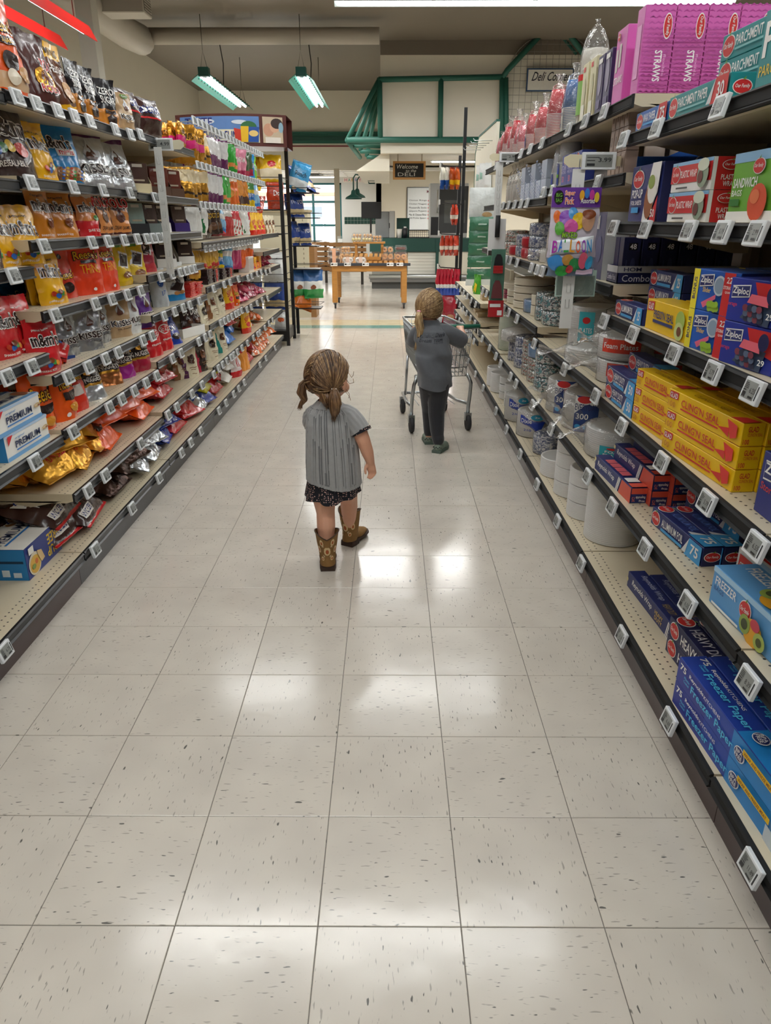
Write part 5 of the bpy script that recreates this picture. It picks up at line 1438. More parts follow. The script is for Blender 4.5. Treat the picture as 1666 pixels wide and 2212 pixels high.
BK('plwrap', 'red and white plastic wrap box', .275, .075, .075, WP, front=[('r', 0, .88, 1, 1, paper('8fbfe6')), ('r', 0, .3, 1, .88, RD)] + of(.14, .58, .1, .26) + [T('PLASTIC WRAP', .28, .46, .68, .7, WP), ('r', .2, .1, .5, .16, paper('555555')), ('e', .84, .5, .13, .42, paper('8fa08a')), ('e', .84, .8, .13, .2, paper('d6dcc8')), ('e', .8, .42, .06, .2, paper('6a3a34'))], right=[('r', .12, .0, 1, 1, RD), ('r', 0, .0, .12, 1, WP), T('PLASTIC', .3, .3, .85, .46, WP), T('WRAP', .38, .1, .78, .26, WP)] + of(.58, .75, .28, .14))
BK('sand', 'green sandwich bag box with red fruit picture', .22, .15, .09, GRB, front=[('r', 0, .86, 1, 1, paper('8fbfe6')), T('SANDWICH', .06, .5, .6, .64, WP, f=.02), T('BAGS', .06, .38, .3, .47, WP), ('r', 0, 0, 1, .16, WP), ('r', .04, .24, .28, .34, paper('2f7a34'))] + of(.62, .78, .12, .1) + [('e', .72, .28, .2, .26, paper('d8502c')), ('e', .66, .36, .1, .1, paper('e87a4a'))], name='bag_box')
STF = []
for k in range(16):
    v0 = .03 + k * .06
    for q in range(5):
        STF.append(('p', [(.02 + q * .195, v0), (.115 + q * .195, v0 + .022), (.21 + q * .195, v0), (.21 + q * .195, v0 + .012), (.115 + q * .195, v0 + .034), (.02 + q * .195, v0 + .012)], paper('bd4fa0')))
STF += [('e', .58, .72, .14, .14, WP), ('e', .58, .72, .12, .125, RD), T('Our Family', .52, .62, .64, .82, WP, r=-1), T('STRAWS', .26, .12, .5, .46, WP, r=-1, f=.02), T('flexible', .54, .18, .62, .42, paper('e6a0d0'), r=-1)]
BK('straws', 'pink straw box with zigzag pattern and white lettering', .098, .25, .075, PNK, front=STF, left=[('r', .2, .2, .8, .8, paper('e69ad0'))], name='straw_box')
BK('strawside', 'pink straw box turned sideways with window', .12, .235, .07, PNK, front=[('r', .1, .45, .3, .75, paper('c9c2c0')), ('r', .4, .5, .6, .8, paper('c9c2c0')), T('STRAWS', .1, .28, .9, .38, WP)] + of(.3, .9, .12, .05), name='straw_box')
BK('purplebox', 'dark purple cutlery box on the top shelf', .085, .2, .07, paper('3a2f5a'), front=[('e', .5, .6, .3, .28, paper('8f86a0')), ('r', .2, .1, .8, .25, paper('5a4f7a')), ('r', .2, .86, .8, .94, WP)], name='cutlery_box')
BK('creambox', 'cream cutlery box with red mark on the top shelf', .09, .215, .07, paper('d6cfa8'), front=[('r', .15, .86, .5, .94, RD), ('e', .55, .5, .2, .25, paper('bdb58a')), ('r', .2, .05, .8, .3, paper('e6e2d0'))], name='cutlery_box')
BK('match', 'blue match box with red count', .12, .125, .06, paper('34449a'), front=of(.5, .82, .16, .12) + [T('KITCHEN', .12, .5, .88, .66, paper('c9c2e0')), T('MATCHES', .12, .38, .88, .48, paper('c9c2e0'), f=0), T('50', .36, .1, .64, .3, paper('e0504a'))], name='match_box')
BK('pick', 'small brown toothpick carton in a stack', .05, .075, .045, paper('8a7468'), front=[('r', .1, .1, .9, .9, paper('9d8678')), ('r', .3, .3, .7, .7, paper('6a564c'))], name='toothpick_carton')
BK('packc', 'dark blue cutlery pack marked 48 in the tray', .06, .15, .05, paper('1c1f48'), front=[('r', .3, .72, .8, .88, BLK), T('48', .36, .74, .74, .86, WP), ('r', .2, .1, .26, .5, paper('3a3f6a')), ('e', .6, .35, .15, .2, paper('3a3f6a'))], name='cutlery_pack')
BK('palebox', 'tall navy picnic box beside the combo tray', .13, .24, .09, paper('232a5e'), front=[('e', .5, .45, .3, .2, paper('3a4276')), ('r', .15, .75, .22, .95, WP), ('r', .3, .75, .37, .95, WP), T('Pa', .1, .05, .4, .15, WP)], right=[('r', 0, 0, 1, 1, paper('c9c9c9')), ('e', .5, .12, .2, .05, NVD)], name='picnic_box')
BK('bowlbox', 'white and blue speckled bowl pack', .13, .09, .12, paper('b9c4d6'), front=[('e', .08 + .1 * (i % 9), .1 + .16 * (i // 9) + .05 * (i % 2), .04, .04, paper(['3f5f9a', '5f7fb8', 'e8ecf2'][i % 3])) for i in range(50)], name='bowl_pack')

def BX(key, Y, z, where, back=.018, lvl=0, yaw=0, n=1, gap=.002):
    """box on a right shelf, long side to the aisle; Y of its centre"""
    w, h, d = KW[key]
    for k in range(n):
        pos = '' if n == 1 else (', lower' if k == 0 else ', upper') if n == 2 else (', bottom', ', middle', ', top')[min(k, 2)]
        put(key, (XR + back, Y, z + .001 + (lvl + k) * (h + gap * 0 + .0012)), (0, 0, R(-90) + R(yaw)), where + pos)
def YC(p0, p1, z): return (yat(p0, XR + .018, z) + yat(p1, XR + .018, z)) / 2

# top shelf, near
WT = 'on the high shelf above plastic wrap'
BX('wax', 2.51, 1.655, WT); BX('parch', 2.16, 1.655, 'at the shelf front'); BX('parch', 2.02, 1.655, 'stacked behind the front one', .10, n=3, yaw=3); BX('parchbig', 1.72, 1.655, WT, .02); BX('parch', 1.88, 1.655, 'lying behind the stack', .01 + .17)
kind('bag_gb', 'snack_bag', 'bag', 'green and navy bag tipped on the high shelf', pouch(.24, .26, .08, lambda u, v: film('2f9a3a') if v > u * .6 + .3 else film('1c2a5a'), [T('ily', .5, .2, .9, .4, WHT)], 3.3, 'pillow'))
put('bag_gb', (XR + .30, 2.05, 1.80), (0, R(-25), R(-60)), '')
# straws facing the aisle end
for k in range(5):
    put('straws', (XR + .07 + k * .101, 2.70, 1.771), (0, 0, 0), 'in the row at the shelf end', (1, 1, 1 if k < 4 else .85))
BX('strawside', 2.93, 1.77, WT.replace('above plastic wrap', 'behind the straw row'), .02)
for k, (kk, yy) in enumerate([('purplebox', 3.08), ('purplebox', 3.18), ('creambox', 3.30), ('creambox', 3.42)]):
    for b_ in range(2): BX(kk, yy, 1.77, 'between straws and cups', .02 + b_ * .075)

# round goods --------------------------------------------------
def plate_prof(r, h, n, foot=.72):
    p = [(0, 0), (r * foot, 0), (r * .9, h * .01), (r * .95, h * .05)]
    for k in range(n):
        z0 = h * k / n
        p += [(r * .985, z0 + h / n * .25), (r, z0 + h / n * .5), (r * .985, z0 + h / n * .8)]
    p += [(r * .96, h), (r * .9, h - .003), (r * .72, h - min(.026, h * .35)), (0, h - min(.028, h * .38))]
    return p
def wrap_prof(r, h, top=.35, knot=.12):
    return [(r * .9, -.001), (r * 1.03, .004), (r * 1.035, h * .5), (r * 1.03, h), (r * .8, h + .012), (r * top, h + .03), (r * .12, h + .05), (r * .1, h + .06), (r * knot * 1.6, h + .085), (r * knot * 2.2, h + .1)]
def stack(key, name, cat, desc, r, h, n, c, wrap=True, label=None, knot_side=False, seg=36, smooth=True, patt=None, knot=None):
    pl = MB(); pl.lathe(plate_prof(r, h, n), patt or plas(c), seg)
    pts = [('plates' if 'plate' in name else 'bowls', pl, None)]
    if wrap:
        wr = MB(); wr.lathe(wrap_prof(r, h) if not knot_side else [(r * .9, -.001), (r * 1.03, .004), (r * 1.035, h * .5), (r * 1.03, h), (r * .7, h + .006), (0, h + .008)], CLEAR, seg, jit=.05, seed=len(KIND))
        if knot_side:
            pass
        pts.append(('wrapper', wr, None))
        if knot:
            kn_ = MB()
            kn_.lathe([(r * .55, 0), (r * .42, .03), (r * .2, .06), (.012, .085), (.02, .1), (.045, .13), (.05, .15)], CLEAR, 22, jit=.35, seed=len(KIND) + 3, cap=False)
            ca_, sa_ = math.cos(R(knot)), math.sin(R(knot))
            kn_.v = [((r * .8 + q[2]) * ca_ - q[0] * sa_, (r * .8 + q[2]) * sa_ + q[0] * ca_, h * .5 + q[1] * min(1, h / r) + .01) for q in kn_.v]
            pts.append(('film_knot', kn_, None))
    if label:
        lb = MB()
        a0, a1, z0, z1, lc, items = label
        def mp(u, v, e, a0=a0, a1=a1, z0=z0, z1=z1):
            a = R(-90) + R(a0 + (a1 - a0) * u)
            return ((r * 1.04 + e) * math.cos(a), (r * 1.04 + e) * math.sin(a), z0 + (z1 - z0) * v)
        decals(lb, mp, [('r', 0, 0, 1, 1, paper(lc))] + items)
        pts.append(('label', lb, None))
    kind(key, name, cat, desc, pts); KW[key] = (2 * r, h, 2 * r)
def speck(name, base, cs):
    m, n, l, b = new_mat(name)
    tc = n.new('ShaderNodeTexCoord')
    c = lin(base)
    prev = None
    for k, h_ in enumerate(cs):
        tx = n.new('ShaderNodeTexNoise'); tx.inputs['Scale'].default_value = 55 + 21 * k; tx.inputs['Detail'].default_value = 1
        mp = n.new('ShaderNodeMapping'); mp.inputs['Location'].default_value = (k * 7.3, k * 3.1, k); mp.inputs['Scale'].default_value = (1, 1, 1.6)
        l.new(tc.outputs['Object'], mp.inputs[0]); l.new(mp.outputs[0], tx.inputs['Vector'])
        mr = n.new('ShaderNodeMapRange'); mr.inputs['From Min'].default_value = .5; mr.inputs['From Max'].default_value = .56
        l.new(tx.outputs[0], mr.inputs['Value'])
        mx = n.new('ShaderNodeMix'); mx.data_type = 'RGBA'
        l.new(mr.outputs[0], mx.inputs[0])
        if prev is None: mx.inputs[6].default_value = c
        else: l.new(prev, mx.inputs[6])
        mx.inputs[7].default_value = lin(h_)
        prev = mx.outputs[2]
    l.new(prev, b.inputs['Base Color'])
    b.inputs['Roughness'].default_value = .3
    return m
SPB = speck('print_blue_white', 'e4e6ea', ['4a5a8a', '7f8aa8']); SPT = speck('print_teal_white', 'e8eaea', ['4f9aa3', '3f4f5a']); SPR = speck('print_red_green', 'e0ddd6', ['b8584a', '6f8f86'])
FOAM = 'e6e6e4'
ofl = of(.3, .72, .2, .18)
stack('foam_l', 'plate_pack', 'plate pack', 'wide wrapped pack of foam plates with teal label', .145, .115, 14, FOAM, True, (-38, 8, .012, .062, '2aa3b3', [T('FOAM', .2, .5, .8, .68, WP), T('PLATES', .15, .22, .85, .42, WP), ('e', .5, .84, .25, .1, RD)]), knot=165)
stack('foam_t', 'plate_pack', 'plate pack', 'tall wrapped stack of foam plates with teal label', .115, .21, 22, FOAM, True, (-75, -40, 0, .19, '3fb6c4', [('e', .5, .8, .25, .08, RD), T('PLATES', .1, .5, .9, .62, WP), ('e', .5, .28, .3, .12, paper('d8a83a')), ('e', .6, .1, .2, .05, WP)]))
stack('foam_r', 'plate_pack', 'plate pack', 'wrapped foam plate pack with red label', .12, .085, 10, FOAM, True, (-40, 30, .03, .08, 'd8402c', [T('Foam Plates', .06, .3, .94, .7, WP)]), knot=170)
stack('foam_w', 'plate_pack', 'plate pack', 'low wide pack of white plates tied in film', .14, .065, 7, 'e9e7e2', True, knot=150)
stack('every', 'plate_pack', 'plate pack', 'bagged stack of paper plates with navy panel', .115, .16, 20, 'dcdad6', True, (-60, -8, .0, .165, '24407f', [('p', [(0, 1), (1, 1), (1, .72), (0, .5)], WP), T('EVERYDAY', .02, .6, .95, .78, NV), ('e', .4, .9, .3, .1, RD), T('300', .1, .36, .6, .52, WP), ('e', .2, .15, .13, .07, LB), ('e', .55, .15, .13, .07, LB)]), knot=200)
stack('wplate', 'plate_pack', 'plate pack', 'tall plain stack of white paper plates', .118, .24, 30, 'dbdad7', False)
stack('wplate2', 'plate_pack', 'plate pack', 'short plain stack of white fluted plates', .105, .075, 10, 'dddcda', False)
stack('ubowl', 'bowl_pack', 'bowl pack', 'wrapped speckled bowl stack with blue top', .085, .105, 12, 'ccc', True, None, patt=SPB)
stack('tbowl', 'bowl_pack', 'bowl pack', 'wrapped teal and white speckled bowl pack', .085, .075, 8, 'ccc', True, None, patt=SPT, knot_side=True)
stack('bbowl', 'bowl_pack', 'bowl pack', 'wrapped blue and white speckled bowl pack', .085, .065, 8, 'ccc', True, None, patt=SPB, knot_side=True)
stack('rbowl', 'bowl_pack', 'bowl pack', 'wrapped bowl pack with red and green print', .08, .07, 8, 'ccc', True, None, patt=SPR, knot_side=True)
stack('lbowl', 'bowl_pack', 'bowl pack', 'plain blue bowl pack', .085, .075, 5, '6f9ac6', True, None, knot_side=True)
stack('cbowl', 'bowl_pack', 'bowl pack', 'small cream paper bowl stack', .075, .06, 6, 'd9d2c0', False)
stack('cplate', 'plate_pack', 'plate pack', 'wide low stack of cream plates', .13, .045, 3, 'd6cdb8', False)
stack('mplate', 'plate_pack', 'plate pack', 'low stack of maroon plates', .10, .03, 3, '8a2a44', False)
stack('redbowl', 'bowl_pack', 'bowl pack', 'glossy dark red serving bowl', .09, .06, 1, 'a81c2a', False)
stack('gcups', 'plate_pack', 'plate pack', 'tall pale green wrapped plate stack', .10, .30, 24, 'cfd8c4', True)
stack('sbowl', 'bowl_pack', 'bowl pack', 'white soup bowl stack with dark bands', .07, .055, 3, 'dcdcda', False)
def dixie(key, desc, h):
    pl = MB(); pl.lathe(plate_prof(.105, h, 14), plas('dedcd8'), 28)
    wr = MB(); wr.lathe(wrap_prof(.105, h, .5), CLEAR, 28, jit=.08, seed=3)
    lb = MB()
    def mp(u, v, e):
        a = R(-90) + R(-70 + 75 * u); return ((.112 + e) * math.cos(a), (.112 + e) * math.sin(a), .02 + (h - .02) * v)
    decals(lb, mp, [('p', [(0, .55), (0, .9), (1, .65), (.8, .1)], paper('1f3fa8')), ('e', .7, .85, .25, .13, paper('2a9ac0')), T('Dixie', .06, .56, .5, .76, WP), T('2x', .6, .82, .8, .9, WP), T('210', .2, .2, .5, .3, paper('1f3fa8'))])
    kind(key, 'plate_pack', 'plate pack', desc, [('plates', pl, None), ('wrapper', wr, None), ('label', lb, None)]); KW[key] = (.21, h, .21)
dixie('dixie', 'bagged plate stack with slanted blue label', .17)

# paper and plastic cups
def cups(key, desc, r, n, step, h, cup, rim, wrapc=True, sleeve=None, up=False):
    cu = MB()
    pr_ = []
    for k in range(n):      # stacked rims, mouths down
        z0 = k * step
        pr_ += [(r, z0), (r * 1.02, z0 + step * .3), (r, z0 + step * .6)]
    cu.lathe([(r * .9, 0)] + pr_, plas(rim), 22)
    for k in range(n):
        cu.lathe([(r * 1.005, k * step + step * .62), (r * 1.005, k * step + step * .98)], plas(cup), 22)
    z1 = n * step
    cu.lathe([(r * .98, z1), (r * .86, z1 + h * .5), (r * .72, z1 + h), (r * .7, z1 + h), (0, z1 + h)], plas(cup), 22)
    pts = [('cups', cu, None)]
    if sleeve:
        sl = MB()
        decals(sl, lambda u, v, e: ((r * 1.05 + e) * math.cos(R(-140 + 70 * u)), (r * 1.05 + e) * math.sin(R(-140 + 70 * u)), z1 * (.05 + .9 * v)), sleeve)
        pts.append(('label', sl, None))
    if wrapc:
        H = z1 + h
        wr = MB(); wr.lathe([(r * .9, -.001), (r * 1.06, .004), (r * 1.08, z1), (r * .95, z1 + h * .6), (r * .6, H + .02), (r * .15, H + .035), (r * .45, H + .07)], CLEAR, 22, jit=.08, seed=n)
        pts.append(('wrapper', wr, None))
    kind(key, 'cup_sleeve', 'cup pack', desc, pts); KW[key] = (2 * r, n * step + h, 2 * r)
cups('redcup', 'wrapped stack of red party cups with white rims', .052, 18, .0072, .105, 'd41f30', 'e6e0de')
cups('redcup2', 'wrapped red cup stack with blue label', .050, 14, .007, .10, 'd0303c', 'e6e0de', True, [('p', [(.1, .3), (.9, .2), (.95, .9), (.2, .95)], paper('2a3f9a'))])
cups('redcup3', 'wrapped red cup stack with orange label', .050, 14, .007, .10, 'd0303c', 'e6e0de', True, [('p', [(.1, .1), (.9, .2), (.8, .9), (.2, .8)], paper('d8502c')), T('PARTY', .2, .35, .85, .6, WP)])
cups('pinkcup', 'small wrapped stack of pink party cups', .045, 12, .007, .09, 'd85a6a', 'e8dcd8')
cups('bluecup', 'wrapped designer cups with blue swirls', .050, 16, .007, .11, '4a7ab8', 'e8e6e2', True, [('r', 0, 0, 1, 1, WP), T('DESIGNER', .1, .7, .95, .84, NV), ('e', .4, .9, .25, .07, RD), ('e', .6, .3, .15, .1, NV)])
cups('foamcup', 'wrapped white cups with blue net print', .048, 14, .007, .12, 'd9dfe6', 'e8e8e6', True, [('p', [(.55, 0), (1, 0), (1, 1), (.6, 1)], paper('1f3f9a')), ('r', .6, .35, 1, .5, paper('6fb03a'))])
cups('whcup', 'wrapped sleeve of plain white cups', .042, 12, .009, .06, 'e2dfd8', 'ece8e2', True)
# very tall clear sleeve with green label
tc_ = MB(); tc_.lathe([(.045, 0), (.052, .02), (.055, .26), (.05, .3), (0, .3)], plas('e6e2d6'), 20)
tw = MB(); tw.lathe([(.05, -.001), (.058, .01), (.06, .28), (.05, .33), (.03, .37), (.006, .395), (.012, .41)], CLEAR, 20, jit=.06)
tl = MB(); decals(tl, lambda u, v, e: ((.061 + e) * math.cos(R(-150 + 100 * u)), (.061 + e) * math.sin(R(-150 + 100 * u)), .02 + .2 * v), [('r', 0, .15, 1, .8, paper('8fbf6a')), ('r', 0, .8, 1, .92, RD)])
kind('tallcup', 'cup_sleeve', 'cup pack', 'very tall clear sleeve of cups with green label', [('cups', tc_, None), ('wrapper', tw, None), ('label', tl, None)]); KW['tallcup'] = (.12, .4, .12)

def RD_(key, px, z, where, back=.06, lvl=0, sc=1.0, rot=0):
    w, h, d = KW[key]
    X = XR + back + w / 2 * sc
    y = yat(px, XR + back + w / 2 * sc * .6, z)
    put(key, (X, y, z + .001 + lvl * h * sc), (0, 0, R(-90 + 25 + rot)), where, sc)
    return y
# top shelf cups, Y from near to far
for (k, y, b_) in [('tallcup', 3.62, .03), ('bluecup', 3.86, .02), ('bluecup', 3.97, .1), ('redcup', 4.22, .02), ('redcup', 4.10, .13), ('redcup', 4.34, .13), ('redcup3', 4.55, .02), ('redcup3', 4.68, .1), ('redcup2', 4.85, .02), ('redcup2', 5.0, .1), ('pinkcup', 5.15, .02), ('pinkcup', 5.3, .02), ('redcup', 5.45, .02), ('pinkcup', 5.6, .02), ('redcup', 5.8, .02), ('redcup2', 5.98, .02), ('pinkcup', 6.15, .02)]:
    w = KW[k][0]
    put(k, (XR + b_ + w / 2 + .01, y, 1.771), (0, 0, R(-90)), 'on the high shelf of party cups')
# second row R1..R3
for k in range(3): BX('match', 3.42 + k * .122, 1.54, 'on the shelf under the cups', .02)
for k in range(4):
    for j in range(3): BX('pick', 2.80 + k * .052, 1.54, 'on the match shelf', .03 + .0, lvl=j)
for k in range(2): put('foamcup', (XR + .08, 3.83 + k * .13, 1.541 if k == 0 else 1.501), (0, 0, R(-90)), 'beside the match boxes', (1.15, 1.15, 1.1))
for k, y in enumerate((4.15, 4.3, 4.46, 4.62, 4.78)):
    BX('bowlbox', y, 1.50, 'on the shelf under the cups', .02, n=2 if k % 2 == 0 else 1)
for k in range(4): put('whcup', (XR + .06, 4.98 + k * .14, 1.501), (0, 0, R(-90)), 'below the far red cups')
# toothpick tray with jars facing the aisle end
tt = empty('toothpick_tray', (XR + .05, 2.70, 1.541))
tb_ = MB(); tb_.prism([(0, 0), (.42, 0), (.42, .075), (.16, .075), (.1, .05), (0, .05)], 'y', 0, .003, paper('1f4f9a')); tb_.box(0, 0, 0, .42, .1, .003, paper('1f4f9a')); tb_.box(0, .097, 0, .42, .1, .05, paper('1f4f9a')); tb_.box(.33, -.001, .0, .42, 0, .08, paper('2f6f4a'))
decals(tb_, lambda u, v, e: (.42 * u, -e, .075 * v), [T('simply done', .2, .35, .42, .5, WP, f=0), ('e', .52, .45, .06, .3, WP), ('e', .52, .45, .05, .24, paper('1f4f9a')), T('toothpicks', .62, .3, .78, .5, WP, f=0)])
tb_.build('tray', tt)
tag(tt, 'blue toothpick tray below the straw row', 'tray')
for k in range(4):
    j = empty('toothpick_jar', (XR + .12 + k * .088, 2.75, 1.545))
    MB().lathe([(.03, 0), (.034, .004), (.034, .085), (.03, .09), (0, .09)], plas('a8988c'), 16).build('jar_body', j)
    MB().lathe([(.036, .088), (.036, .105), (.033, .108), (0, .108)], plas('e8e8e6'), 16).build('lid', j)
    tag(j, 'round toothpick jar with white lid in blue tray', 'jar', 'toothpick jars in the blue tray')
# near middle shelf
WM = 'on the shelf above the yellow wrap'
BX('popup', 2.48, 1.387, WM); 
for k in range(2): BX('popup', 2.49, 1.387, 'behind the front pop up box', .1 + k * .08)
BX('plwrap', 2.12, 1.387, 'in the front stack', n=2); BX('plwrap', 2.10, 1.387, 'in the rear stack', .10, n=2)
BX('sand', 1.80, 1.387, WM, .04); BX('sand', 1.58, 1.387, WM, .04)
# foil shelf
BX('foil25', 2.50, 1.08, 'at the shelf front beside yellow box'); BX('foil25', 2.42, 1.08, 'on the rear stack', .10, n=3); BX('press', 2.16, 1.08, 'in front of the rear boxes'); BX('press', 2.10, 1.08, 'behind the front yellow box', .11)
BX('zslider', 1.86, 1.08, 'stacked above the price tags', n=2, yaw=6); BX('zslider', 1.88, 1.08, 'in the rear stack', .14, n=2, yaw=6)
BX('z29', 1.645, 1.08, 'stacked beside the slider boxes', n=2, yaw=8); BX('z29', 1.655, 1.08, 'in the rear stack', .15, n=2, yaw=8); BX('pinkbox', 1.42, 1.08, '', .03)
# combo tray at the end of the next unit
ct = empty('combo_tray', (XR + .03, 2.71, 1.181))
cb_ = MB(); cb_.box(0, 0, 0, .42, .003, .06, NVD); cb_.box(0, 0, 0, .42, .13, .003, NVD); cb_.box(0, 0, 0, .003, .13, .06, NVD); cb_.box(.417, 0, 0, .42, .13, .06, NVD); cb_.box(0, .127, 0, .42, .13, .06, NVD)
decals(cb_, lambda u, v, e: (.42 * u, -e, .06 * v), [('r', 0, .62, 1, 1, paper('b9b9bc')), T('HOM', .05, .7, .2, .92, NVD), T('Combo Pack', .04, .12, .45, .5, paper('d0d0dc'), f=0), T('Clear Dur', .48, .14, .72, .34, paper('8a8aa0'), f=0)])
decals(cb_, lambda u, v, e: (-e, .13 - .13 * u, .06 * v), [('r', 0, .62, 1, 1, paper('b9b9bc')), T('Combo Pack', .08, .2, .9, .5, paper('d0d0dc'), f=0)])
cb_.build('tray', ct)
tag(ct, 'navy combo pack tray facing the aisle', 'tray')
for k in range(6):
    for j in range(2): put('packc', (XR + .075 + k * .066, 2.72 + j * .056, 1.186), (0, 0, 0), 'of the combo pack')
BX('palebox', 2.95, 1.18, '', .02); BX('palebox', 3.1, 1.18, 'farther along', .03)
# cling shelf
z = .785
BX('hd50', 2.49, z, 'in the front pair', n=2); BX('hd50', 2.44, z, 'behind the front pair', .075, n=3)
BX('cling200', 2.15, z, 'stacked beside navy boxes', .02, n=3, yaw=4); BX('cling200', 2.13, z, 'behind the front stack of three', .085, n=3, yaw=4)
for c_ in range(4): BX('cling100', 1.82, z, ['in the front stack', 'in the second stack', 'in the third stack', 'in the rear stack'][c_], .02 + c_ * .059, n=3, yaw=5)
BX('zstor', 1.42, z, 'on the cling wrap shelf', .04); BX('zstor', 1.2, z, 'at the frame edge', .04)
# foil roll shelf
z = .505
BX('reyn', 2.46, z, 'lying at the shelf front', .02, yaw=3); BX('reyn', 2.43, z, 'in the second pile', .078, n=2, yaw=3); BX('reyn', 2.40, z, 'in the rear pile', .136, n=3, yaw=3)
BX('alum75', 1.95, z, 'lying at the shelf front', .06, yaw=6); BX('alum75', 1.95, z, 'lying second from the shelf front', .118, yaw=6); BX('alum75', 1.99, z, 'on the rear pile', .176, n=2, yaw=6)
BX('storbag', 1.60, z, '', .14, yaw=6); BX('frz', 1.46, z, 'at the shelf front', .03, yaw=4); BX('frz', 1.38, z, 'standing behind the front box', .17, n=2, yaw=4); BX('zblue', 1.18, z, '', .03)
# bottom shelf
z = .15
BX('reynhd', 2.13, z, 'at the front of bottom shelf', .10, yaw=3); BX('reynhd', 2.10, z, 'behind the front box', .165, yaw=3)
BX('hdlong', 1.70, z, 'in the front pair on bottom shelf', .09, n=2, yaw=3); BX('hdlong', 1.69, z, 'in the rear pair', .155, n=2, yaw=3)
BX('frpaper', 1.42, z, 'in the front pair', .02, n=2, yaw=3); BX('frpaper', 1.42, z, 'in the rear pair', .097, n=2, yaw=3); BX('slider', 1.08, z, '', .03)

# plates on the next units
WPp = 'beside the cling wrap'
for k, (y, b_) in enumerate([(2.82, .03), (2.82, .16), (2.95, .17)]):
    put('foam_r', (XR + b_ + .12, y, .811), (0, 0, R(-18)), WPp); put('foam_r', (XR + b_ + .12, y + .02, .898), (0, 0, R(-30)), WPp)
put('foam_w', (XR + .14, 3.22, .811), (0, 0, R(20)), 'below the hanging balloon bag'); put('foam_t', (XR + .19, 3.52, .811), (0, 0, R(25)), 'behind the hanging balloon bag'); put('foam_t', (XR + .3, 3.3, .811), (0, 0, R(-50)), 'deeper behind the balloon bag')
put('foam_l', (XR + .17, 2.86, .501), (0, 0, R(-12)), 'on the shelf below foam plates'); put('foam_l', (XR + .32, 3.08, .501), (0, 0, R(-60)), 'farther back on the shelf')
put('every', (XR + .13, 3.60, .501), (0, 0, R(8)), 'on the shelf front'); put('every', (XR + .14, 3.28, .501), (0, 0, R(14)), 'next to the foam plates'); put('every', (XR + .36, 3.5, .501), (0, 0, R(14)), 'at the shelf back')
put('wplate', (XR + .16, 2.80, .151), (0, 0, 0), 'next to the foil wrap boxes')
for j in range(3): put('wplate2', (XR + .13, 3.05, .151 + j * .076), (0, 0, 0), 'in the nearest pile')
for j in range(4): put('wplate2', (XR + .13, 3.33, .151 + j * .072), (0, 0, 0), 'in the second pile', (1, 1, .95))
put('wplate2', (XR + .13, 3.62, .151), (0, 0, 0), 'alone by the speckled pack', (1.1, 1.1, 1.3)); put('wplate', (XR + .32, 3.65, .151), (0, 0, 0), 'behind the single short stack')
for j in range(3): put('wplate2', (XR + .34, 3.2, .151 + j * .076), (0, 0, 0), 'in the rear pile')
put('ubowl', (XR + .13, 4.0, .151), (0, 0, 0), 'on the bottom plate shelf')
put('dixie', (XR + .13, 4.38, .151), (0, 0, R(10)), 'next to the speckled pack', (1.1, 1.1, .9)); put('dixie', (XR + .10, 4.75, .151), (0, 0, R(16)), 'leaning at the shelf edge')
for y in (5.1, 5.35):
    for j in range(3): put('sbowl', (XR + .11, y, .151 + j * .056), (0, 0, 0), 'in pile on the bottom shelf')
for k in range(2): put('wplate2', (XR + .1, 5.6 + k * .22, .151), (0, 0, 0), 'behind the cart', (.9, .9, 2))
# second shelf R2, R3
for y, ks in ((4.05, ['tbowl', 'tbowl', 'tbowl']), (4.3, ['rbowl', 'rbowl', 'lbowl']), (4.5, ['rbowl', 'rbowl', 'rbowl']), (4.75, ['bbowl', 'bbowl', 'bbowl']), (5.0, ['bbowl', 'bbowl', 'foam_w'])):
    z_ = .501 if y < 5.19 else .511
    for k in ks:
        put(k, (XR + .12, y, z_), (0, 0, R(20 * y)), 'on the bowl shelf', 1.0); z_ += KW[k][1] + .002
put('gcups', (XR + .12, 5.38, .511), (0, 0, 0), 'at the end of the bowl shelf')
# third shelf R2, R3 (z .865)
for y, ks in ((4.02, ['tbowl', 'tbowl']), (4.22, ['tbowl', 'tbowl']), (4.42, ['cbowl', 'cbowl']), (4.6, ['lbowl']), (4.85, ['cplate', 'cplate', 'cplate', 'cplate']), (5.12, ['cplate', 'cplate']), (5.35, ['mplate', 'mplate', 'cplate']), (5.62, ['cplate', 'cplate'])):
    z_ = .866 if y < 5.19 else .876
    for k in ks:
        put(k, (XR + .13 + (.02 if k == 'cplate' else 0), y, z_), (0, 0, R(20 * y)), 'on the cream plate shelf', 1.0); z_ += KW[k][1] + .002
# fourth shelf (z 1.175)
put('whcup', (XR + .08, 3.98, 1.176), (0, 0, 0), 'next to the hanging balloon bag', 1.2); put('foam_w', (XR + .14, 4.2, 1.176), (0, 0, 0), 'on the bowl display shelf', (.7, .7, 1))
for y, ks in ((4.45, ['bbowl', 'bbowl', 'bbowl']), (4.68, ['redbowl', 'redbowl']), (4.9, ['bbowl', 'bbowl']), (5.15, ['redbowl']), (5.4, ['rbowl', 'rbowl'])):
    z_ = 1.176 if y < 5.19 else 1.181
    for k in ks:
        put(k, (XR + .11, y, z_), (0, 0, R(20 * y)), 'on the bowl display shelf'); z_ += KW[k][1] + .002
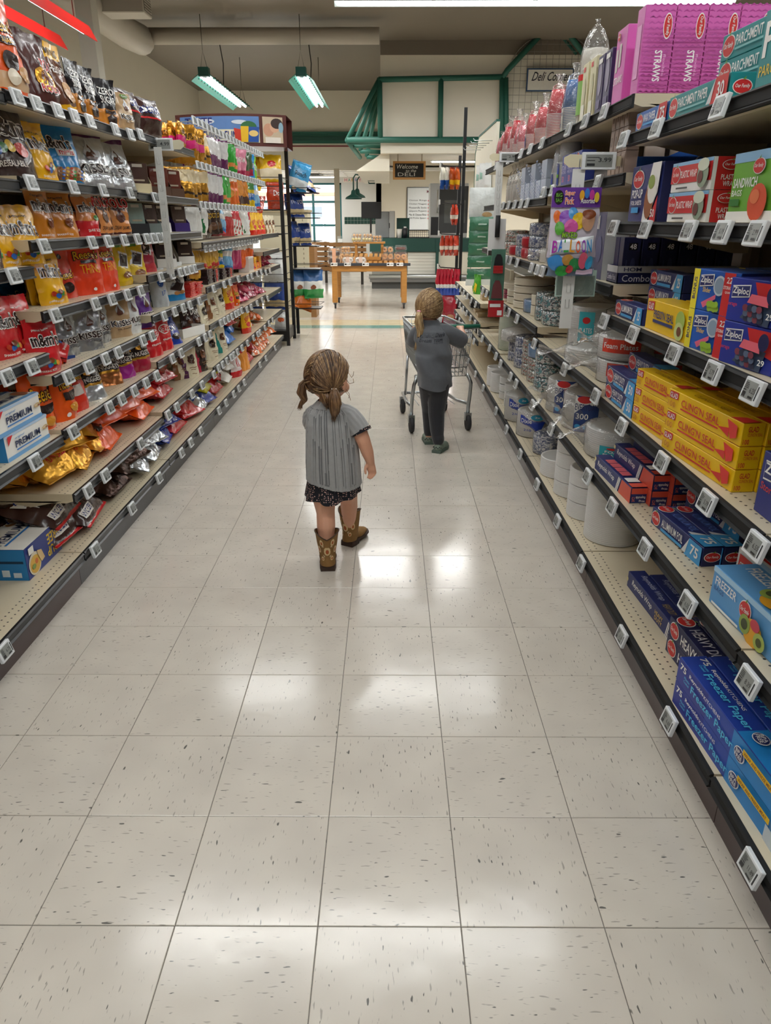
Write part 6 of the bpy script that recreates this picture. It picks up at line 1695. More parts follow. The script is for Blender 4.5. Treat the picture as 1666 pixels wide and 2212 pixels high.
# low shelves behind the cart
BK('smallcard', 'small dark carton on the low shelves behind cart', .14, .08, .1, paper('3a3a3c'), front=[('r', .1 + .22 * k, .2, .26 + .22 * k, .8, paper('d9d5cc')) for k in range(4)], name='small_carton')
BX('smallcard', 6.75, .40, '', .03); BX('smallcard', 7.0, .40, 'next to its twin', .03)
BK('stick', 'thin tan craft carton on the low shelves behind cart', .16, .03, .12, paper('b8a07a'), top=[('r', .1, .2, .9, .4, paper('d9c8a0')), ('r', .2, .6, .7, .8, paper('8a6f4a'))], name='small_carton')
BX('stick', 6.9, .56, 'on the middle low shelf', .03); BX('stick', 7.2, .56, 'farther along the middle low shelf', .04); BX('stick', 7.5, .40, 'on the lowest small shelf', .04); BX('smallcard', 7.7, .56, 'on the middle low shelf', .05); BX('stick', 6.8, .72, 'on the upper low shelf', .05, n=2)
add('grnbag', 'sponge_bag', 'bag', 'green and yellow sponge bag on low shelf', .12, .18, .06, bands(film('4faa34')), [('p', [(.3, .1), (.7, .1), (.75, .5), (.4, .6)], film('e8c81c'))])
put('grnbag', (XR + .05, 7.35, .721), (0, 0, R(-90 + 25))); put('grnbag', (XR + .08, 7.65, .721), (0, 0, R(-60)), 'farther along')

# ---- hanging strips and bags
def arm(side_x, y, z, price, lab):
    sa = empty('sign_arm', (side_x, y, z))
    MB().prism([(.1, -.015), (-.12, -.02), (-.14, -.005), (-.14, .012), (-.12, .022), (.1, .015)], 'y', 0, .004, plas('d9d0b0')).build('arm', sa)
    ca = MB(); ca.box(-.06, -.014, -.028, .06, -.002, .028, M('plastic', 'dfe2e4'), .002)
    ca.box(-.048, -.0146, -.02, .046, -.0138, .02, SCR)
    decals(ca, lambda u, v, e: (-.048 + .094 * u, -.0146 - e * .3, -.02 + .04 * v), [T(price, .48, .4, .96, .75, INK), ('r', .05, .75, .5, .8, INK), ('r', .05, .5, .35, .56, INK), ('r', .05, .1, .35, .3, INK)])
    ca.build('price_display', sa, (-.02, 0, 0))
    tag(sa, lab, 'sign')
def cstrip(x, y, z, L, lab, holes=6):
    cs = empty('clip_strip', (x, y, z))
    st_ = MB(); st_.box(-.022, -.003, -L, .022, 0, 0, plas('dcdcd8'))
    for k in range(holes):
        zz = -.05 - k * (L - .1) / holes
        st_.tube([(-.007, -.004, zz), (-.007, -.006, zz - .03), (.007, -.006, zz - .03), (.007, -.004, zz)], .0012, plas('a8a8a4'), 4)
    st_.build('strip', cs)
    MB().tube([(0, -.001, 0), (0, -.001, .03), (.0, .01, .045)], .0015, metal('b9bcbf'), 5).build('hook', cs)
    tag(cs, lab, 'clip strip')
hx, hz_ = at(1245, 335, 2.80)
arm(.755, 2.82, 1.585, '3.99', 'cream sign arm with price display reading 3.99')
cstrip(.67, 2.82, 1.56, .55, 'white clip strip holding the balloon bag', 8)
bl = empty('balloon_bag', (.665, 2.80, 1.50))
hd = MB(); hd.box(-.087, -.004, -.065, .087, 0, 0, film('6a3a9a'))
decals(hd, lambda u, v, e: (-.087 + .174 * u, -.004 - e, -.065 + .065 * v), [('e', .14, .5, .1, .36, BLK), T('BIG', .08, .52, .2, .72, GRB), T('BAG', .08, .26, .2, .46, GRB), T('Super', .26, .54, .46, .84, paper('f0682a'), o=WP), T('Pack', .27, .16, .45, .48, paper('f0682a'), o=WP), ('e', .6, .6, .05, .26, paper('e8a82a')), ('e', .7, .7, .05, .26, paper('3a7ad0')), ('e', .8, .62, .05, .26, paper('c83a9a')), ('e', .9, .5, .05, .26, paper('e8c83a')), T('Assorted', .58, .2, .86, .46, WP)])
hd.build('header_card', bl)
bb_ = pouch(.172, .235, .03, bands(film('d9d0dc'), (.0, .3, film('7a8fa8'))), [('e', .14, .86, .09, .09, film('e8702a')), ('e', .3, .84, .13, .12, film('8a4ab8')), ('e', .46, .9, .1, .09, film('4a9ad8')), ('e', .58, .8, .14, .12, film('e8c02a')), ('e', .42, .72, .15, .1, film('d85aa8')), ('e', .18, .7, .1, .1, film('5aa83a')), ('e', .78, .8, .14, .15, film('c99a7a')), ('e', .78, .9, .14, .07, film('8a4a2a')), T('MIXED', .24, .56, .56, .64, film('9acb3a'), o=film('2a5a2a')), ('p', [(.04, .32), (.9, .36), (.94, .58), (.04, .52)], film('e6ecf2'))] +
           [T(c_, .06 + k * .122, .35, .16 + k * .122, .53, film(cc)) for k, (c_, cc) in enumerate(zip('BALLOON', ['b83ab8', '3a7ad8', '3aa84a', 'e8a02a', 'e85a2a', '9a3ab8', '3a9ad8']))] +
           [('e', .15, .2, .16, .12, film('3a8ad0')), ('e', .4, .24, .12, .08, film('b8863a')), ('e', .55, .17, .12, .1, film('2a8a4a')), ('e', .3, .08, .16, .08, film('2f9a3f')), ('e', .72, .24, .1, .12, film('e0607a')), ('e', .86, .2, .08, .1, film('3aa0d0')), ('e', .45, .1, .08, .06, film('d0404a')), ('r', .6, .03, .95, .1, film('d8c0d8'))], 2.2, 'pillow')
bb_.build('balloon_pouch', bl, (0, -.012, -.298))
tag(bl, 'purple and clear bag of mixed balloons hanging on strip', 'balloon bag')
cp = empty('placemat_pack', (.70, 2.835, 1.20))
MB().box(-.075, 0, -.075, .075, .006, .02, film('b9d3c8')).build('card', cp)
mb = MB(); mb.box(-.07, -.003, -.07, .07, 0, -.0, CLEAR); mb.build('film_pocket', cp)
tag(cp, 'pale green hanging pack below the balloon bag', 'hanging pack')
# farther hanging strip with tools
arm(.765, 5.0, 1.755, '2.99', 'cream sign arm with price 2.99 before bowl shelf')
cstrip(.69, 5.0, 1.73, .36, 'short white clip strip above the black knife card')
kc = empty('utensil_card', (.69, 4.96, 1.40))
MB().box(-.055, 0, -.22, .055, .004, .0, paper('e6e6e4')).build('card', kc)
MB().box(-.05, -.002, -.22, .05, 0, -.19, paper('3a342e')).build('card_foot', kc)
MB().tube([(0, -.016, .02), (0, -.018, -.11)], .016, M('rubber', '1c1c1e'), 10).build('handle', kc)
tag(kc, 'white card with black handled utensil hanging on strip', 'utensil card')
rp = empty('brush_card', (.70, 4.9, 1.12))
MB().box(-.045, 0, -.26, .045, .004, .10, film('4f7a68')).build('card', rp)
MB().prism([(-.028, .0), (.028, .0), (.022, .05), (.01, .07), (-.01, .07), (-.022, .05)], 'y', -.02, 0, M('plastic', '1c1c1e')).build('brush_grip', rp)
for k in range(6): MB().box(-.03, -.022, -.045 + k * .008, .03, -.002, -.039 + k * .008, M('plastic', 'b8282a')).build('bristle_row', rp)
MB().prism([(-.036, -.2), (.036, -.2), (.026, -.12), (.012, -.09), (-.012, -.09), (-.026, -.12)], 'y', -.02, 0, M('plastic', '6a3438')).build('scrub_pad', rp)
m_ = MB().box(-.05, -.003, -.32, .05, .001, -.215, film('b8262c'))
decals(m_, lambda u, v, e: (-.05 + .1 * u, -.003 - e, -.32 + .105 * v), [('r', .6, .1, .9, .4, WP), ('r', .1, .6, .8, .8, WP)])
m_.build('card_foot', rp)
tag(rp, 'red scrub brush on green card hanging in front of bowls', 'brush card')
# pegged packs on the panel
for k in range(5):
    g_ = MB(); g_.tube([(1.02, 8.0 + k * .25, 2.12), (.84, 8.0 + k * .25, 2.12), (.83, 8.0 + k * .25, 2.14)], .004, metal('b9bcbf'), 5)
    g_ = g_.build('peg_hook')
    tag(g_, 'empty chrome peg hook on the cream panel', 'hook', 'peg hooks on the cream panel')
hang_kind('h_towel', 'white folded napkin pack hanging on the panel', bands(film('e4e6e4'), (.0, .2, film('9ac2b4'))), [('r', .2, .5, .5, .7, film('9ac2b4'))], .2, .30, .05)
hang_kind('h_glove', 'yellow glove pack hanging on the panel', bands(film('e6b81c')), [T('GLOVE', .2, .4, .8, .6, BLK)], .12, .24, .04)
for k, y in enumerate((7.95, 8.25)):
    put('h_towel', (.93, y, 1.62), (0, 0, R(-90 + 30)), 'in the upper row'); put('h_towel', (.94, y + .03, 1.26), (0, 0, R(-90 + 30)), 'in the lower row')
put('h_glove', (.99, 8.6, 1.72), (0, 0, R(-75)))
arm(.93, 7.76, 1.66, '2.99', 'small sign arm with price display on the peg panel')
cstrip(.83, 7.762, 1.64, .5, 'white clip strip on the cream peg panel')
# green napkin packs hanging one above another
np_ = empty('napkin_pack_strip', (.90, 7.6, .78))
for k in range(5):
    mb = pouch(.24, .12 if k else .1, .03, solid(film('3f7a5c')), [('r', .35, .4, .7, .5, film('b9d3c4'))], 6.1 + k, 'pillow', 8, 6); mb.build('napkin_pack', np_, (0, -.01 * k, .06 + k * .115), (0, 0, 0))
MB().box(-.13, .0, .0, .13, .012, .06, film('dfe2e0')).build('base_fold', np_)
mb = pouch(.25, .28, .03, solid(film('dde2e0')), [('e', .7, .15, .2, .08, film('c9a87a'))], 9.4, 'pillow', 8, 8); mb.build('clear_pocket', np_, (0, -.02, .62))
tag(np_, 'green napkin packs hanging in a tall clear pocket', 'napkin packs')

# ================================================================== CHIP RACK at the end of the candy run
BLKM = M('plastic', '161618')
ck = empty('chip_rack', (-1.2, 8.72, 0))
def ckb(name, x0, y0, z0, x1, y1, z1, m_=BLKM): return MB().box(x0, y0, z0, x1, y1, z1, m_).build(name, ck)
ckb('post', -.02, 0, 0, .02, .03, 1.86); ckb('post', -.02, .58, 0, .02, .62, 2.44); ckb('post', -1.1, .0, 0, -1.06, .04, 1.9); ckb('post', -1.1, .58, 0, -1.06, .62, 2.44); ckb('post', -.02, 1.0, 0, .02, 1.03, 1.9)
ckb('base_tray', -1.1, .02, .05, 0, .6, .17)
for z in (.40, .72, .98, 1.24, 1.5, 1.74):
    wr = MB()
    for k in range(12): wr.tube([(-1.08 + k * .097, .03, z), (-1.08 + k * .097, .6, z)], .003, BLKM, 4)
    wr.tube([(-1.08, .03, z), (0, .03, z)], .005, BLKM, 5); wr.tube([(-1.08, .6, z), (0, .6, z)], .005, BLKM, 5); wr.tube([(-1.08, .03, z + .09), (0, .03, z + .09)], .004, BLKM, 5); wr.tube([(0, .03, z + .09), (0, .6, z + .09)], .004, BLKM, 5)
    wr.build('wire_shelf', ck)
for z in (1.70, 1.42, 1.10, .83, .36):
    wr = MB()
    wr.box(-.02, .68, z - .012, .34, .98, z, BLKM)
    wr.tube([(.0, .70, z + .05), (.34, .70, z + .05), (.36, .96, z + .05), (0, .96, z + .05)], .004, BLKM, 5)
    wr.build('side_tray', ck)
hs = MB()
n = 14
for k in range(n):
    a0 = k / n; a1 = (k + 1) / n
    x0 = -1.12 + 1.2 * a0; x1 = -1.12 + 1.2 * a1
    y0 = .1 - .16 * (1 - (2 * a0 - 1) ** 2); y1 = .1 - .16 * (1 - (2 * a1 - 1) ** 2)
    hs.add([(x0, y0, 2.13), (x1, y1, 2.13), (x1, y1, 2.44), (x0, y0, 2.44), (x0, .6, 2.13), (x1, .6, 2.13), (x1, .6, 2.44), (x0, .6, 2.44)], [(0, 1, 2, 3), (4, 7, 6, 5), (0, 4, 5, 1), (3, 2, 6, 7)], M('plastic', '5a2a24'))
hs.build('header', ck)
pn = MB()
def hm(u, v, e):
    return (-1.12 + 1.2 * u, .1 - .16 * (1 - (2 * u - 1) ** 2) - .004 - e, 2.165 + .25 * v)
decals(pn, hm, [('r', .05, 0, .77, .5, paper('e6dfc0')), ('r', .05, .5, .77, 1, paper('5f86c0')), ('e', .3, .8, .08, .1, paper('d9e0ea')), ('e', .6, .78, .07, .08, paper('d9e0ea')), T('TASTE', .1, .62, .36, .95, paper('1f2f7a')), T('SOMETHING FUN', .1, .12, .58, .44, paper('1f2f7a')), ('e', .68, .6, .07, .22, paper('2f6a3a')), ('p', [(.56, .02), (.62, .02), (.61, .5), (.55, .55)], paper('c8321c')), ('p', [(.61, .02), (.68, .02), (.68, .62), (.61, .62)], paper('e8b81c')), ('p', [(.67, .02), (.76, .02), (.77, .6), (.68, .6)], paper('1f4fa0')), ('e', .72, .35, .04, .12, paper('e8c87a')),
                 ('r', .80, 0, .97, 1, paper('c9b59a')), ('e', .85, .5, .045, .25, paper('c9957a')), ('e', .9, .62, .04, .22, paper('d9a98a')), ('e', .92, .75, .05, .2, paper('3a2a24')), ('r', .82, .0, .95, .22, paper('e6ddd2')), ('e', .955, .6, .02, .2, paper('8fb0c0'))])
pn.build('picture_panel', ck)
tag(ck, 'black wire chip rack with curved brown picture header', 'rack')
def chip(key, desc, zone, front=()): add(key, 'chip_bag', 'chip bag', desc, .24, .33, .12, zone, front, 'pillow', crinkle=1.4)
chip('chip_y', 'yellow potato chip bag on the chip rack', bands(film('e8b81c'), (.2, .55, film('d9c9a8'))), [('e', .5, .7, .2, .1, RED)])
chip('chip_r', 'dark orange chip bag with white lettering on rack', bands(film('b83a1c')), [T('Dor', .3, .5, .8, .7, WHT)])
chip('chip_lb', 'light blue and white chip bag on the rack', bands(film('3f9ad0'), (.1, .4, film('dfe6ea'))), [T('Ranch', .2, .5, .8, .65, BLK)])
chip('chip_db', 'dark blue chip bag with cream picture', bands(film('23408a'), (.1, .35, film('c9b48a'))), [T('TOS', .25, .55, .8, .72, WHT)])
chip('chip_gw', 'blue, white and green chip bag hanging below tray', bands(film('2f9a4a'), (.33, .62, film('e6e6e0')), (.62, 1, film('34619a'))), [('e', .4, .4, .15, .08, film('8a4a2a'))])
chip('chip_o', 'big orange chip bag tipped on the low tray', bands(film('d8701c')), [T('ruffy', .2, .4, .8, .6, film('b83a1c'), o=WHT)])
chip('chip_w', 'white chip bag on the chip rack', bands(film('dfe2e2')), [('e', .5, .5, .25, .12, film('d8602a'))])
add('jar_o', 'snack_tub', 'tub', 'orange snack tub on the chip rack', .12, .14, .1, bands(film('e8962a'), (.85, 1, film('d8501c'))), [('r', .3, .2, .9, .6, RED)])
cr = random.Random(4)
def CP(key, x, y, z, rz=0, rx=-6, ry=0, where='', sc=1.0):
    put(key, (-1.2 + x, 8.72 + y, z), (R(rx), R(ry), R(rz)), where, sc)
for k in range(3): CP('chip_y', -.85 + k * .26, .2, 1.745, 10, where='on the highest wire shelf')
CP('chip_y', -.1, .12, 1.745, 20, where='at the corner of the highest wire shelf'); CP('chip_y', -.35, .02, 1.745, 0, -60, where='lying at the shelf front')
CP('chip_r', -.35, .05, 1.505, 0, -55, where='lying on the second wire shelf'); CP('chip_r', -.06, .1, 1.505, 30, 0, where='standing at the rack corner', sc=.85)
CP('chip_r', -.7, .05, 1.505, 0, -55, where='deeper on the second wire shelf')
for k in range(4): CP('jar_o', -.75 + k * .14, .1, 1.245, 0, 0, where='in the tub row', sc=.9) 
for k in range(3): CP('chip_w', -.7 + k * .27, .12, .725, 0, -10, where='on the middle wire shelf')
for k in range(3): CP('chip_db', -.7 + k * .27, .12, .405, 0, -10, where='on the low wire shelf')
for k in range(3): CP('chip_w', -.7 + k * .3, .12, .175, 0, -20, where='in the base tray', sc=.7)
CP('chip_lb', .10, .70, 1.72, 20, -4, 18, where='at the tray edge'); CP('chip_db', .16, .78, 1.70, 60, -20, 10, where='on the highest side tray'); CP('chip_db', .28, .82, 1.78, 40, -62, 25, where='sliding off the highest side tray')
for k in range(3):
    CP('chip_db', .06 + .07 * k, .75 + .05 * k, 1.43 - .33 * (k == 2), 50, -8, where='on the side tray below', sc=.8)
CP('chip_db', .10, .76, 1.105, 70, -8, where='on the third side tray', sc=.85)
for k in range(2): CP('chip_gw', .10 + k * .17, .74, .47, 25, 0, where='beside its twin', sc=1.05)
CP('chip_o', .14, .70, .37, 30, -35, 22)
# white display case and tan cabinet beyond
wc = empty('peg_display', (-1.62, 11.4, 0))
MB().box(-.3, 0, 0, .42, .5, 1.5, paint('cfc7ae')).build('cabinet_body', wc); MB().box(-.32, -.02, 1.5, .44, .52, 1.53, paint('b8a888')).build('top', wc); MB().box(.42, .05, 0, .5, .5, 1.05, wood('9a7044')).build('side_board', wc)
ph = MB()
for k in range(20): ph.box(.34, -.002, .12 + k * .066, .352, 0, .15 + k * .066, paint('8d836d'))
ph.build('slot_strip', wc)
tag(wc, 'cream slotted display cabinet behind the chip rack', 'cabinet')

# ================================================================== JERKY RACK at the right end
jr = empty('snack_rack', (.96, 10.3, 0))
MB().box(-.02, -.02, 0, .02, .02, 2.70, BLKM).build('post', jr); MB().box(-.02, .55, 0, .02, .59, 2.2, BLKM).build('post', jr); MB().box(-.3, -.3, 0, .3, .6, .06, BLKM).build('base', jr)
hk_me = MB(); hk_me.tube([(0, 0, 0), (-.27, 0, .02), (-.29, 0, .05)], .005, metal('3a3a3c'), 5); hk_me.box(-.31, -.02, .0, -.295, .02, .06, plas('dcdcd8'))
hk_me = hk_me.mesh('hook')
for z in (2.02, 1.58, 1.20, .78):
    for y in (-.05, .05): link('hook', hk_me, jr, (0, y, z))
tag(jr, 'black snack rack with pronged hooks and tall pole', 'rack')
hang_kind('jk_o', 'orange brown snack pack hanging on the black rack', bands(film('b8501c'), (.2, .45, film('e8b01c')), (.9, 1, film('7a2a1c'))), [], .12, .26, .05)
hang_kind('jk_b', 'blue and white snack pack hanging on the black rack', bands(film('d9d6ca'), (0, .4, film('1f4f9a'))), [], .11, .26, .04)
hang_kind('jk_r', 'red snack pack hanging on the black rack', bands(film('c0402a'), (.3, .5, film('e0d0c0'))), [], .11, .25, .04)
hang_kind('jk_s', 'slim red, white and blue snack pack in a cluster', bands(film('b81c34'), (.28, .45, film('e6e2de')), (0, .28, film('1f46a8'))), [], .045, .34, .03)
hang_kind('jk_m', 'large dark red snack bag hanging low', bands(film('a01c2e')), [('e', .5, .3, .3, .1, film('d9a07a'))], .2, .42, .08)
for x, k in ((-.05, 'jk_o'), (-.12, 'jk_o'), (-.19, 'jk_b'), (-.25, 'jk_b')): put(k, (.96 + x, 10.25, 1.76), (0, 0, R(66 + JR.uniform(-12, 12))), 'on the upper hooks')
for x in (-.06, -.1): put('jk_r', (.96 + x, 10.25, 1.33), (0, 0, R(70)), 'on the middle hooks')
for x in (-.05, -.11, -.17, -.23): put('jk_r', (.96 + x, 10.25, .95), (0, 0, R(62 + JR.uniform(-14, 14))), 'on the lower hooks')
for x in range(7):
    for y in range(2): put('jk_s', (.93 - x * .045, 10.22 + y * .06, .44), (0, 0, R(JR.uniform(-15, 15))), 'on the lowest hooks')
put('jk_m', (.84, 10.22, .02), (0, 0, R(10))); put('jk_m', (.86, 10.31, .02), (0, 0, R(-10)), 'behind the front one')

# ================================================================== BAKERY TABLE
TY = 12.55
OAK = wood('b8813f')
tb = empty('bakery_table', (-.31, TY, 0))
def tbx(name, x0, y0, z0, x1, y1, z1, m_=OAK, parent=None): return MB().box(x0, y0, z0, x1, y1, z1, m_, .004).build(name, parent or tb)
for x in (-.60, .56):
    for y in (.08, 1.0):
        lg = tbx('leg', x - .045, y - .045, .10, x + .045, y + .045, .62)
        cs_ = MB(); cs_.box(x - .03, y - .025, .07, x + .03, y + .025, .10, metal('8f9296'))
        cs_.build('caster_fork', lg)
        wh = MB(); wh.lathe([(.05, -.013), (.052, -.006), (.052, .006), (.05, .013)], M('rubber', '26262a'), 18); wh.v = [(x + p[2], y + .01 + p[0], .052 + p[1]) for p in wh.v]
        wh.build('caster_wheel', lg)
tbx('apron', -.64, .03, .60, .60, .06, .69); tbx('apron', -.64, 1.02, .60, .60, 1.05, .75)
tbx('edge_strip', -.67, .0, .69, .66, .02, .735, M('plastic', '3a3d44')); tbx('apron_side', -.64, .06, .60, -.61, 1.02, .70); tbx('apron_side', .57, .06, .60, .60, 1.02, .70)
for k in range(15):
    x = -.62 + k * .087
    s_ = MB(); s_.prism([(.02, .695), (1.05, .82), (1.05, .84), (.02, .715)], 'x', x - .028, x + .028, OAK); s_.build('slat', tb)
tbx('cross_bar', -.64, .5, .70, .62, .55, .74)
# riser
rs = empty('riser_shelf', (-.34, TY + .35, .765))
for x in (-.22, .22): MB().box(x - .02, 0, -.0, x + .02, .3, .26, OAK).build('side', rs)
MB().box(-.27, -.02, .26, .27, .34, .285, OAK).build('shelf_board', rs); MB().box(-.22, .0, .0, .22, .03, .05, OAK).build('foot_rail', rs)
tag(rs, 'small wooden riser shelf on the bakery table', 'riser')
tag(tb, 'slatted wooden bakery table on black casters', 'table')
for k, px in enumerate((722, 751, 790, 843, 864)):
    x, _ = at(px, 577, TY)
    c_ = MB(); c_.box(x - .055, TY - .008, .688, x + .055, TY - .002, .74, WP)
    decals(c_, lambda u, v, e: (x - .055 + .11 * u, TY - .008 - e, .688 + .052 * v), [T('5.99', .45, .3, .92, .75, BLK), ('r', .08, .3, .38, .75, BLK)])
    tag(c_.build('price_card'), 'white price card on the bakery table edge', 'price card', 'price cards on the bakery table edge')
def clam(w, d, h): 
    m_ = MB(); m_.prism([(-w / 2, .0), (w / 2, 0), (w / 2 + .006, h * .45), (w / 2 - .01, h), (-w / 2 + .01, h), (-w / 2 - .006, h * .45)], 'y', 0, d, CLEAR); return m_
def torus(c, r, t, m_, axis='y'):
    mb = MB(); vs = []; fs = []; A, B_ = 16, 8
    for i in range(A):
        a = 2 * math.pi * i / A
        for j in range(B_):
            b = 2 * math.pi * j / B_; q = r + t * math.cos(b)
            p = (q * math.cos(a), t * math.sin(b), q * math.sin(a))
            vs.append((c[0] + p[0], c[1] + p[1], c[2] + p[2]))
    for i in range(A):
        for j in range(B_): fs.append((i * B_ + j, i * B_ + (j + 1) % B_, ((i + 1) % A) * B_ + (j + 1) % B_, ((i + 1) % A) * B_ + j))
    return mb.add(vs, fs, m_, True)
def ball(c, r, m_, sz=1.0):
    return MB().lathe([(0, -r * sz), (r * .6, -r * .8 * sz), (r, 0), (r * .7, r * .7 * sz), (0, r * sz)], m_, 12, c)
def dz(y): return .715 + (y - TY - .02) * .1214
DON = plas('d9a06a'); WDON = plas('e6e2dc'); CHO = plas('3a1f18'); CUP = plas('d8c88a'); TANB = plas('cf9a5c')
kind('donut_v', 'donut_pack', 'donut pack', 'clear pack of glazed ring donuts', [('clamshell', clam(.21, .12, .11), None)] + [('donut', torus((x, .05, .055), .028, .018, DON), None) for x in (-.05, .05)])
kind('donut_w', 'donut_pack', 'donut pack', 'clear pack of white powdered donuts with label', [('clamshell', clam(.19, .14, .10), None)] + [('donut', torus((x, .05, .05), .026, .018, WDON), None) for x in (-.045, .045)] + [('label', MB().box(-.03, -.004, .0, .03, -.002, .10, paper('e6c9b8')), None)])
kind('choc', 'cake_pack', 'cake pack', 'clear pack of dark chocolate cakes with orange label', [('clamshell', clam(.21, .15, .11), None), ('cake', MB().box(-.09, .015, .004, .09, .13, .075, CHO, .015), None), ('label', MB().box(-.03, -.004, 0, .03, -.002, .115, paper('e8b090')), None)])
kind('muffin', 'muffin_pack', 'muffin pack', 'clear pack of golden round cookies', [('clamshell', clam(.17, .14, .11), None)] + [('cookie', ball((-.05 + .05 * i, .04, .03 + .045 * j), .024, TANB), None) for i in range(3) for j in range(2)])
kind('cupc', 'cupcake_pack', 'cupcake pack', 'clear pack of pale yellow cupcakes', [('clamshell', clam(.17, .14, .10), None)] + [('cupcake', MB().lathe([(.017, 0), (.024, .03), (.026, .036), (.016, .055), (0, .06)], CUP, 12, (-.052 + .052 * i, .04, .004)), None) for i in range(3)])
kind('browny', 'brownie_pack', 'brownie pack', 'clear pack of brownies with sealed lid', [('clamshell', clam(.2, .15, .08), None), ('brownie', MB().box(-.08, .02, .004, .08, .13, .05, plas('6a3626'), .01), None)])
def TP(k, px, dy, lab='', up=0, sc=1.0):
    y = TY + dy; x, _ = at(px, 560, y)
    put(k, (x, y, dz(y + .0) + .004 + up), (0, 0, 0), lab, sc)
TP('choc', 722, .06, 'in the lower layer'); TP('choc', 722, .07, 'on top of another', .115)
TP('donut_w', 751, .06, 'at the table front'); TP('donut_w', 779, .06, 'next to its twin')
TP('muffin', 747, .34, 'in the lower layer'); TP('muffin', 747, .35, 'on top of another', .112); TP('muffin', 724, .5, 'behind the chocolate cakes', .06)
TP('donut_v', 837, .34, 'in the lower layer'); TP('donut_v', 837, .35, 'on top of another', .112); TP('donut_v', 866, .34, 'at the table corner'); TP('browny', 866, .6, 'behind the corner donuts', .03); TP('browny', 866, .61, 'on top of another', .12)
for k, px in enumerate((770, 793)):
    x, _ = at(px, 525, TY + .4); put('cupc', (x, TY + .34, 1.051), (0, 0, 0), 'on the riser'); put('muffin', (x + .01, TY + .50, 1.051), (0, 0, 0), 'behind the cupcakes', (1, 1, 1.25))
x, _ = at(815, 525, TY + .4); put('muffin', (x, TY + .36, 1.051), (0, 0, 0), 'alone at the riser end')

# ================================================================== DELI COUNTER AND EATING CORNER
CY = 16.4
dc = empty('deli_counter', (0, CY, 0))
def dbx(name, x0, y0, z0, x1, y1, z1, m_): return MB().box(x0, y0, z0, x1, y1, z1, m_).build(name, dc)
dbx('toe_base', -.38, .05, 0, 5, .9, .14, paint('4a4a48')); dbx('ledge', -.42, -.02, .14, 5, .5, .23, metal('9a9d9e'))
bm_ = MB(); bm_.tube([(-.44, -.05, .26), (5, -.05, .26)], .05, metal('b9bcbe'), 12); bm_.build('bumper_rail', dc)
dbx('end_panel', -.38, .3, .23, .30, .9, .75, paint('7a7f82'))
for k in range(7): dbx('front_slat', .40, .12, .30 + k * .064, 2.0, .16, .36 + k * .064, paint('e2dfd4'))
dbx('front_body', .40, .16, .23, 2.0, .9, .76, paint('a8a498'))
dbx('green_band', -.42, .05, .76, 2.0, .25, 1.0, GREEN_D); dbx('worktop', -.42, .05, 1.0, 5, .9, 1.03, paint('13453c'))
dbx('side_panel', 1.0, .0, 0, 1.06, .1, 1.0, GREEN_D); dbx('cream_panel', 1.06, .08, .2, 2.0, .12, .76, paint('e2dcc9')); dbx('back_body', -.38, .25, .23, 5, .9, 1.0, paint('8d8a80'))
tag(dc, 'deli counter with green top and white slatted front', 'counter')
ZT = 1.031
mo = empty('monitor', (-.40, CY + .35, ZT))
x0, z0 = at(778, 472, CY + .35); x1, z1 = at(821, 436, CY + .35)
MB().box(-.20, -.02, z0 - ZT, .22, .02, z1 - ZT, BLKM, .006).build('screen_back', mo); MB().box(-.02, .02, 0, .02, .05, z1 - ZT - .1, BLKM).build('stand_pole', mo); MB().box(-.1, -.05, 0, .1, .12, .02, BLKM).build('stand_foot', mo)
tag(mo, 'black monitor seen from behind on the counter', 'monitor')
rg_ = empty('register', (-.10, CY + .45, ZT))
MB().box(-.2, -.1, 0, .10, .15, .53, plas('77797a'), .01).build('housing', rg_); MB().box(.10, -.1, 0, .22, .15, .54, plas('a8a8a6'), .01).build('side_box', rg_); MB().box(.09, -.11, .2, .11, -.1, .3, BLKM).build('latch', rg_)
tag(rg_, 'grey register housing on the deli counter', 'register')
for k, (x, c1, h_) in enumerate(((.22, 'ece8e2', .18), (.34, '2a2a30', .2))):
    cu_ = empty('cup', (x, CY + .3, ZT))
    MB().lathe([(.045, 0), (.06, h_), (.055, h_), (0, h_ - .01)], plas(c1), 16).build('cup_body', cu_)
    if k: MB().lathe([(.03, h_ - .01), (.03, h_ + .03), (0, h_ + .03)], plas('e8e8e6'), 12).build('cap', cu_)
    tag(cu_, 'white foam cup on the deli counter' if not k else 'dark bottle with white cap on the deli counter', 'cup' if not k else 'bottle')
MB_ = MB().box(.16, CY + .55, ZT, .44, CY + .62, ZT + .4, GREEN_D); tag(MB_.build('counter_divider'), 'green divider board on the deli counter', 'divider')
bs = empty('wire_basket', (.70, CY + .3, ZT))
wr = MB()
for k in range(14): wr.tube([(-.28 + k * .043, 0, 0), (-.28 + k * .043, 0, .16)], .005, metal('4a4a4a'), 4)
for k in range(4): wr.tube([(-.28, 0, .02 + k * .045), (.28, 0, .02 + k * .045)], .005, metal('4a4a4a'), 4)
wr.build('front_wires', bs); MB().box(-.28, .02, 0, .28, .2, .012, metal('4a4a4a')).build('tray', bs)
tag(bs, 'low black wire basket along the deli counter', 'basket')
ov = empty('oven', (1.22, CY + .25, ZT))
MB().box(-.36, 0, 0, .45, .6, 1.08, metal('c9c9c6'), .008).build('housing', ov); MB().box(-.16, -.02, .1, .45, 0, 1.02, M('plastic', '3a3c3e')).build('door', ov); MB().box(-.05, -.025, .3, .4, -.02, .75, GLASS).build('door_window', ov); MB().box(-.33, -.015, .06, -.17, 0, .42, BLKM).build('control_panel', ov); MB().tube([(-.2, -.04, .5), (-.2, -.04, .95)], .012, metal('c9c9c6'), 8).build('handle', ov)
tag(ov, 'tall stainless oven on the deli counter', 'oven')
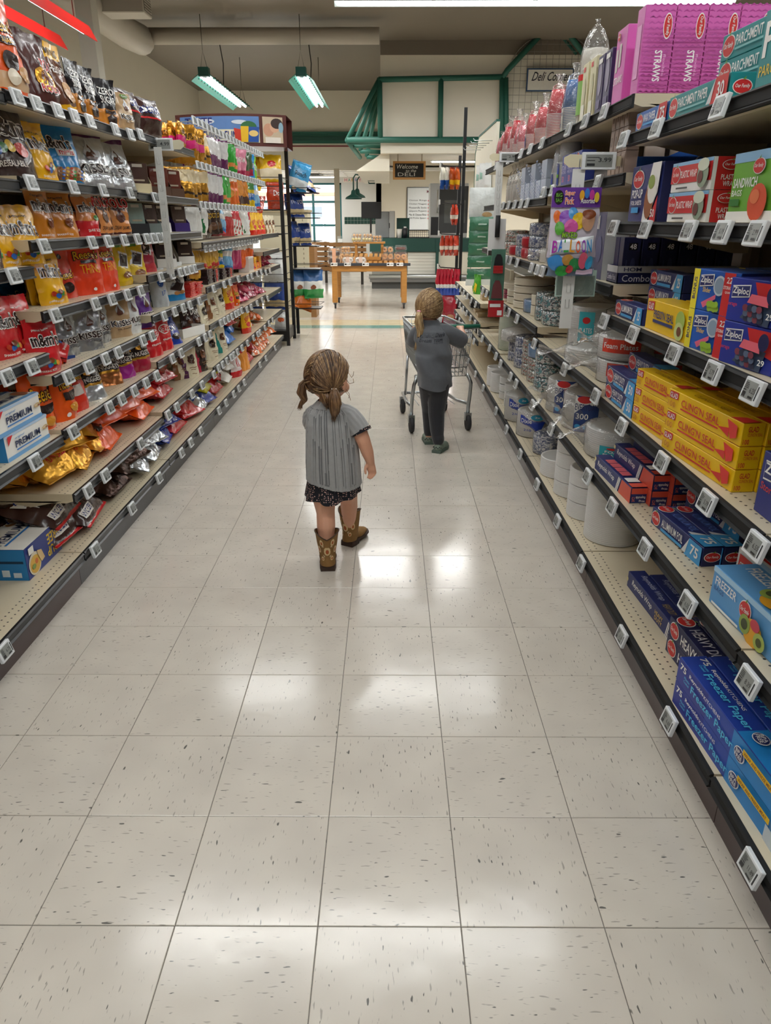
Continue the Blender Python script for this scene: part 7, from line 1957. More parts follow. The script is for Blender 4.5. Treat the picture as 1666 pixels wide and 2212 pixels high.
wb = empty('menu_board', (0, 19.58, 0))
x0, z0 = at(880, 496, 19.58); x1, z1 = at(948, 406, 19.58)
m_ = MB().box(x0, -.02, z0, x1, 0, z1, plas('dfe2e2')); m_.box(x0 - .02, -.025, z0 - .02, x0, 0, z1 + .02, metal('77797a')); m_.box(x0, -.025, z1, x1, 0, z1 + .02, metal('77797a')); m_.box(x0, -.025, z0 - .02, x1, 0, z0, metal('77797a'))
decals(m_, lambda u, v, e: (x0 + (x1 - x0) * u, -.02 - e, z0 + (z1 - z0) * v), [T(t_, .05, .68 - k * .085, .62, .725 - k * .085, BLK, f=0) for k, t_ in enumerate(['Onion Rings', 'Chicken Nuggets', 'Mozzarella Sticks', 'Jalapeno Poppers', 'Mac & Cheese Bites', 'Dill Pickle Spears'])] + [('r', .66, .68 - k * .085, .76, .715 - k * .085, RED) for k in range(6)] + [T('MENU', .62, .88, .9, .95, paper('8a3a4a'))])
m_.build('board', wb); tag(wb, 'white dry erase menu board on the deli wall', 'menu board')
sg = empty('chalkboard', (0, 15.2, 0))
x0, z0 = at(849, 388, 15.2); x1, z1 = at(920, 348, 15.2)
MB().box(x0, 0, z0, x1, .04, z1, wood('c9975a')).build('frame', sg)
m_ = MB().box(x0 + .04, -.006, z0 + .04, x1 - .04, 0, z1 - .04, M('rubber', '1b1c1e'))
decals(m_, lambda u, v, e: (x0 + .04 + (x1 - x0 - .08) * u, -.006 - e, z0 + .04 + (z1 - z0 - .08) * v), [T('Welcome', .06, .62, .8, .92, paper('dcdcd6'), f=0, s=.2), T('to the', .38, .38, .74, .58, paper('dcdcd6'), f=0, s=.2), T('DELI', .1, .08, .7, .34, paper('bdbdb8'), f=0)])
m_.build('slate', sg)
for u in (.15, .88): MB().box(x0 + (x1 - x0) * u - .015, .01, z1, x0 + (x1 - x0) * u + .015, .03, 2.6, paint('bfb8a8')).build('hanger', sg)
tag(sg, 'chalkboard reading Welcome to the DELI in wooden frame', 'chalkboard')
v_ = MB(); x0, z0 = at(921, 360, 19.5); x1, z1 = at(950, 345, 19.5)
v_.box(x0 - .05, 19.5, z0 - .05, x1 + .05, 19.6, z1 + .05, paint('8a7a5c')); v_.box(x0, 19.49, z0, x1, 19.5, z1, paint('2a2622')); tag(v_.build('wall_vent'), 'dark wall vent in tan frame behind chalkboard', 'vent')
# gooseneck lamps
for k, dx in enumerate((0, .10)):
    lp = empty('gooseneck_lamp', (-.33, 17.6 + k * .5, 0))
    x, z = at(764 + k * 8, 425 - k * 3, 17.6 + k * .5); x += .33
    xt, zt = at(770 + k * 8, 378 + k * 5, 17.6 + k * .5); xt += .33
    ze = at(811, 390 + k * 6, 17.6 + k * .5)[1]
    ar = MB(); ar.tube([(0.0, 0, ze), (-.14, 0, ze), (xt + .18, 0, ze + .1), (xt + .08, 0, zt), (x + .05, 0, zt + .01), (x, 0, zt - .06), (x, 0, z + .1)], .016, GREEN_D, 8); ar.build('arm', lp)
    sh = MB(); sh.lathe([(.03, .12), (.05, .09), (.06, .03), (.17, -.03), (.19, -.07), (.17, -.05), (.05, .01), (0, .02)], GREEN_D, 20, cap=False); sh.build('shade', lp, (x, 0, z + .02))
    tag(lp, 'dark green gooseneck lamp near the register', 'lamp', 'gooseneck lamps by the deli')
# slatted wooden booth seats
for k, (x, y, w_, z1) in enumerate(((-1.80, 18.0, .8, .92), (-.95, 17.5, .85, .98))):
    bn = empty('slat_bench', (x, y, 0))
    for j in range(6): MB().box(-w_ / 2, 0, .28 + j * .11, w_ / 2, .03, .365 + j * .11, wood('8f6436')).build('slat', bn)
    for xx in (-w_ / 2 + .12, w_ / 2 - .1): MB().box(xx - .03, .03, 0, xx + .03, .09, .92, M('plastic', '2a2622')).build('leg', bn)
    MB().box(-w_ / 2, .03, .36, w_ / 2, .45, .40, wood('8f6436')).build('seat', bn)
    tag(bn, 'wooden slat bench ' + ('before the front window' if not k else 'behind the riser shelf'), 'bench')
for x in (-.62, -.2):
    nd = MB(); nd.box(-.06, -.05, 0, .06, .05, .14, GLASS); nd.box(-.05, -.04, .005, .05, .04, .08, WP)
    tag(nd.build('napkin_holder', None, (x - .5, 17.51, .915)), 'clear napkin holder on the bench ledge', 'napkin holder', 'napkin holders on the bench')

# ================================================================== FIGURES
def lerp(a, b, t): return a + (b - a) * t
def ell(mb, c, r, m_, rz=0, seg=20, rings=12):
    vs = []; fs = []
    for i in range(rings + 1):
        th = math.pi * i / rings
        for k in range(seg):
            a = 2 * math.pi * k / seg
            x, y, z = r[0] * math.sin(th) * math.cos(a), r[1] * math.sin(th) * math.sin(a), r[2] * math.cos(th)
            vs.append((c[0] + x * math.cos(rz) - y * math.sin(rz), c[1] + x * math.sin(rz) + y * math.cos(rz), c[2] + z))
    for i in range(rings):
        for k in range(seg):
            fs.append((i * seg + k, (i + 1) * seg + k, (i + 1) * seg + (k + 1) % seg, i * seg + (k + 1) % seg))
    return mb.add(vs, fs, m_, True)
def chain(mb, pts, m_, seg=12):
    """tapering limb: overlapping tubes with ball joints; pts (x,y,z,r)"""
    for a, b in zip(pts, pts[1:]):
        mb.tube([a[:3], b[:3]], [a[3], b[3]], m_, seg)
    for p in pts:
        ell(mb, p[:3], (p[3],) * 3, m_, 0, 10, 8)
def fuse(mb, name, m_, voxel=.0035, smooth=4):
    """one continuous skin over overlapping volumes"""
    o = link('tmp', mb.mesh('tmp'))
    md = o.modifiers.new('r', 'REMESH'); md.mode = 'VOXEL'; md.voxel_size = voxel; md.use_smooth_shade = True
    sm = o.modifiers.new('s', 'SMOOTH'); sm.factor = .5; sm.iterations = smooth
    dg = bpy.context.evaluated_depsgraph_get()
    me = bpy.data.meshes.new_from_object(o.evaluated_get(dg))
    me.name = name
    me.materials.clear(); me.materials.append(m_)
    for p in me.polygons: p.use_smooth = True
    bpy.data.objects.remove(o)
    return me
def loft(rings, m_, seg=64, nz=40, disp=None, zwave=None, mat2=None, closed_top=False):
    """rings (cx,cy,cz,rx,ry) from bottom to top; returns MB and mapper(angle, t, eps)"""
    n = len(rings)
    def at_(t):
        f = min(t * (n - 1), n - 1 - 1e-6); i = int(f); q = f - i
        q = q * q * (3 - 2 * q) * .5 + q * .5
        return [lerp(rings[i][k], rings[i + 1][k], q) for k in range(5)]
    def pt(a, t, e=0):
        cx, cy, cz, rx, ry = at_(t)
        d = (disp(a, t) if disp else 0) + e
        z = cz + (zwave(a, t) if zwave else 0)
        return (cx + (rx + d) * math.cos(a), cy + (ry + d) * math.sin(a), z)
    mb = MB()
    vs = [pt(2 * math.pi * k / seg, j / nz) for j in range(nz + 1) for k in range(seg)]
    fs = [(j * seg + k, j * seg + (k + 1) % seg, (j + 1) * seg + (k + 1) % seg, (j + 1) * seg + k) for j in range(nz) for k in range(seg)]
    if closed_top: fs.append(tuple(nz * seg + k for k in range(seg)))
    if mat2:
        m2, pred = mat2
        f1 = []; f2 = []
        for f in fs:
            j, k = divmod(f[0], seg)
            (f2 if pred(2 * math.pi * (k + .5) / seg, (j + .5) / nz) else f1).append(f)
        o = len(mb.v); mb.v.extend(vs)
        for ff, mm in ((f1, m_), (f2, m2)):
            kk = mb.slot(mm)
            for f in ff: mb.f.append(tuple(q + o for q in f)); mb.m.append(kk); mb.sm.append(True)
        return mb, pt
    mb.add(vs, fs, m_, True)
    return mb, pt
def sleeve(pts, m_, ribs=0, seg=48, amp=.002):
    """open tube along pts (x,y,z,r)"""
    mb = MB(); P = [Vector(p[:3]) for p in pts]; N = 14
    vs = []; prev = None; m = len(pts) - 1
    for j in range(N + 1):
        f = min(j / N * m, m - 1e-6); i = int(f); q = f - i
        c = P[i].lerp(P[i + 1], q); r = lerp(pts[i][3], pts[i + 1][3], q)
        t = (P[i + 1] - P[i]).normalized()
        u = t.orthogonal().normalized() if prev is None else (prev - t * prev.dot(t)).normalized()
        prev = u; w = t.cross(u)
        for k in range(seg):
            a = 2 * math.pi * k / seg
            rr = r + (amp * (math.cos(a * ribs)) if ribs else 0)
            vs.append(c + (u * math.cos(a) + w * math.sin(a)) * rr)
    mb.add(vs, [(j * seg + k, j * seg + (k + 1) % seg, (j + 1) * seg + (k + 1) % seg, (j + 1) * seg + k) for j in range(N) for k in range(seg)], m_, True)
    return mb
def hair_mat(name, c0, c1, c2):
    m, n, l, b = new_mat(name)
    tc = n.new('ShaderNodeTexCoord'); mp = n.new('ShaderNodeMapping'); mp.inputs['Scale'].default_value = (70, 70, 9)
    tx = n.new('ShaderNodeTexNoise'); tx.inputs['Scale'].default_value = 1.6; tx.inputs['Detail'].default_value = 4
    rp = n.new('ShaderNodeValToRGB')
    rp.color_ramp.elements[0].position = .32; rp.color_ramp.elements[0].color = lin(c0)
    rp.color_ramp.elements[1].position = .68; rp.color_ramp.elements[1].color = lin(c2)
    e = rp.color_ramp.elements.new(.5); e.color = lin(c1)
    l.new(tc.outputs['Object'], mp.inputs[0]); l.new(mp.outputs[0], tx.inputs['Vector']); l.new(tx.outputs[0], rp.inputs[0]); l.new(rp.outputs[0], b.inputs['Base Color'])
    b.inputs['Roughness'].default_value = .42
    bp = n.new('ShaderNodeBump'); bp.inputs['Strength'].default_value = .6; bp.inputs['Distance'].default_value = .003
    l.new(tx.outputs[0], bp.inputs['Height']); l.new(bp.outputs[0], b.inputs['Normal'])
    return m
SKIN = M('skin', 'd9a285'); SKIN2 = M('skin', 'd8a488')
HAIR1 = hair_mat('hair_brown', '4a3222', '7a5738', 'a98558'); HAIR2 = hair_mat('hair_blond', '6a4d30', '9c7a50', 'c6a878')

HC1 = [hair_mat('hair_brown_%d' % k, *c) for k, c in enumerate((('3a281b', '553c28', '6b4d33'), ('5a4029', '74553a', '8d6b48'), ('6b4f33', '8f6e48', 'b8966a')))]
HC2 = [hair_mat('hair_blond_%d' % k, *c) for k, c in enumerate((('5a422a', '77593a', '8d6d48'), ('77593a', '98794f', 'b39468'), ('8d6d48', 'b39468', 'd3b98e')))]
def hair_cap(head, r, yaw, ties, m_, hairline, seg=96, rings=60):
    """scalp of combed strands drawn towards the ties. head centre, radii, ties in head space"""
    mb = MB(); vs = []; idx = {}; fs = []
    for i in range(rings + 1):
        th = math.pi * .98 * i / rings
        for k in range(seg):
            a = 2 * math.pi * k / seg
            d = Vector((math.sin(th) * math.cos(a), math.sin(th) * math.sin(a), math.cos(th)))
            best = min(ties, key=lambda t: (d - t).length)
            axis = best.normalized()
            u = axis.orthogonal().normalized(); w = axis.cross(u)
            ang = math.atan2(d.dot(w), d.dot(u)); dist = (d - axis).length
            ridge = .012 * math.sin(ang * 23 + 3 * noise.noise(d * 3)) * min(1, dist * 1.4) + .014 * noise.noise(Vector((ang * 5, dist * 2, 3.1))) + .01 * noise.noise(Vector((ang * 14, dist * 3, 8.1)))
            lump = .03 * noise.noise(d * 2.2 + Vector((5, 1, 2)))
            q = 1.0 + ridge + lump
            p = Vector((d.x * r[0] * q, d.y * r[1] * q, d.z * r[2] * q))
            vs.append((head[0] + p.x * math.cos(yaw) - p.y * math.sin(yaw), head[1] + p.x * math.sin(yaw) + p.y * math.cos(yaw), head[2] + p.z))
            idx[(i, k)] = not hairline(d)
    for i in range(rings):
        for k in range(seg):
            if all(idx[q] for q in ((i, k), (i + 1, k), (i + 1, (k + 1) % seg), (i, (k + 1) % seg))):
                fs.append((i * seg + k, (i + 1) * seg + k, (i + 1) * seg + (k + 1) % seg, i * seg + (k + 1) % seg))
    mb.add(vs, fs, m_, True)
    return mb
def strands(head, r, yaw, ties, mats, hairline, n=430, seed=2, part=True):
    rnd = random.Random(seed); mbs = [MB() for _ in mats]
    made = 0
    while made < n:
        if part and rnd.random() < .4:
            ph = R(rnd.uniform(30, 165)); d = Vector((rnd.choice((-1, 1)) * rnd.uniform(.01, .05), math.cos(ph), math.sin(ph)))
        else:
            a = rnd.uniform(0, 6.28); zz = rnd.uniform(-.55, 1); q = math.sqrt(1 - zz * zz); d = Vector((q * math.cos(a), q * math.sin(a), zz))
        d.normalize()
        if hairline(d): continue
        t = min(ties, key=lambda t: (d - t).length)
        off = 1.012 + rnd.uniform(0, .028)
        path = []
        wob = rnd.uniform(-.05, .05)
        for j in range(9):
            q = j / 8
            e = d.lerp(t, q).normalized(); e += Vector((wob * math.sin(q * 3.1), 0, wob * math.sin(q * 3.1))); e.normalize()
            if hairline(e) and q < .8: e.y -= .15; e.normalize()
            o_ = lerp(off, 1.05, q)
            p = Vector((e.x * r[0] * o_, e.y * r[1] * o_, e.z * r[2] * o_))
            path.append((head[0] + p.x * math.cos(yaw) - p.y * math.sin(yaw), head[1] + p.x * math.sin(yaw) + p.y * math.cos(yaw), head[2] + p.z))
        mbs[made % len(mats)].tube(path, [.0016] + [.0024] * 7 + [.0018], mats[made % len(mats)], 5)
        made += 1
    out = MB()
    for m in mbs: out.add(m.v, m.f, m.mats[0], True)
    return out
def tail(pts, m_, n=26, spread=1.0, seed=1, curl=0.0):
    """hanging bunch of strands; pts (x,y,z,r)"""
    rnd = random.Random(seed); mb = MB()
    P = [Vector(p[:3]) for p in pts]
    mb.tube(P, [p[3] * .8 for p in pts], m_, 12)
    for k in range(n):
        a = rnd.uniform(0, 6.28); q = rnd.uniform(.4, 1.0) * spread
        path = []
        for i, p in enumerate(P):
            r = pts[i][3] * q
            aa = a + .35 * i * rnd.uniform(.5, 1) + curl * i
            path.append(p + Vector((math.cos(aa) * r, math.sin(aa) * r, rnd.uniform(-.004, .004))))
        sub = []
        for i in range(len(path) - 1):
            for s_ in range(3): sub.append(path[i].lerp(path[i + 1], s_ / 3))
        sub.append(path[-1] + Vector((rnd.uniform(-.006, .006), 0, -rnd.uniform(0, .015))))
        m = len(sub)
        mb.tube(sub, [.0034 * (1 - .75 * (j / (m - 1)) ** 2) for j in range(m)], m_, 5)
    return mb
def wisps(list_, m_):
    mb = MB()
    for path in list_: mb.tube(path, [.0012] * len(path), m_, 4)
    return mb

# ------------------------------------------------------------------ toddler in grey knit and boots
HB = Vector((-.246, 2.865, .818)); YW = R(-35)
def hp(x, y, z):  # head space -> world
    return (HB.x + x * math.cos(YW) - y * math.sin(YW), HB.y + x * math.sin(YW) + y * math.cos(YW), HB.z + z)
g1 = empty('person', (-.24, 2.85, 0))
O1 = Vector((-.24, 2.85, 0))
def sub(name, mb_or_me, parent=None):
    me = mb_or_me.mesh(name) if isinstance(mb_or_me, MB) else mb_or_me
    return link(name, me, parent or cur[0], tuple(-cur[1]) if parent is None else (0, 0, 0))
cur = [g1, O1]
bd = MB()
ell(bd, HB, (.078, .088, .092), SKIN, YW); ell(bd, hp(0, .03, -.045), (.058, .055, .052), SKIN, YW); ell(bd, hp(0, .088, -.03), (.012, .014, .012), SKIN)
ell(bd, hp(.078, .005, -.025), (.01, .018, .024), SKIN, YW); ell(bd, hp(-.078, .005, -.025), (.01, .018, .024), SKIN, YW)
ell(bd, hp(.035, .06, -.05), (.025, .02, .024), SKIN, YW); ell(bd, hp(-.035, .06, -.05), (.025, .02, .024), SKIN, YW)
chain(bd, [(-.245, 2.86, .74, .036), (-.242, 2.855, .69, .042), (-.238, 2.855, .62, .062), (-.236, 2.855, .52, .066), (-.238, 2.858, .43, .068)], SKIN, 16)
chain(bd, [(-.238, 2.855, .67, .036), (-.162, 2.85, .660, .035), (-.127, 2.835, .615, .034), (-.104, 2.828, .562, .029), (-.088, 2.835, .51, .026), (-.077, 2.842, .468, .0185)], SKIN)
# right hand: palm and five fingers
wr_ = Vector((-.077, 2.842, .468))
for dx in (-.011, -.003, .005, .012): chain(bd, [(wr_.x + dx * .6, wr_.y, wr_.z - .004, .0105), (wr_.x + .004 + dx, wr_.y + .006, wr_.z - .036, .0088)], SKIN, 8)
for k, (dx, l1, l2) in enumerate(((-.010, .018, .016), (-.002, .021, .018), (.006, .02, .017), (.014, .015, .013))):
    bx_, by_, bz_ = wr_.x + .004 + dx, wr_.y + .006, wr_.z - .04
    chain(bd, [(bx_, by_, bz_, .0066), (bx_ + .002, by_ + .004 + .002 * k, bz_ - l1, .006), (bx_ - .004, by_ - .006 + .003 * k, bz_ - l1 - l2 * .8, .0052)], SKIN, 8)
chain(bd, [(wr_.x - .012, wr_.y - .004, wr_.z - .012, .0085), (wr_.x - .021, wr_.y - .010, wr_.z - .030, .0068), (wr_.x - .019, wr_.y - .012, wr_.z - .048, .0056)], SKIN, 8)
# left arm bent in front
chain(bd, [(-.238, 2.855, .67, .036), (-.305, 2.875, .655, .032), (-.318, 2.92, .60, .029), (-.308, 2.968, .565, .026), (-.285, 3.01, .56, .019)], SKIN)
chain(bd, [(-.28, 3.015, .56, .017), (-.262, 3.03, .555, .015)], SKIN)
for k in range(4): chain(bd, [(-.258, 3.028 + .004 * k, .565 - .009 * k, .0066), (-.240, 3.034, .562 - .009 * k, .006), (-.236, 3.022, .560 - .009 * k, .005)], SKIN, 8)
chain(bd, [(-.272, 3.018, .575, .008), (-.256, 3.012, .585, .006)], SKIN, 8)
# legs
chain(bd, [(-.278, 2.855, .43, .062), (-.274, 2.84, .33, .054), (-.268, 2.835, .245, .040), (-.266, 2.815, .185, .040), (-.264, 2.80, .09, .028), (-.264, 2.81, .05, .028)], SKIN)
chain(bd, [(-.200, 2.86, .43, .062), (-.184, 2.91, .34, .052), (-.176, 2.965, .265, .039), (-.178, 3.0, .205, .039), (-.182, 3.035, .10, .028), (-.18, 3.045, .055, .028)], SKIN)
sub('body', fuse(bd, 'body', SKIN))
ey = MB()
for s_ in (-1, 1):
    ell(ey, hp(s_ * .03, .083, .0), (.009, .006, .009), plas('f2f0ee'), YW, 10, 8); ell(ey, hp(s_ * .03, .088, .0), (.005, .003, .005), plas('3a4a5a'), YW, 8, 6)
sub('eyes', ey)
mo_ = MB(); ell(mo_, hp(0, .083, -.062), (.016, .006, .005), plas('c26a62'), YW, 10, 6); sub('mouth', mo_)
t1 = Vector((-.86, -.35, -.22)).normalized(); t2 = Vector((.80, -.52, -.36)).normalized()
def hl1(d):   # bare face and nape
    return (d.y > .35 and d.z < .45) or (d.z < -.62) or (d.y > .12 and d.z < -.05)
hc = sub('hair', hair_cap(HB, (.0845, .095, .099), YW, [t1, t2], HC1[0], hl1))
sub('hair_strands', strands(HB, (.0845, .095, .099), YW, [t1, t2], HC1, hl1, 620))
nk = MB(); nk = tail([(-.243, 2.80, .765, .04), (-.243, 2.803, .735, .036), (-.243, 2.81, .712, .02)], HAIR1, 18, 1.0, 3); sub('nape_hair', nk)
pL = hp(-.083, -.03, -.018); pR = hp(.074, -.05, -.034)
sub('pigtail', tail([(*pL, .009), (pL[0] - .017, pL[1] - .006, pL[2] - .022, .020), (pL[0] - .024, pL[1] - .008, pL[2] - .055, .023), (pL[0] - .012, pL[1] - .008, pL[2] - .085, .016), (pL[0] - .032, pL[1] - .01, pL[2] - .108, .008)], HC1[1], 34, 1, 5))
sub('pigtail', tail([(*pR, .009), (pR[0] + .004, pR[1] - .018, pR[2] - .02, .019), (pR[0] + .006, pR[1] - .022, pR[2] - .055, .025), (pR[0] + .0, pR[1] - .016, pR[2] - .088, .021), (pR[0] - .004, pR[1] - .012, pR[2] - .112, .009)], HC1[1], 40, 1, 6))
for p in (pL, pR):
    tr = MB(); tr.lathe([(.010, -.003), (.012, 0), (.010, .003)], M('rubber', 'e6dcd2'), 14, (p[0], p[1], p[2])); sub('hair_tie', tr)
sub('loose_hair', wisps([[hp(.08, .03, .02), hp(.10, .03, .0), hp(.115, .02, .012), hp(.118, .02, .028)], [hp(.082, .02, -.01), hp(.10, .015, -.022), hp(.125, .01, -.014), hp(.13, .0, .004)], [hp(.07, .03, -.05), hp(.088, .03, -.07), hp(.082, .03, -.085)], [hp(.072, .02, -.055), hp(.095, .02, -.075), hp(.10, .02, -.09)]] , HAIR1))
# knit sweater with paired grooves
KN, kn, kl, kb = new_mat('grey_knit')
mottled(kn, kl, kb, '9c9c9b', .1, 60); kb.inputs['Roughness'].default_value = .95; kb.inputs['Sheen Weight'].default_value = .3
bump(kn, kl, kb, 420, .55, .002)
GRV = [R(-90 + d) for d in (-82, -66, -38, -22, -8, 12, 28, 46, 62, 84)]
def knit(a, t):
    a = (a + math.pi) % (2 * math.pi) - math.pi
    d = 0
    if t < .80:
        for g_ in GRV:
            gg = -math.pi / 2 + (g_ + math.pi / 2) * (1.0 - .18 * max(0, t - .2))
            for o_ in (-.045, .045):
                x = (a - gg - o_) / .022
                d -= .0065 * math.exp(-x * x)
        d += .003 * math.sin(a * 5 + 1.3) * (1 - t)
    else:
        for g_ in (-160, -125, -100, -80, -55, -20):
            x = (a - R(g_)) / .03
            d -= .003 * math.exp(-x * x)
    if .79 < t < .815: d += .002
    if t < .05: d += .0015 * math.sin(a * 60)
    return d
sw, swm = loft([(-.232, 2.85, .378, .116, .098), (-.234, 2.85, .46, .114, .098), (-.236, 2.85, .56, .107, .092), (-.238, 2.85, .63, .102, .084), (-.240, 2.853, .675, .094, .070), (-.243, 2.857, .700, .068, .056), (-.245, 2.86, .722, .042, .044)], KN, 220, 60, knit, lambda a, t: (.006 * math.sin(a * 2 + .6) + .004 * math.sin(a)) * (1 - t) ** 2 + (-.012 * (1 - t) ** 3 * math.cos(a)), (M('cloth', '6f6f70'), lambda a, t: knit(a, t) < -.0036 and t > .04))  # groove faces get a darker grey, painting in the shade of the ribs
swo = sub('sweater', sw)
sub('sweater_sleeve', sleeve([(-.20, 2.853, .668, .040), (-.165, 2.85, .660, .044), (-.138, 2.838, .630, .045), (-.119, 2.832, .602, .044)], KN, 14, 60, .0016))
sub('sweater_sleeve', sleeve([(-.28, 2.862, .668, .038), (-.308, 2.875, .655, .040), (-.318, 2.905, .625, .040), (-.318, 2.925, .605, .039)], KN, 14, 60, .0016))
# navy dress with small dots: skirt and sleeve edge
DR, n_, l_, b_ = new_mat('navy_dotted')
tc = n_.new('ShaderNodeTexCoord'); vo = n_.new('ShaderNodeTexVoronoi'); vo.inputs['Scale'].default_value = 120; vo.inputs['Randomness'].default_value = .55
lt = n_.new('ShaderNodeMath'); lt.operation = 'LESS_THAN'; lt.inputs[1].default_value = .30
mx = n_.new('ShaderNodeMix'); mx.data_type = 'RGBA'; mx.inputs[6].default_value = lin('15161f'); mx.inputs[7].default_value = lin('c9a49a')
l_.new(tc.outputs['Object'], vo.inputs['Vector']); l_.new(vo.outputs['Distance'], lt.inputs[0]); l_.new(lt.outputs[0], mx.inputs[0]); l_.new(mx.outputs[2], b_.inputs['Base Color']); b_.inputs['Roughness'].default_value = .9
sk, _ = loft([(-.240, 2.86, .305, .114, .098), (-.238, 2.857, .35, .110, .094), (-.236, 2.853, .42, .102, .086)], DR, 120, 16, lambda a, t: (.007 * math.sin(a * 7 + .5) + .004 * math.sin(a * 13)) * (1 - t), lambda a, t: (.022 * max(0, math.cos(a - .2)) + .005 * math.sin(a * 5)) * (1 - t))
sub('dress', sk)
sub('dress_sleeve', sleeve([(-.116, 2.833, .606, .044), (-.110, 2.830, .594, .0435)], DR, 0, 40))
# western boots
BT, n_, l_, b_ = new_mat('tan_suede'); mottled(n_, l_, b_, '8a6638', .25, 35); b_.inputs['Roughness'].default_value = .85; bump(n_, l_, b_, 250, .3, .001)
SOLE = M('rubber', '3d2b22')
def boot(x, y, rz, name):
    b = empty(name, (x, y, 0), (0, 0, rz)); b.parent = g1; b.location = (x - O1.x, y - O1.y, 0)
    H = .168
    def zw(a, t):  # scalloped top: dips front and back
        return .024 * (abs(math.cos(a)) - .55) * (t ** 3)
    sh, mp = loft([(0, .0, .026, .033, .040), (0, .004, .055, .033, .040), (0, .006, .085, .037, .042), (0, .002, .125, .044, .046), (0, 0, H, .050, .050)], BT, 64, 26, lambda a, t: .0018 * math.sin(a * 3) * t, zw)
    link('shaft', sh.mesh('shaft'), b)
    ft = MB()
    ell(ft, (0, .012, .042), (.033, .044, .032), BT); ell(ft, (0, .065, .034), (.036, .060, .022), BT); ell(ft, (0, .105, .029), (.027, .035, .016), BT)
    link('foot', fuse(ft, 'foot', BT, .004, 4), b)
    so = MB(); 
    pts = [(-.03, -.028), (.03, -.028), (.036, .02), (.033, .05), (.038, .085), (.03, .125), (.012, .146), (-.012, .146), (-.03, .125), (-.038, .085), (-.033, .05), (-.036, .02)]
    so.prism(pts, 'z', .016, .026, SOLE); so.prism([(-.030, -.030), (.030, -.030), (.035, .004), (.033, .03), (-.033, .03), (-.035, .004)], 'z', 0, .02, SOLE)
    link('sole', so.mesh('sole'), b)
    em = MB()
    def back(u, v, e): return mp(R(-90) + (u - .5) * 2.4, v, e)
    it = []
    for (u, v, s_) in ((.5, .58, .17), (.28, .82, .1), (.72, .84, .1), (.26, .30, .1), (.74, .32, .1), (.12, .6, .11), (.88, .6, .11)):
        for k in range(12):
            a = 2 * math.pi * k / 12
            it.append(('e', u + s_ * .62 * math.cos(a), v + s_ * .62 * math.sin(a), s_ * .24, s_ * .24, M('cloth', 'd9bd8a')))
        it.append(('e', u, v, s_ * .42, s_ * .42, M('cloth', 'a8521c')))
    for s_ in (-1, 1):
        it += [('p', [(.5 + s_ * .1, .42), (.5 + s_ * .2, .46), (.5 + s_ * .14, .36)], M('cloth', 'c9b08a')), ('p', [(.5 + s_ * .12, .72), (.5 + s_ * .22, .70), (.5 + s_ * .16, .80)], M('cloth', 'c9b08a'))]
    decals(em, back, it, .0008, .00002)
    link('embroidery', em.mesh('embroidery'), b)
    pp = MB(); seg = 48
    pp.tube([mp(2 * math.pi * k / seg, 1.0, .001) for k in range(seg + 1)], .0028, M('cloth', '4a3420'), 5); link('top_piping', pp.mesh('top_piping'), b)
boot(-.262, 2.793, R(4), 'boot'); boot(-.180, 3.045, R(-28), 'boot')
tag(g1, 'person in grey knit top, dotted skirt and tan boots walking away', 'person')

# ------------------------------------------------------------------ older child in grey shirt pushing a cart
g2 = empty('person', (.28, 4.5, 0)); O2 = Vector((.28, 4.5, 0)); cur = [g2, O2]
HB = Vector((.248, 4.585, .905)); YW = R(-22)
bd = MB()
ell(bd, HB, (.076, .088, .094), SKIN2, YW); ell(bd, hp(0, .03, -.05), (.056, .052, .05), SKIN2, YW); ell(bd, hp(0, .088, -.03), (.012, .014, .012), SKIN2)
for s_ in (-1, 1): ell(bd, hp(s_ * .076, .005, -.028), (.01, .018, .024), SKIN2, YW); ell(bd, hp(s_ * .034, .058, -.055), (.024, .02, .022), SKIN2, YW)
chain(bd, [(.252, 4.572, .83, .034), (.255, 4.56, .79, .04), (.262, 4.545, .70, .058), (.272, 4.52, .58, .062), (.282, 4.505, .46, .068)], SKIN2, 16)
chain(bd, [(.258, 4.555, .74, .034), (.345, 4.553, .738, .033), (.43, 4.585, .705, .032), (.468, 4.625, .69, .029), (.470, 4.72, .715, .025), (.466, 4.795, .738, .018)], SKIN2)
chain(bd, [(.258, 4.555, .74, .034), (.182, 4.555, .735, .033), (.158, 4.60, .70, .032), (.158, 4.66, .68, .029), (.168, 4.74, .715, .024), (.175, 4.775, .735, .018)], SKIN2)
for (wx, wy, wz, s_) in ((.466, 4.80, .740, 1), (.177, 4.780, .738, -1)):   # hands closed on the handle
    for dx in (-.016, -.006, .005, .015): chain(bd, [(wx + dx * .6, wy - .005, wz, .0115), (wx + dx, wy + .028, wz + .006, .0095)], SKIN2, 8)
    for k, dx in enumerate((-.020, -.008, .004, .016)):
        chain(bd, [(wx + dx, wy + .030, wz + .006, .0078), (wx + dx, wy + .052, wz + .003, .0072), (wx + dx, wy + .058, wz - .018, .0068), (wx + dx, wy + .040, wz - .026 + .001 * k, .006)], SKIN2, 8)
    chain(bd, [(wx - s_ * .018, wy + .01, wz - .008, .009), (wx - s_ * .026, wy + .028, wz - .02, .0075), (wx - s_ * .016, wy + .045, wz - .028, .0062)], SKIN2, 8)
chain(bd, [(.312, 4.495, .45, .06), (.305, 4.515, .34, .05), (.302, 4.515, .24, .038), (.312, 4.49, .12, .03), (.316, 4.485, .055, .024)], SKIN2)
chain(bd, [(.252, 4.51, .45, .06), (.258, 4.57, .34, .05), (.262, 4.625, .25, .038), (.266, 4.655, .14, .03), (.268, 4.67, .055, .024)], SKIN2)
sub('body', fuse(bd, 'body', SKIN2))
ey = MB()
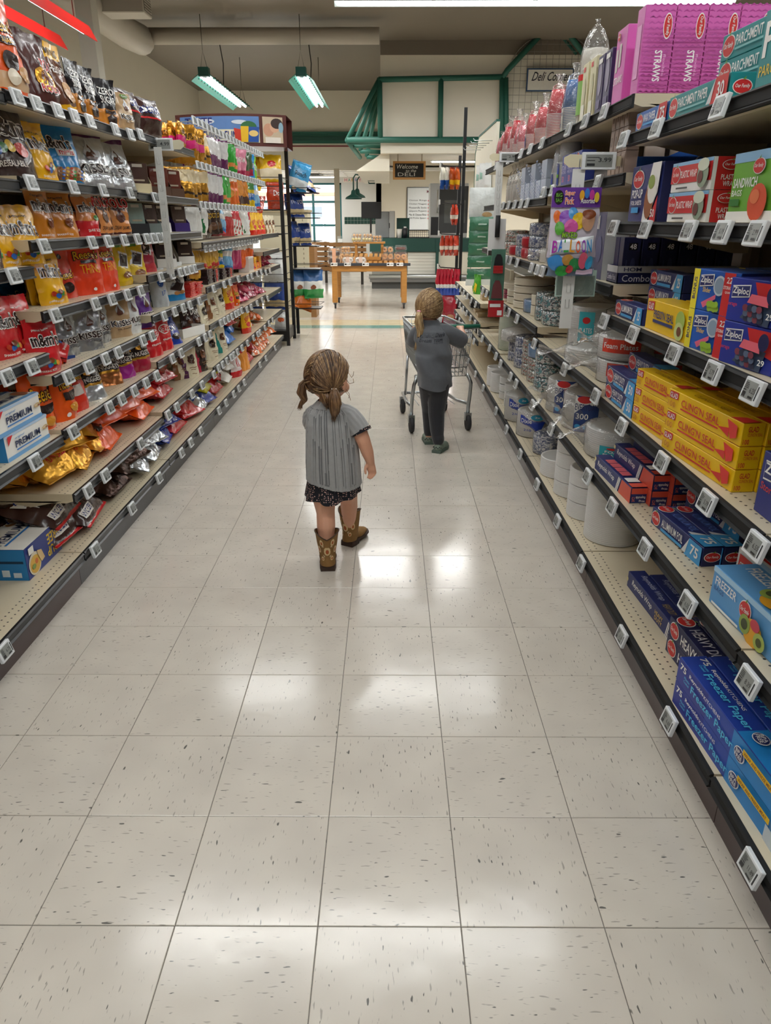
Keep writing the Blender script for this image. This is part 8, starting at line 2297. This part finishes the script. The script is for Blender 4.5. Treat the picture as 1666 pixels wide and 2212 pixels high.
for s_ in (-1, 1):
    ell(ey, hp(s_ * .03, .083, .0), (.009, .006, .009), plas('f2f0ee'), YW, 10, 8); ell(ey, hp(s_ * .03, .088, .0), (.005, .003, .005), plas('3a4a5a'), YW, 8, 6)
sub('eyes', ey)
mo_ = MB(); ell(mo_, hp(0, .083, -.066), (.016, .006, .005), plas('c26a62'), YW, 10, 6); sub('mouth', mo_)
tP = Vector((-.35, -.85, -.22)).normalized()
hl2 = lambda d: (d.y > .4 and d.z < .45) or d.z < -.66 or (d.y > .2 and d.z < -.1)
sub('hair', hair_cap(HB, (.083, .096, .100), YW, [tP], HC2[0], hl2))
sub('hair_strands', strands(HB, (.083, .096, .100), YW, [tP], HC2, hl2, 560, 4, False))
q = hp(-.034, -.088, -.026)
sub('ponytail', tail([(*q, .010), (q[0] - .004, q[1] - .022, q[2] - .022, .020), (q[0] - .006, q[1] - .024, q[2] - .065, .028), (q[0] + .008, q[1] - .020, q[2] - .115, .026), (q[0] - .004, q[1] - .016, q[2] - .165, .018), (q[0] - .022, q[1] - .012, q[2] - .215, .005)], HC2[2], 46, 1, 9))
tr = MB(); tr.lathe([(.011, -.007), (.016, -.003), (.016, .003), (.011, .007)], M('cloth', 'e8a0ae'), 16, q); sub('hair_tie', tr)
sub('loose_hair', wisps([[hp(.076, .03, -.03), hp(.084, .04, -.06), hp(.078, .05, -.09)], [hp(.07, .04, -.02), hp(.085, .05, -.05), hp(.082, .05, -.08)], [hp(-.07, -.03, -.03), hp(-.085, -.03, -.06), hp(-.08, -.03, -.09)], [hp(-.07, -.04, -.02), hp(-.088, -.04, -.05), hp(-.092, -.05, -.075)]], HAIR2))
SH = M('cloth', '5b5e63'); PN = M('cloth', '2a2b31')
def folds(a, t):
    return .008 * math.sin(a * 3 + 4 * t + .5) * (1 - t) + .007 * math.sin(t * 22 + a * 2.2) * math.exp(-((t - .33) / .2) ** 2) + .009 * noise.noise(Vector((math.cos(a) * 1.6, math.sin(a) * 1.6 + t * 5 + a * .35, t * 6))) * (1 - .5 * t)
sh, shm = loft([(.284, 4.50, .418, .106, .092), (.280, 4.505, .50, .106, .092), (.270, 4.515, .62, .108, .090), (.262, 4.535, .70, .110, .084), (.258, 4.548, .76, .106, .070), (.256, 4.558, .793, .074, .056), (.254, 4.566, .825, .044, .046)], SH, 110, 46, folds, lambda a, t: .010 * math.sin(a * 2 + 1) * (1 - t) ** 2)
sho = sub('shirt', sh)
sub('shirt_sleeve', sleeve([(.305, 4.55, .758, .046), (.352, 4.552, .75, .051), (.422, 4.585, .710, .053), (.458, 4.612, .688, .050)], SH))
sub('shirt_sleeve', sleeve([(.21, 4.552, .755, .046), (.178, 4.555, .745, .048), (.160, 4.59, .705, .048), (.157, 4.62, .685, .046)], SH))
tx = MB()
decals(tx, lambda u, v, e: shm(R(-90) + (u - .5) * 1.9, .44 + .24 * v, e + .004), [T("Grandma Dee's", .05, .62, .92, .86, film('0e0f20'), s=.4, f=0, k=.10), T('Dream Team', .12, .34, .82, .58, film('0e0f20'), s=.4, f=0, k=.08), T('Aug 2022', .52, .22, .82, .32, film('0e0f20'), s=.3, f=0, k=.04)])
sub('shirt_print', tx)
pn_ = MB()
chain(pn_, [(.284, 4.505, .47, .080), (.283, 4.508, .44, .080)], PN, 18)
chain(pn_, [(.315, 4.495, .44, .069), (.308, 4.512, .34, .062), (.303, 4.515, .25, .053), (.310, 4.495, .14, .045), (.316, 4.487, .075, .036)], PN, 16)
chain(pn_, [(.316, 4.487, .10, .040), (.318, 4.487, .08, .040)], PN, 16)
chain(pn_, [(.250, 4.51, .44, .066), (.258, 4.575, .34, .058), (.262, 4.63, .25, .048), (.266, 4.658, .15, .041), (.268, 4.672, .08, .036)], PN, 16)
sub('trousers', fuse(pn_, 'trousers', PN, .005, 3))
CL = M('rubber', '7d8a7c')
def clog(x, y, rz):
    c = empty('shoe', (x - O2.x, y - O2.y, 0), (0, 0, rz)); c.parent = g2
    up = MB(); ell(up, (0, .03, .028), (.031, .045, .026), CL); ell(up, (0, .085, .026), (.036, .05, .026), CL); ell(up, (0, -.005, .03), (.028, .03, .03), CL)
    link('upper', fuse(up, 'upper', CL, .004, 3), c)
    so = MB(); so.prism([(-.03, -.035), (.03, -.035), (.034, .02), (.038, .09), (.028, .128), (-.028, .128), (-.038, .09), (-.034, .02)], 'z', 0, .018, M('rubber', '5a6a60')); link('sole', so.mesh('sole'), c)
    dt = MB()
    for k in range(7):
        a = R(-150 + k * 20); ell(dt, (.030 * math.cos(a), .0 + .034 * math.sin(a), .034 + .006 * (k % 2)), (.004, .004, .004), M('rubber', '2a2e30'), 0, 8, 6)
    link('vent_holes', dt.mesh('vent_holes'), c)
clog(.318, 4.478, R(-25)); clog(.268, 4.675, R(4))
tag(g2, 'person in grey shirt and dark trousers pushing a cart', 'person')

# ------------------------------------------------------------------ small shopping cart
CH_ = metal('a8acae')
ct = empty('shopping_cart', (.359, 4.987, 0), (0, 0, R(9.4)))
RW, FW, Y0, Y1, ZB, ZT_ = .195, .16, -.06, .60, .40, .72
def cx_(s, y, z):  # basket side plane
    t = (y - Y0) / (Y1 - Y0); k = (z - ZB) / (ZT_ - ZB)
    return s * (lerp(RW, FW, t) - .035 * (1 - k))
for s in (-1, 1):
    w = MB()
    for k in range(23):
        y = Y0 + k * (Y1 - Y0) / 22
        zb = ZB + .06 * k / 22
        w.tube([(cx_(s, y, zb), y, zb), (cx_(s, y, ZT_), y, ZT_)], .0022, CH_, 5)
    for z in (.45, .52, .60, .67): w.tube([(cx_(s, Y0, z), Y0, z), (cx_(s, Y1, z), Y1, z + .01)], .003, CH_, 5)
    w.build('basket_side', ct)
w = MB()
for k in range(13):
    u = k / 12 * 2 - 1
    w.tube([(u * (RW - .035), Y0, ZB), (u * RW, Y0, ZT_ - .02)], .0022, CH_, 5)
for z in (.46, .54, .62, .69): w.tube([(cx_(-1, Y0, z), Y0, z), (cx_(1, Y0, z), Y0, z)], .003, CH_, 5)
w.build('rear_gate', ct)
w = MB()
for k in range(11):
    u = k / 10 * 2 - 1
    w.tube([(u * (FW - .035), Y1, ZB + .06), (u * FW, Y1, ZT_)], .0022, CH_, 5)
for z in (.52, .6, .67): w.tube([(cx_(-1, Y1, z), Y1, z), (cx_(1, Y1, z), Y1, z)], .003, CH_, 5)
w.build('basket_front', ct)
w = MB()
for k in range(11):
    u = k / 10 * 2 - 1
    w.tube([(u * (RW - .035), Y0, ZB), (u * (FW - .035), Y1, ZB + .06)], .0022, CH_, 5)
for k in range(8):
    y = Y0 + k * (Y1 - Y0) / 7; zb = ZB + .06 * k / 7
    w.tube([(cx_(-1, y, zb), y, zb), (cx_(1, y, zb), y, zb)], .0028, CH_, 5)
w.build('basket_floor', ct)
w = MB(); w.tube([(-RW, Y0, ZT_), (RW, Y0, ZT_), (FW, Y1, ZT_), (-FW, Y1, ZT_), (-RW, Y0, ZT_)], .007, CH_, 8); w.build('top_rim', ct)
for s in (-1, 1):
    w = MB(); w.tube([(s * .18, -.02, .40), (s * .185, -.06, .385), (s * .20, -.06, .35), (s * .205, -.03, .26), (s * .205, 0, .17), (s * .205, 0, .12)], .013, CH_, 10); w.build('rear_leg', ct)
    w = MB(); w.tube([(s * .205, -.005, .19), (s * .19, .25, .155), (s * .16, .58, .15)], .012, CH_, 10); w.build('lower_rail', ct)
    w = MB(); w.tube([(s * .15, .45, .46), (s * .16, .47, .16)], .009, CH_, 8); w.build('upright_bar', ct)
    w = MB(); w.tube([(s * RW, Y0, ZT_ - .01), (s * .22, -.13, .742)], .008, CH_, 8); w.build('handle_bracket', ct)
    for (y, wn) in ((0, 'rear_wheel'), (.56, 'front_wheel')):
        x = s * (.205 if y == 0 else .165)
        f_ = MB(); f_.box(x - .022, y - .02, .07, x + .022, y + .02, .125, CH_); f_.build('caster_fork', ct)
        wh = MB(); wh.lathe([(.02, -.013), (.05, -.014), (.055, -.008), (.055, .008), (.05, .014), (.02, .013)], M('rubber', '2a2a2c'), 22)
        wh.v = [(x + p[2], y - .012 + p[0], .055 + p[1]) for p in wh.v]
        wh.build(wn, ct)
w = MB(); w.tube([(-.16, .58, .15), (.16, .58, .15)], .011, CH_, 8); w.build('front_bar', ct)
w = MB()
for k in range(6): w.tube([(-.13 + k * .052, .1, .165), (-.11 + k * .044, .56, .155)], .003, CH_, 5)
w.build('lower_rack', ct)
w = MB(); w.tube([(-.225, -.13, .742), (.225, -.13, .742)], .013, M('plastic', '2f7a64'), 12); w.build('handle_bar', ct)
tag(ct, 'small chrome wire shopping cart held by the child in grey', 'shopping cart')

finish_groups()
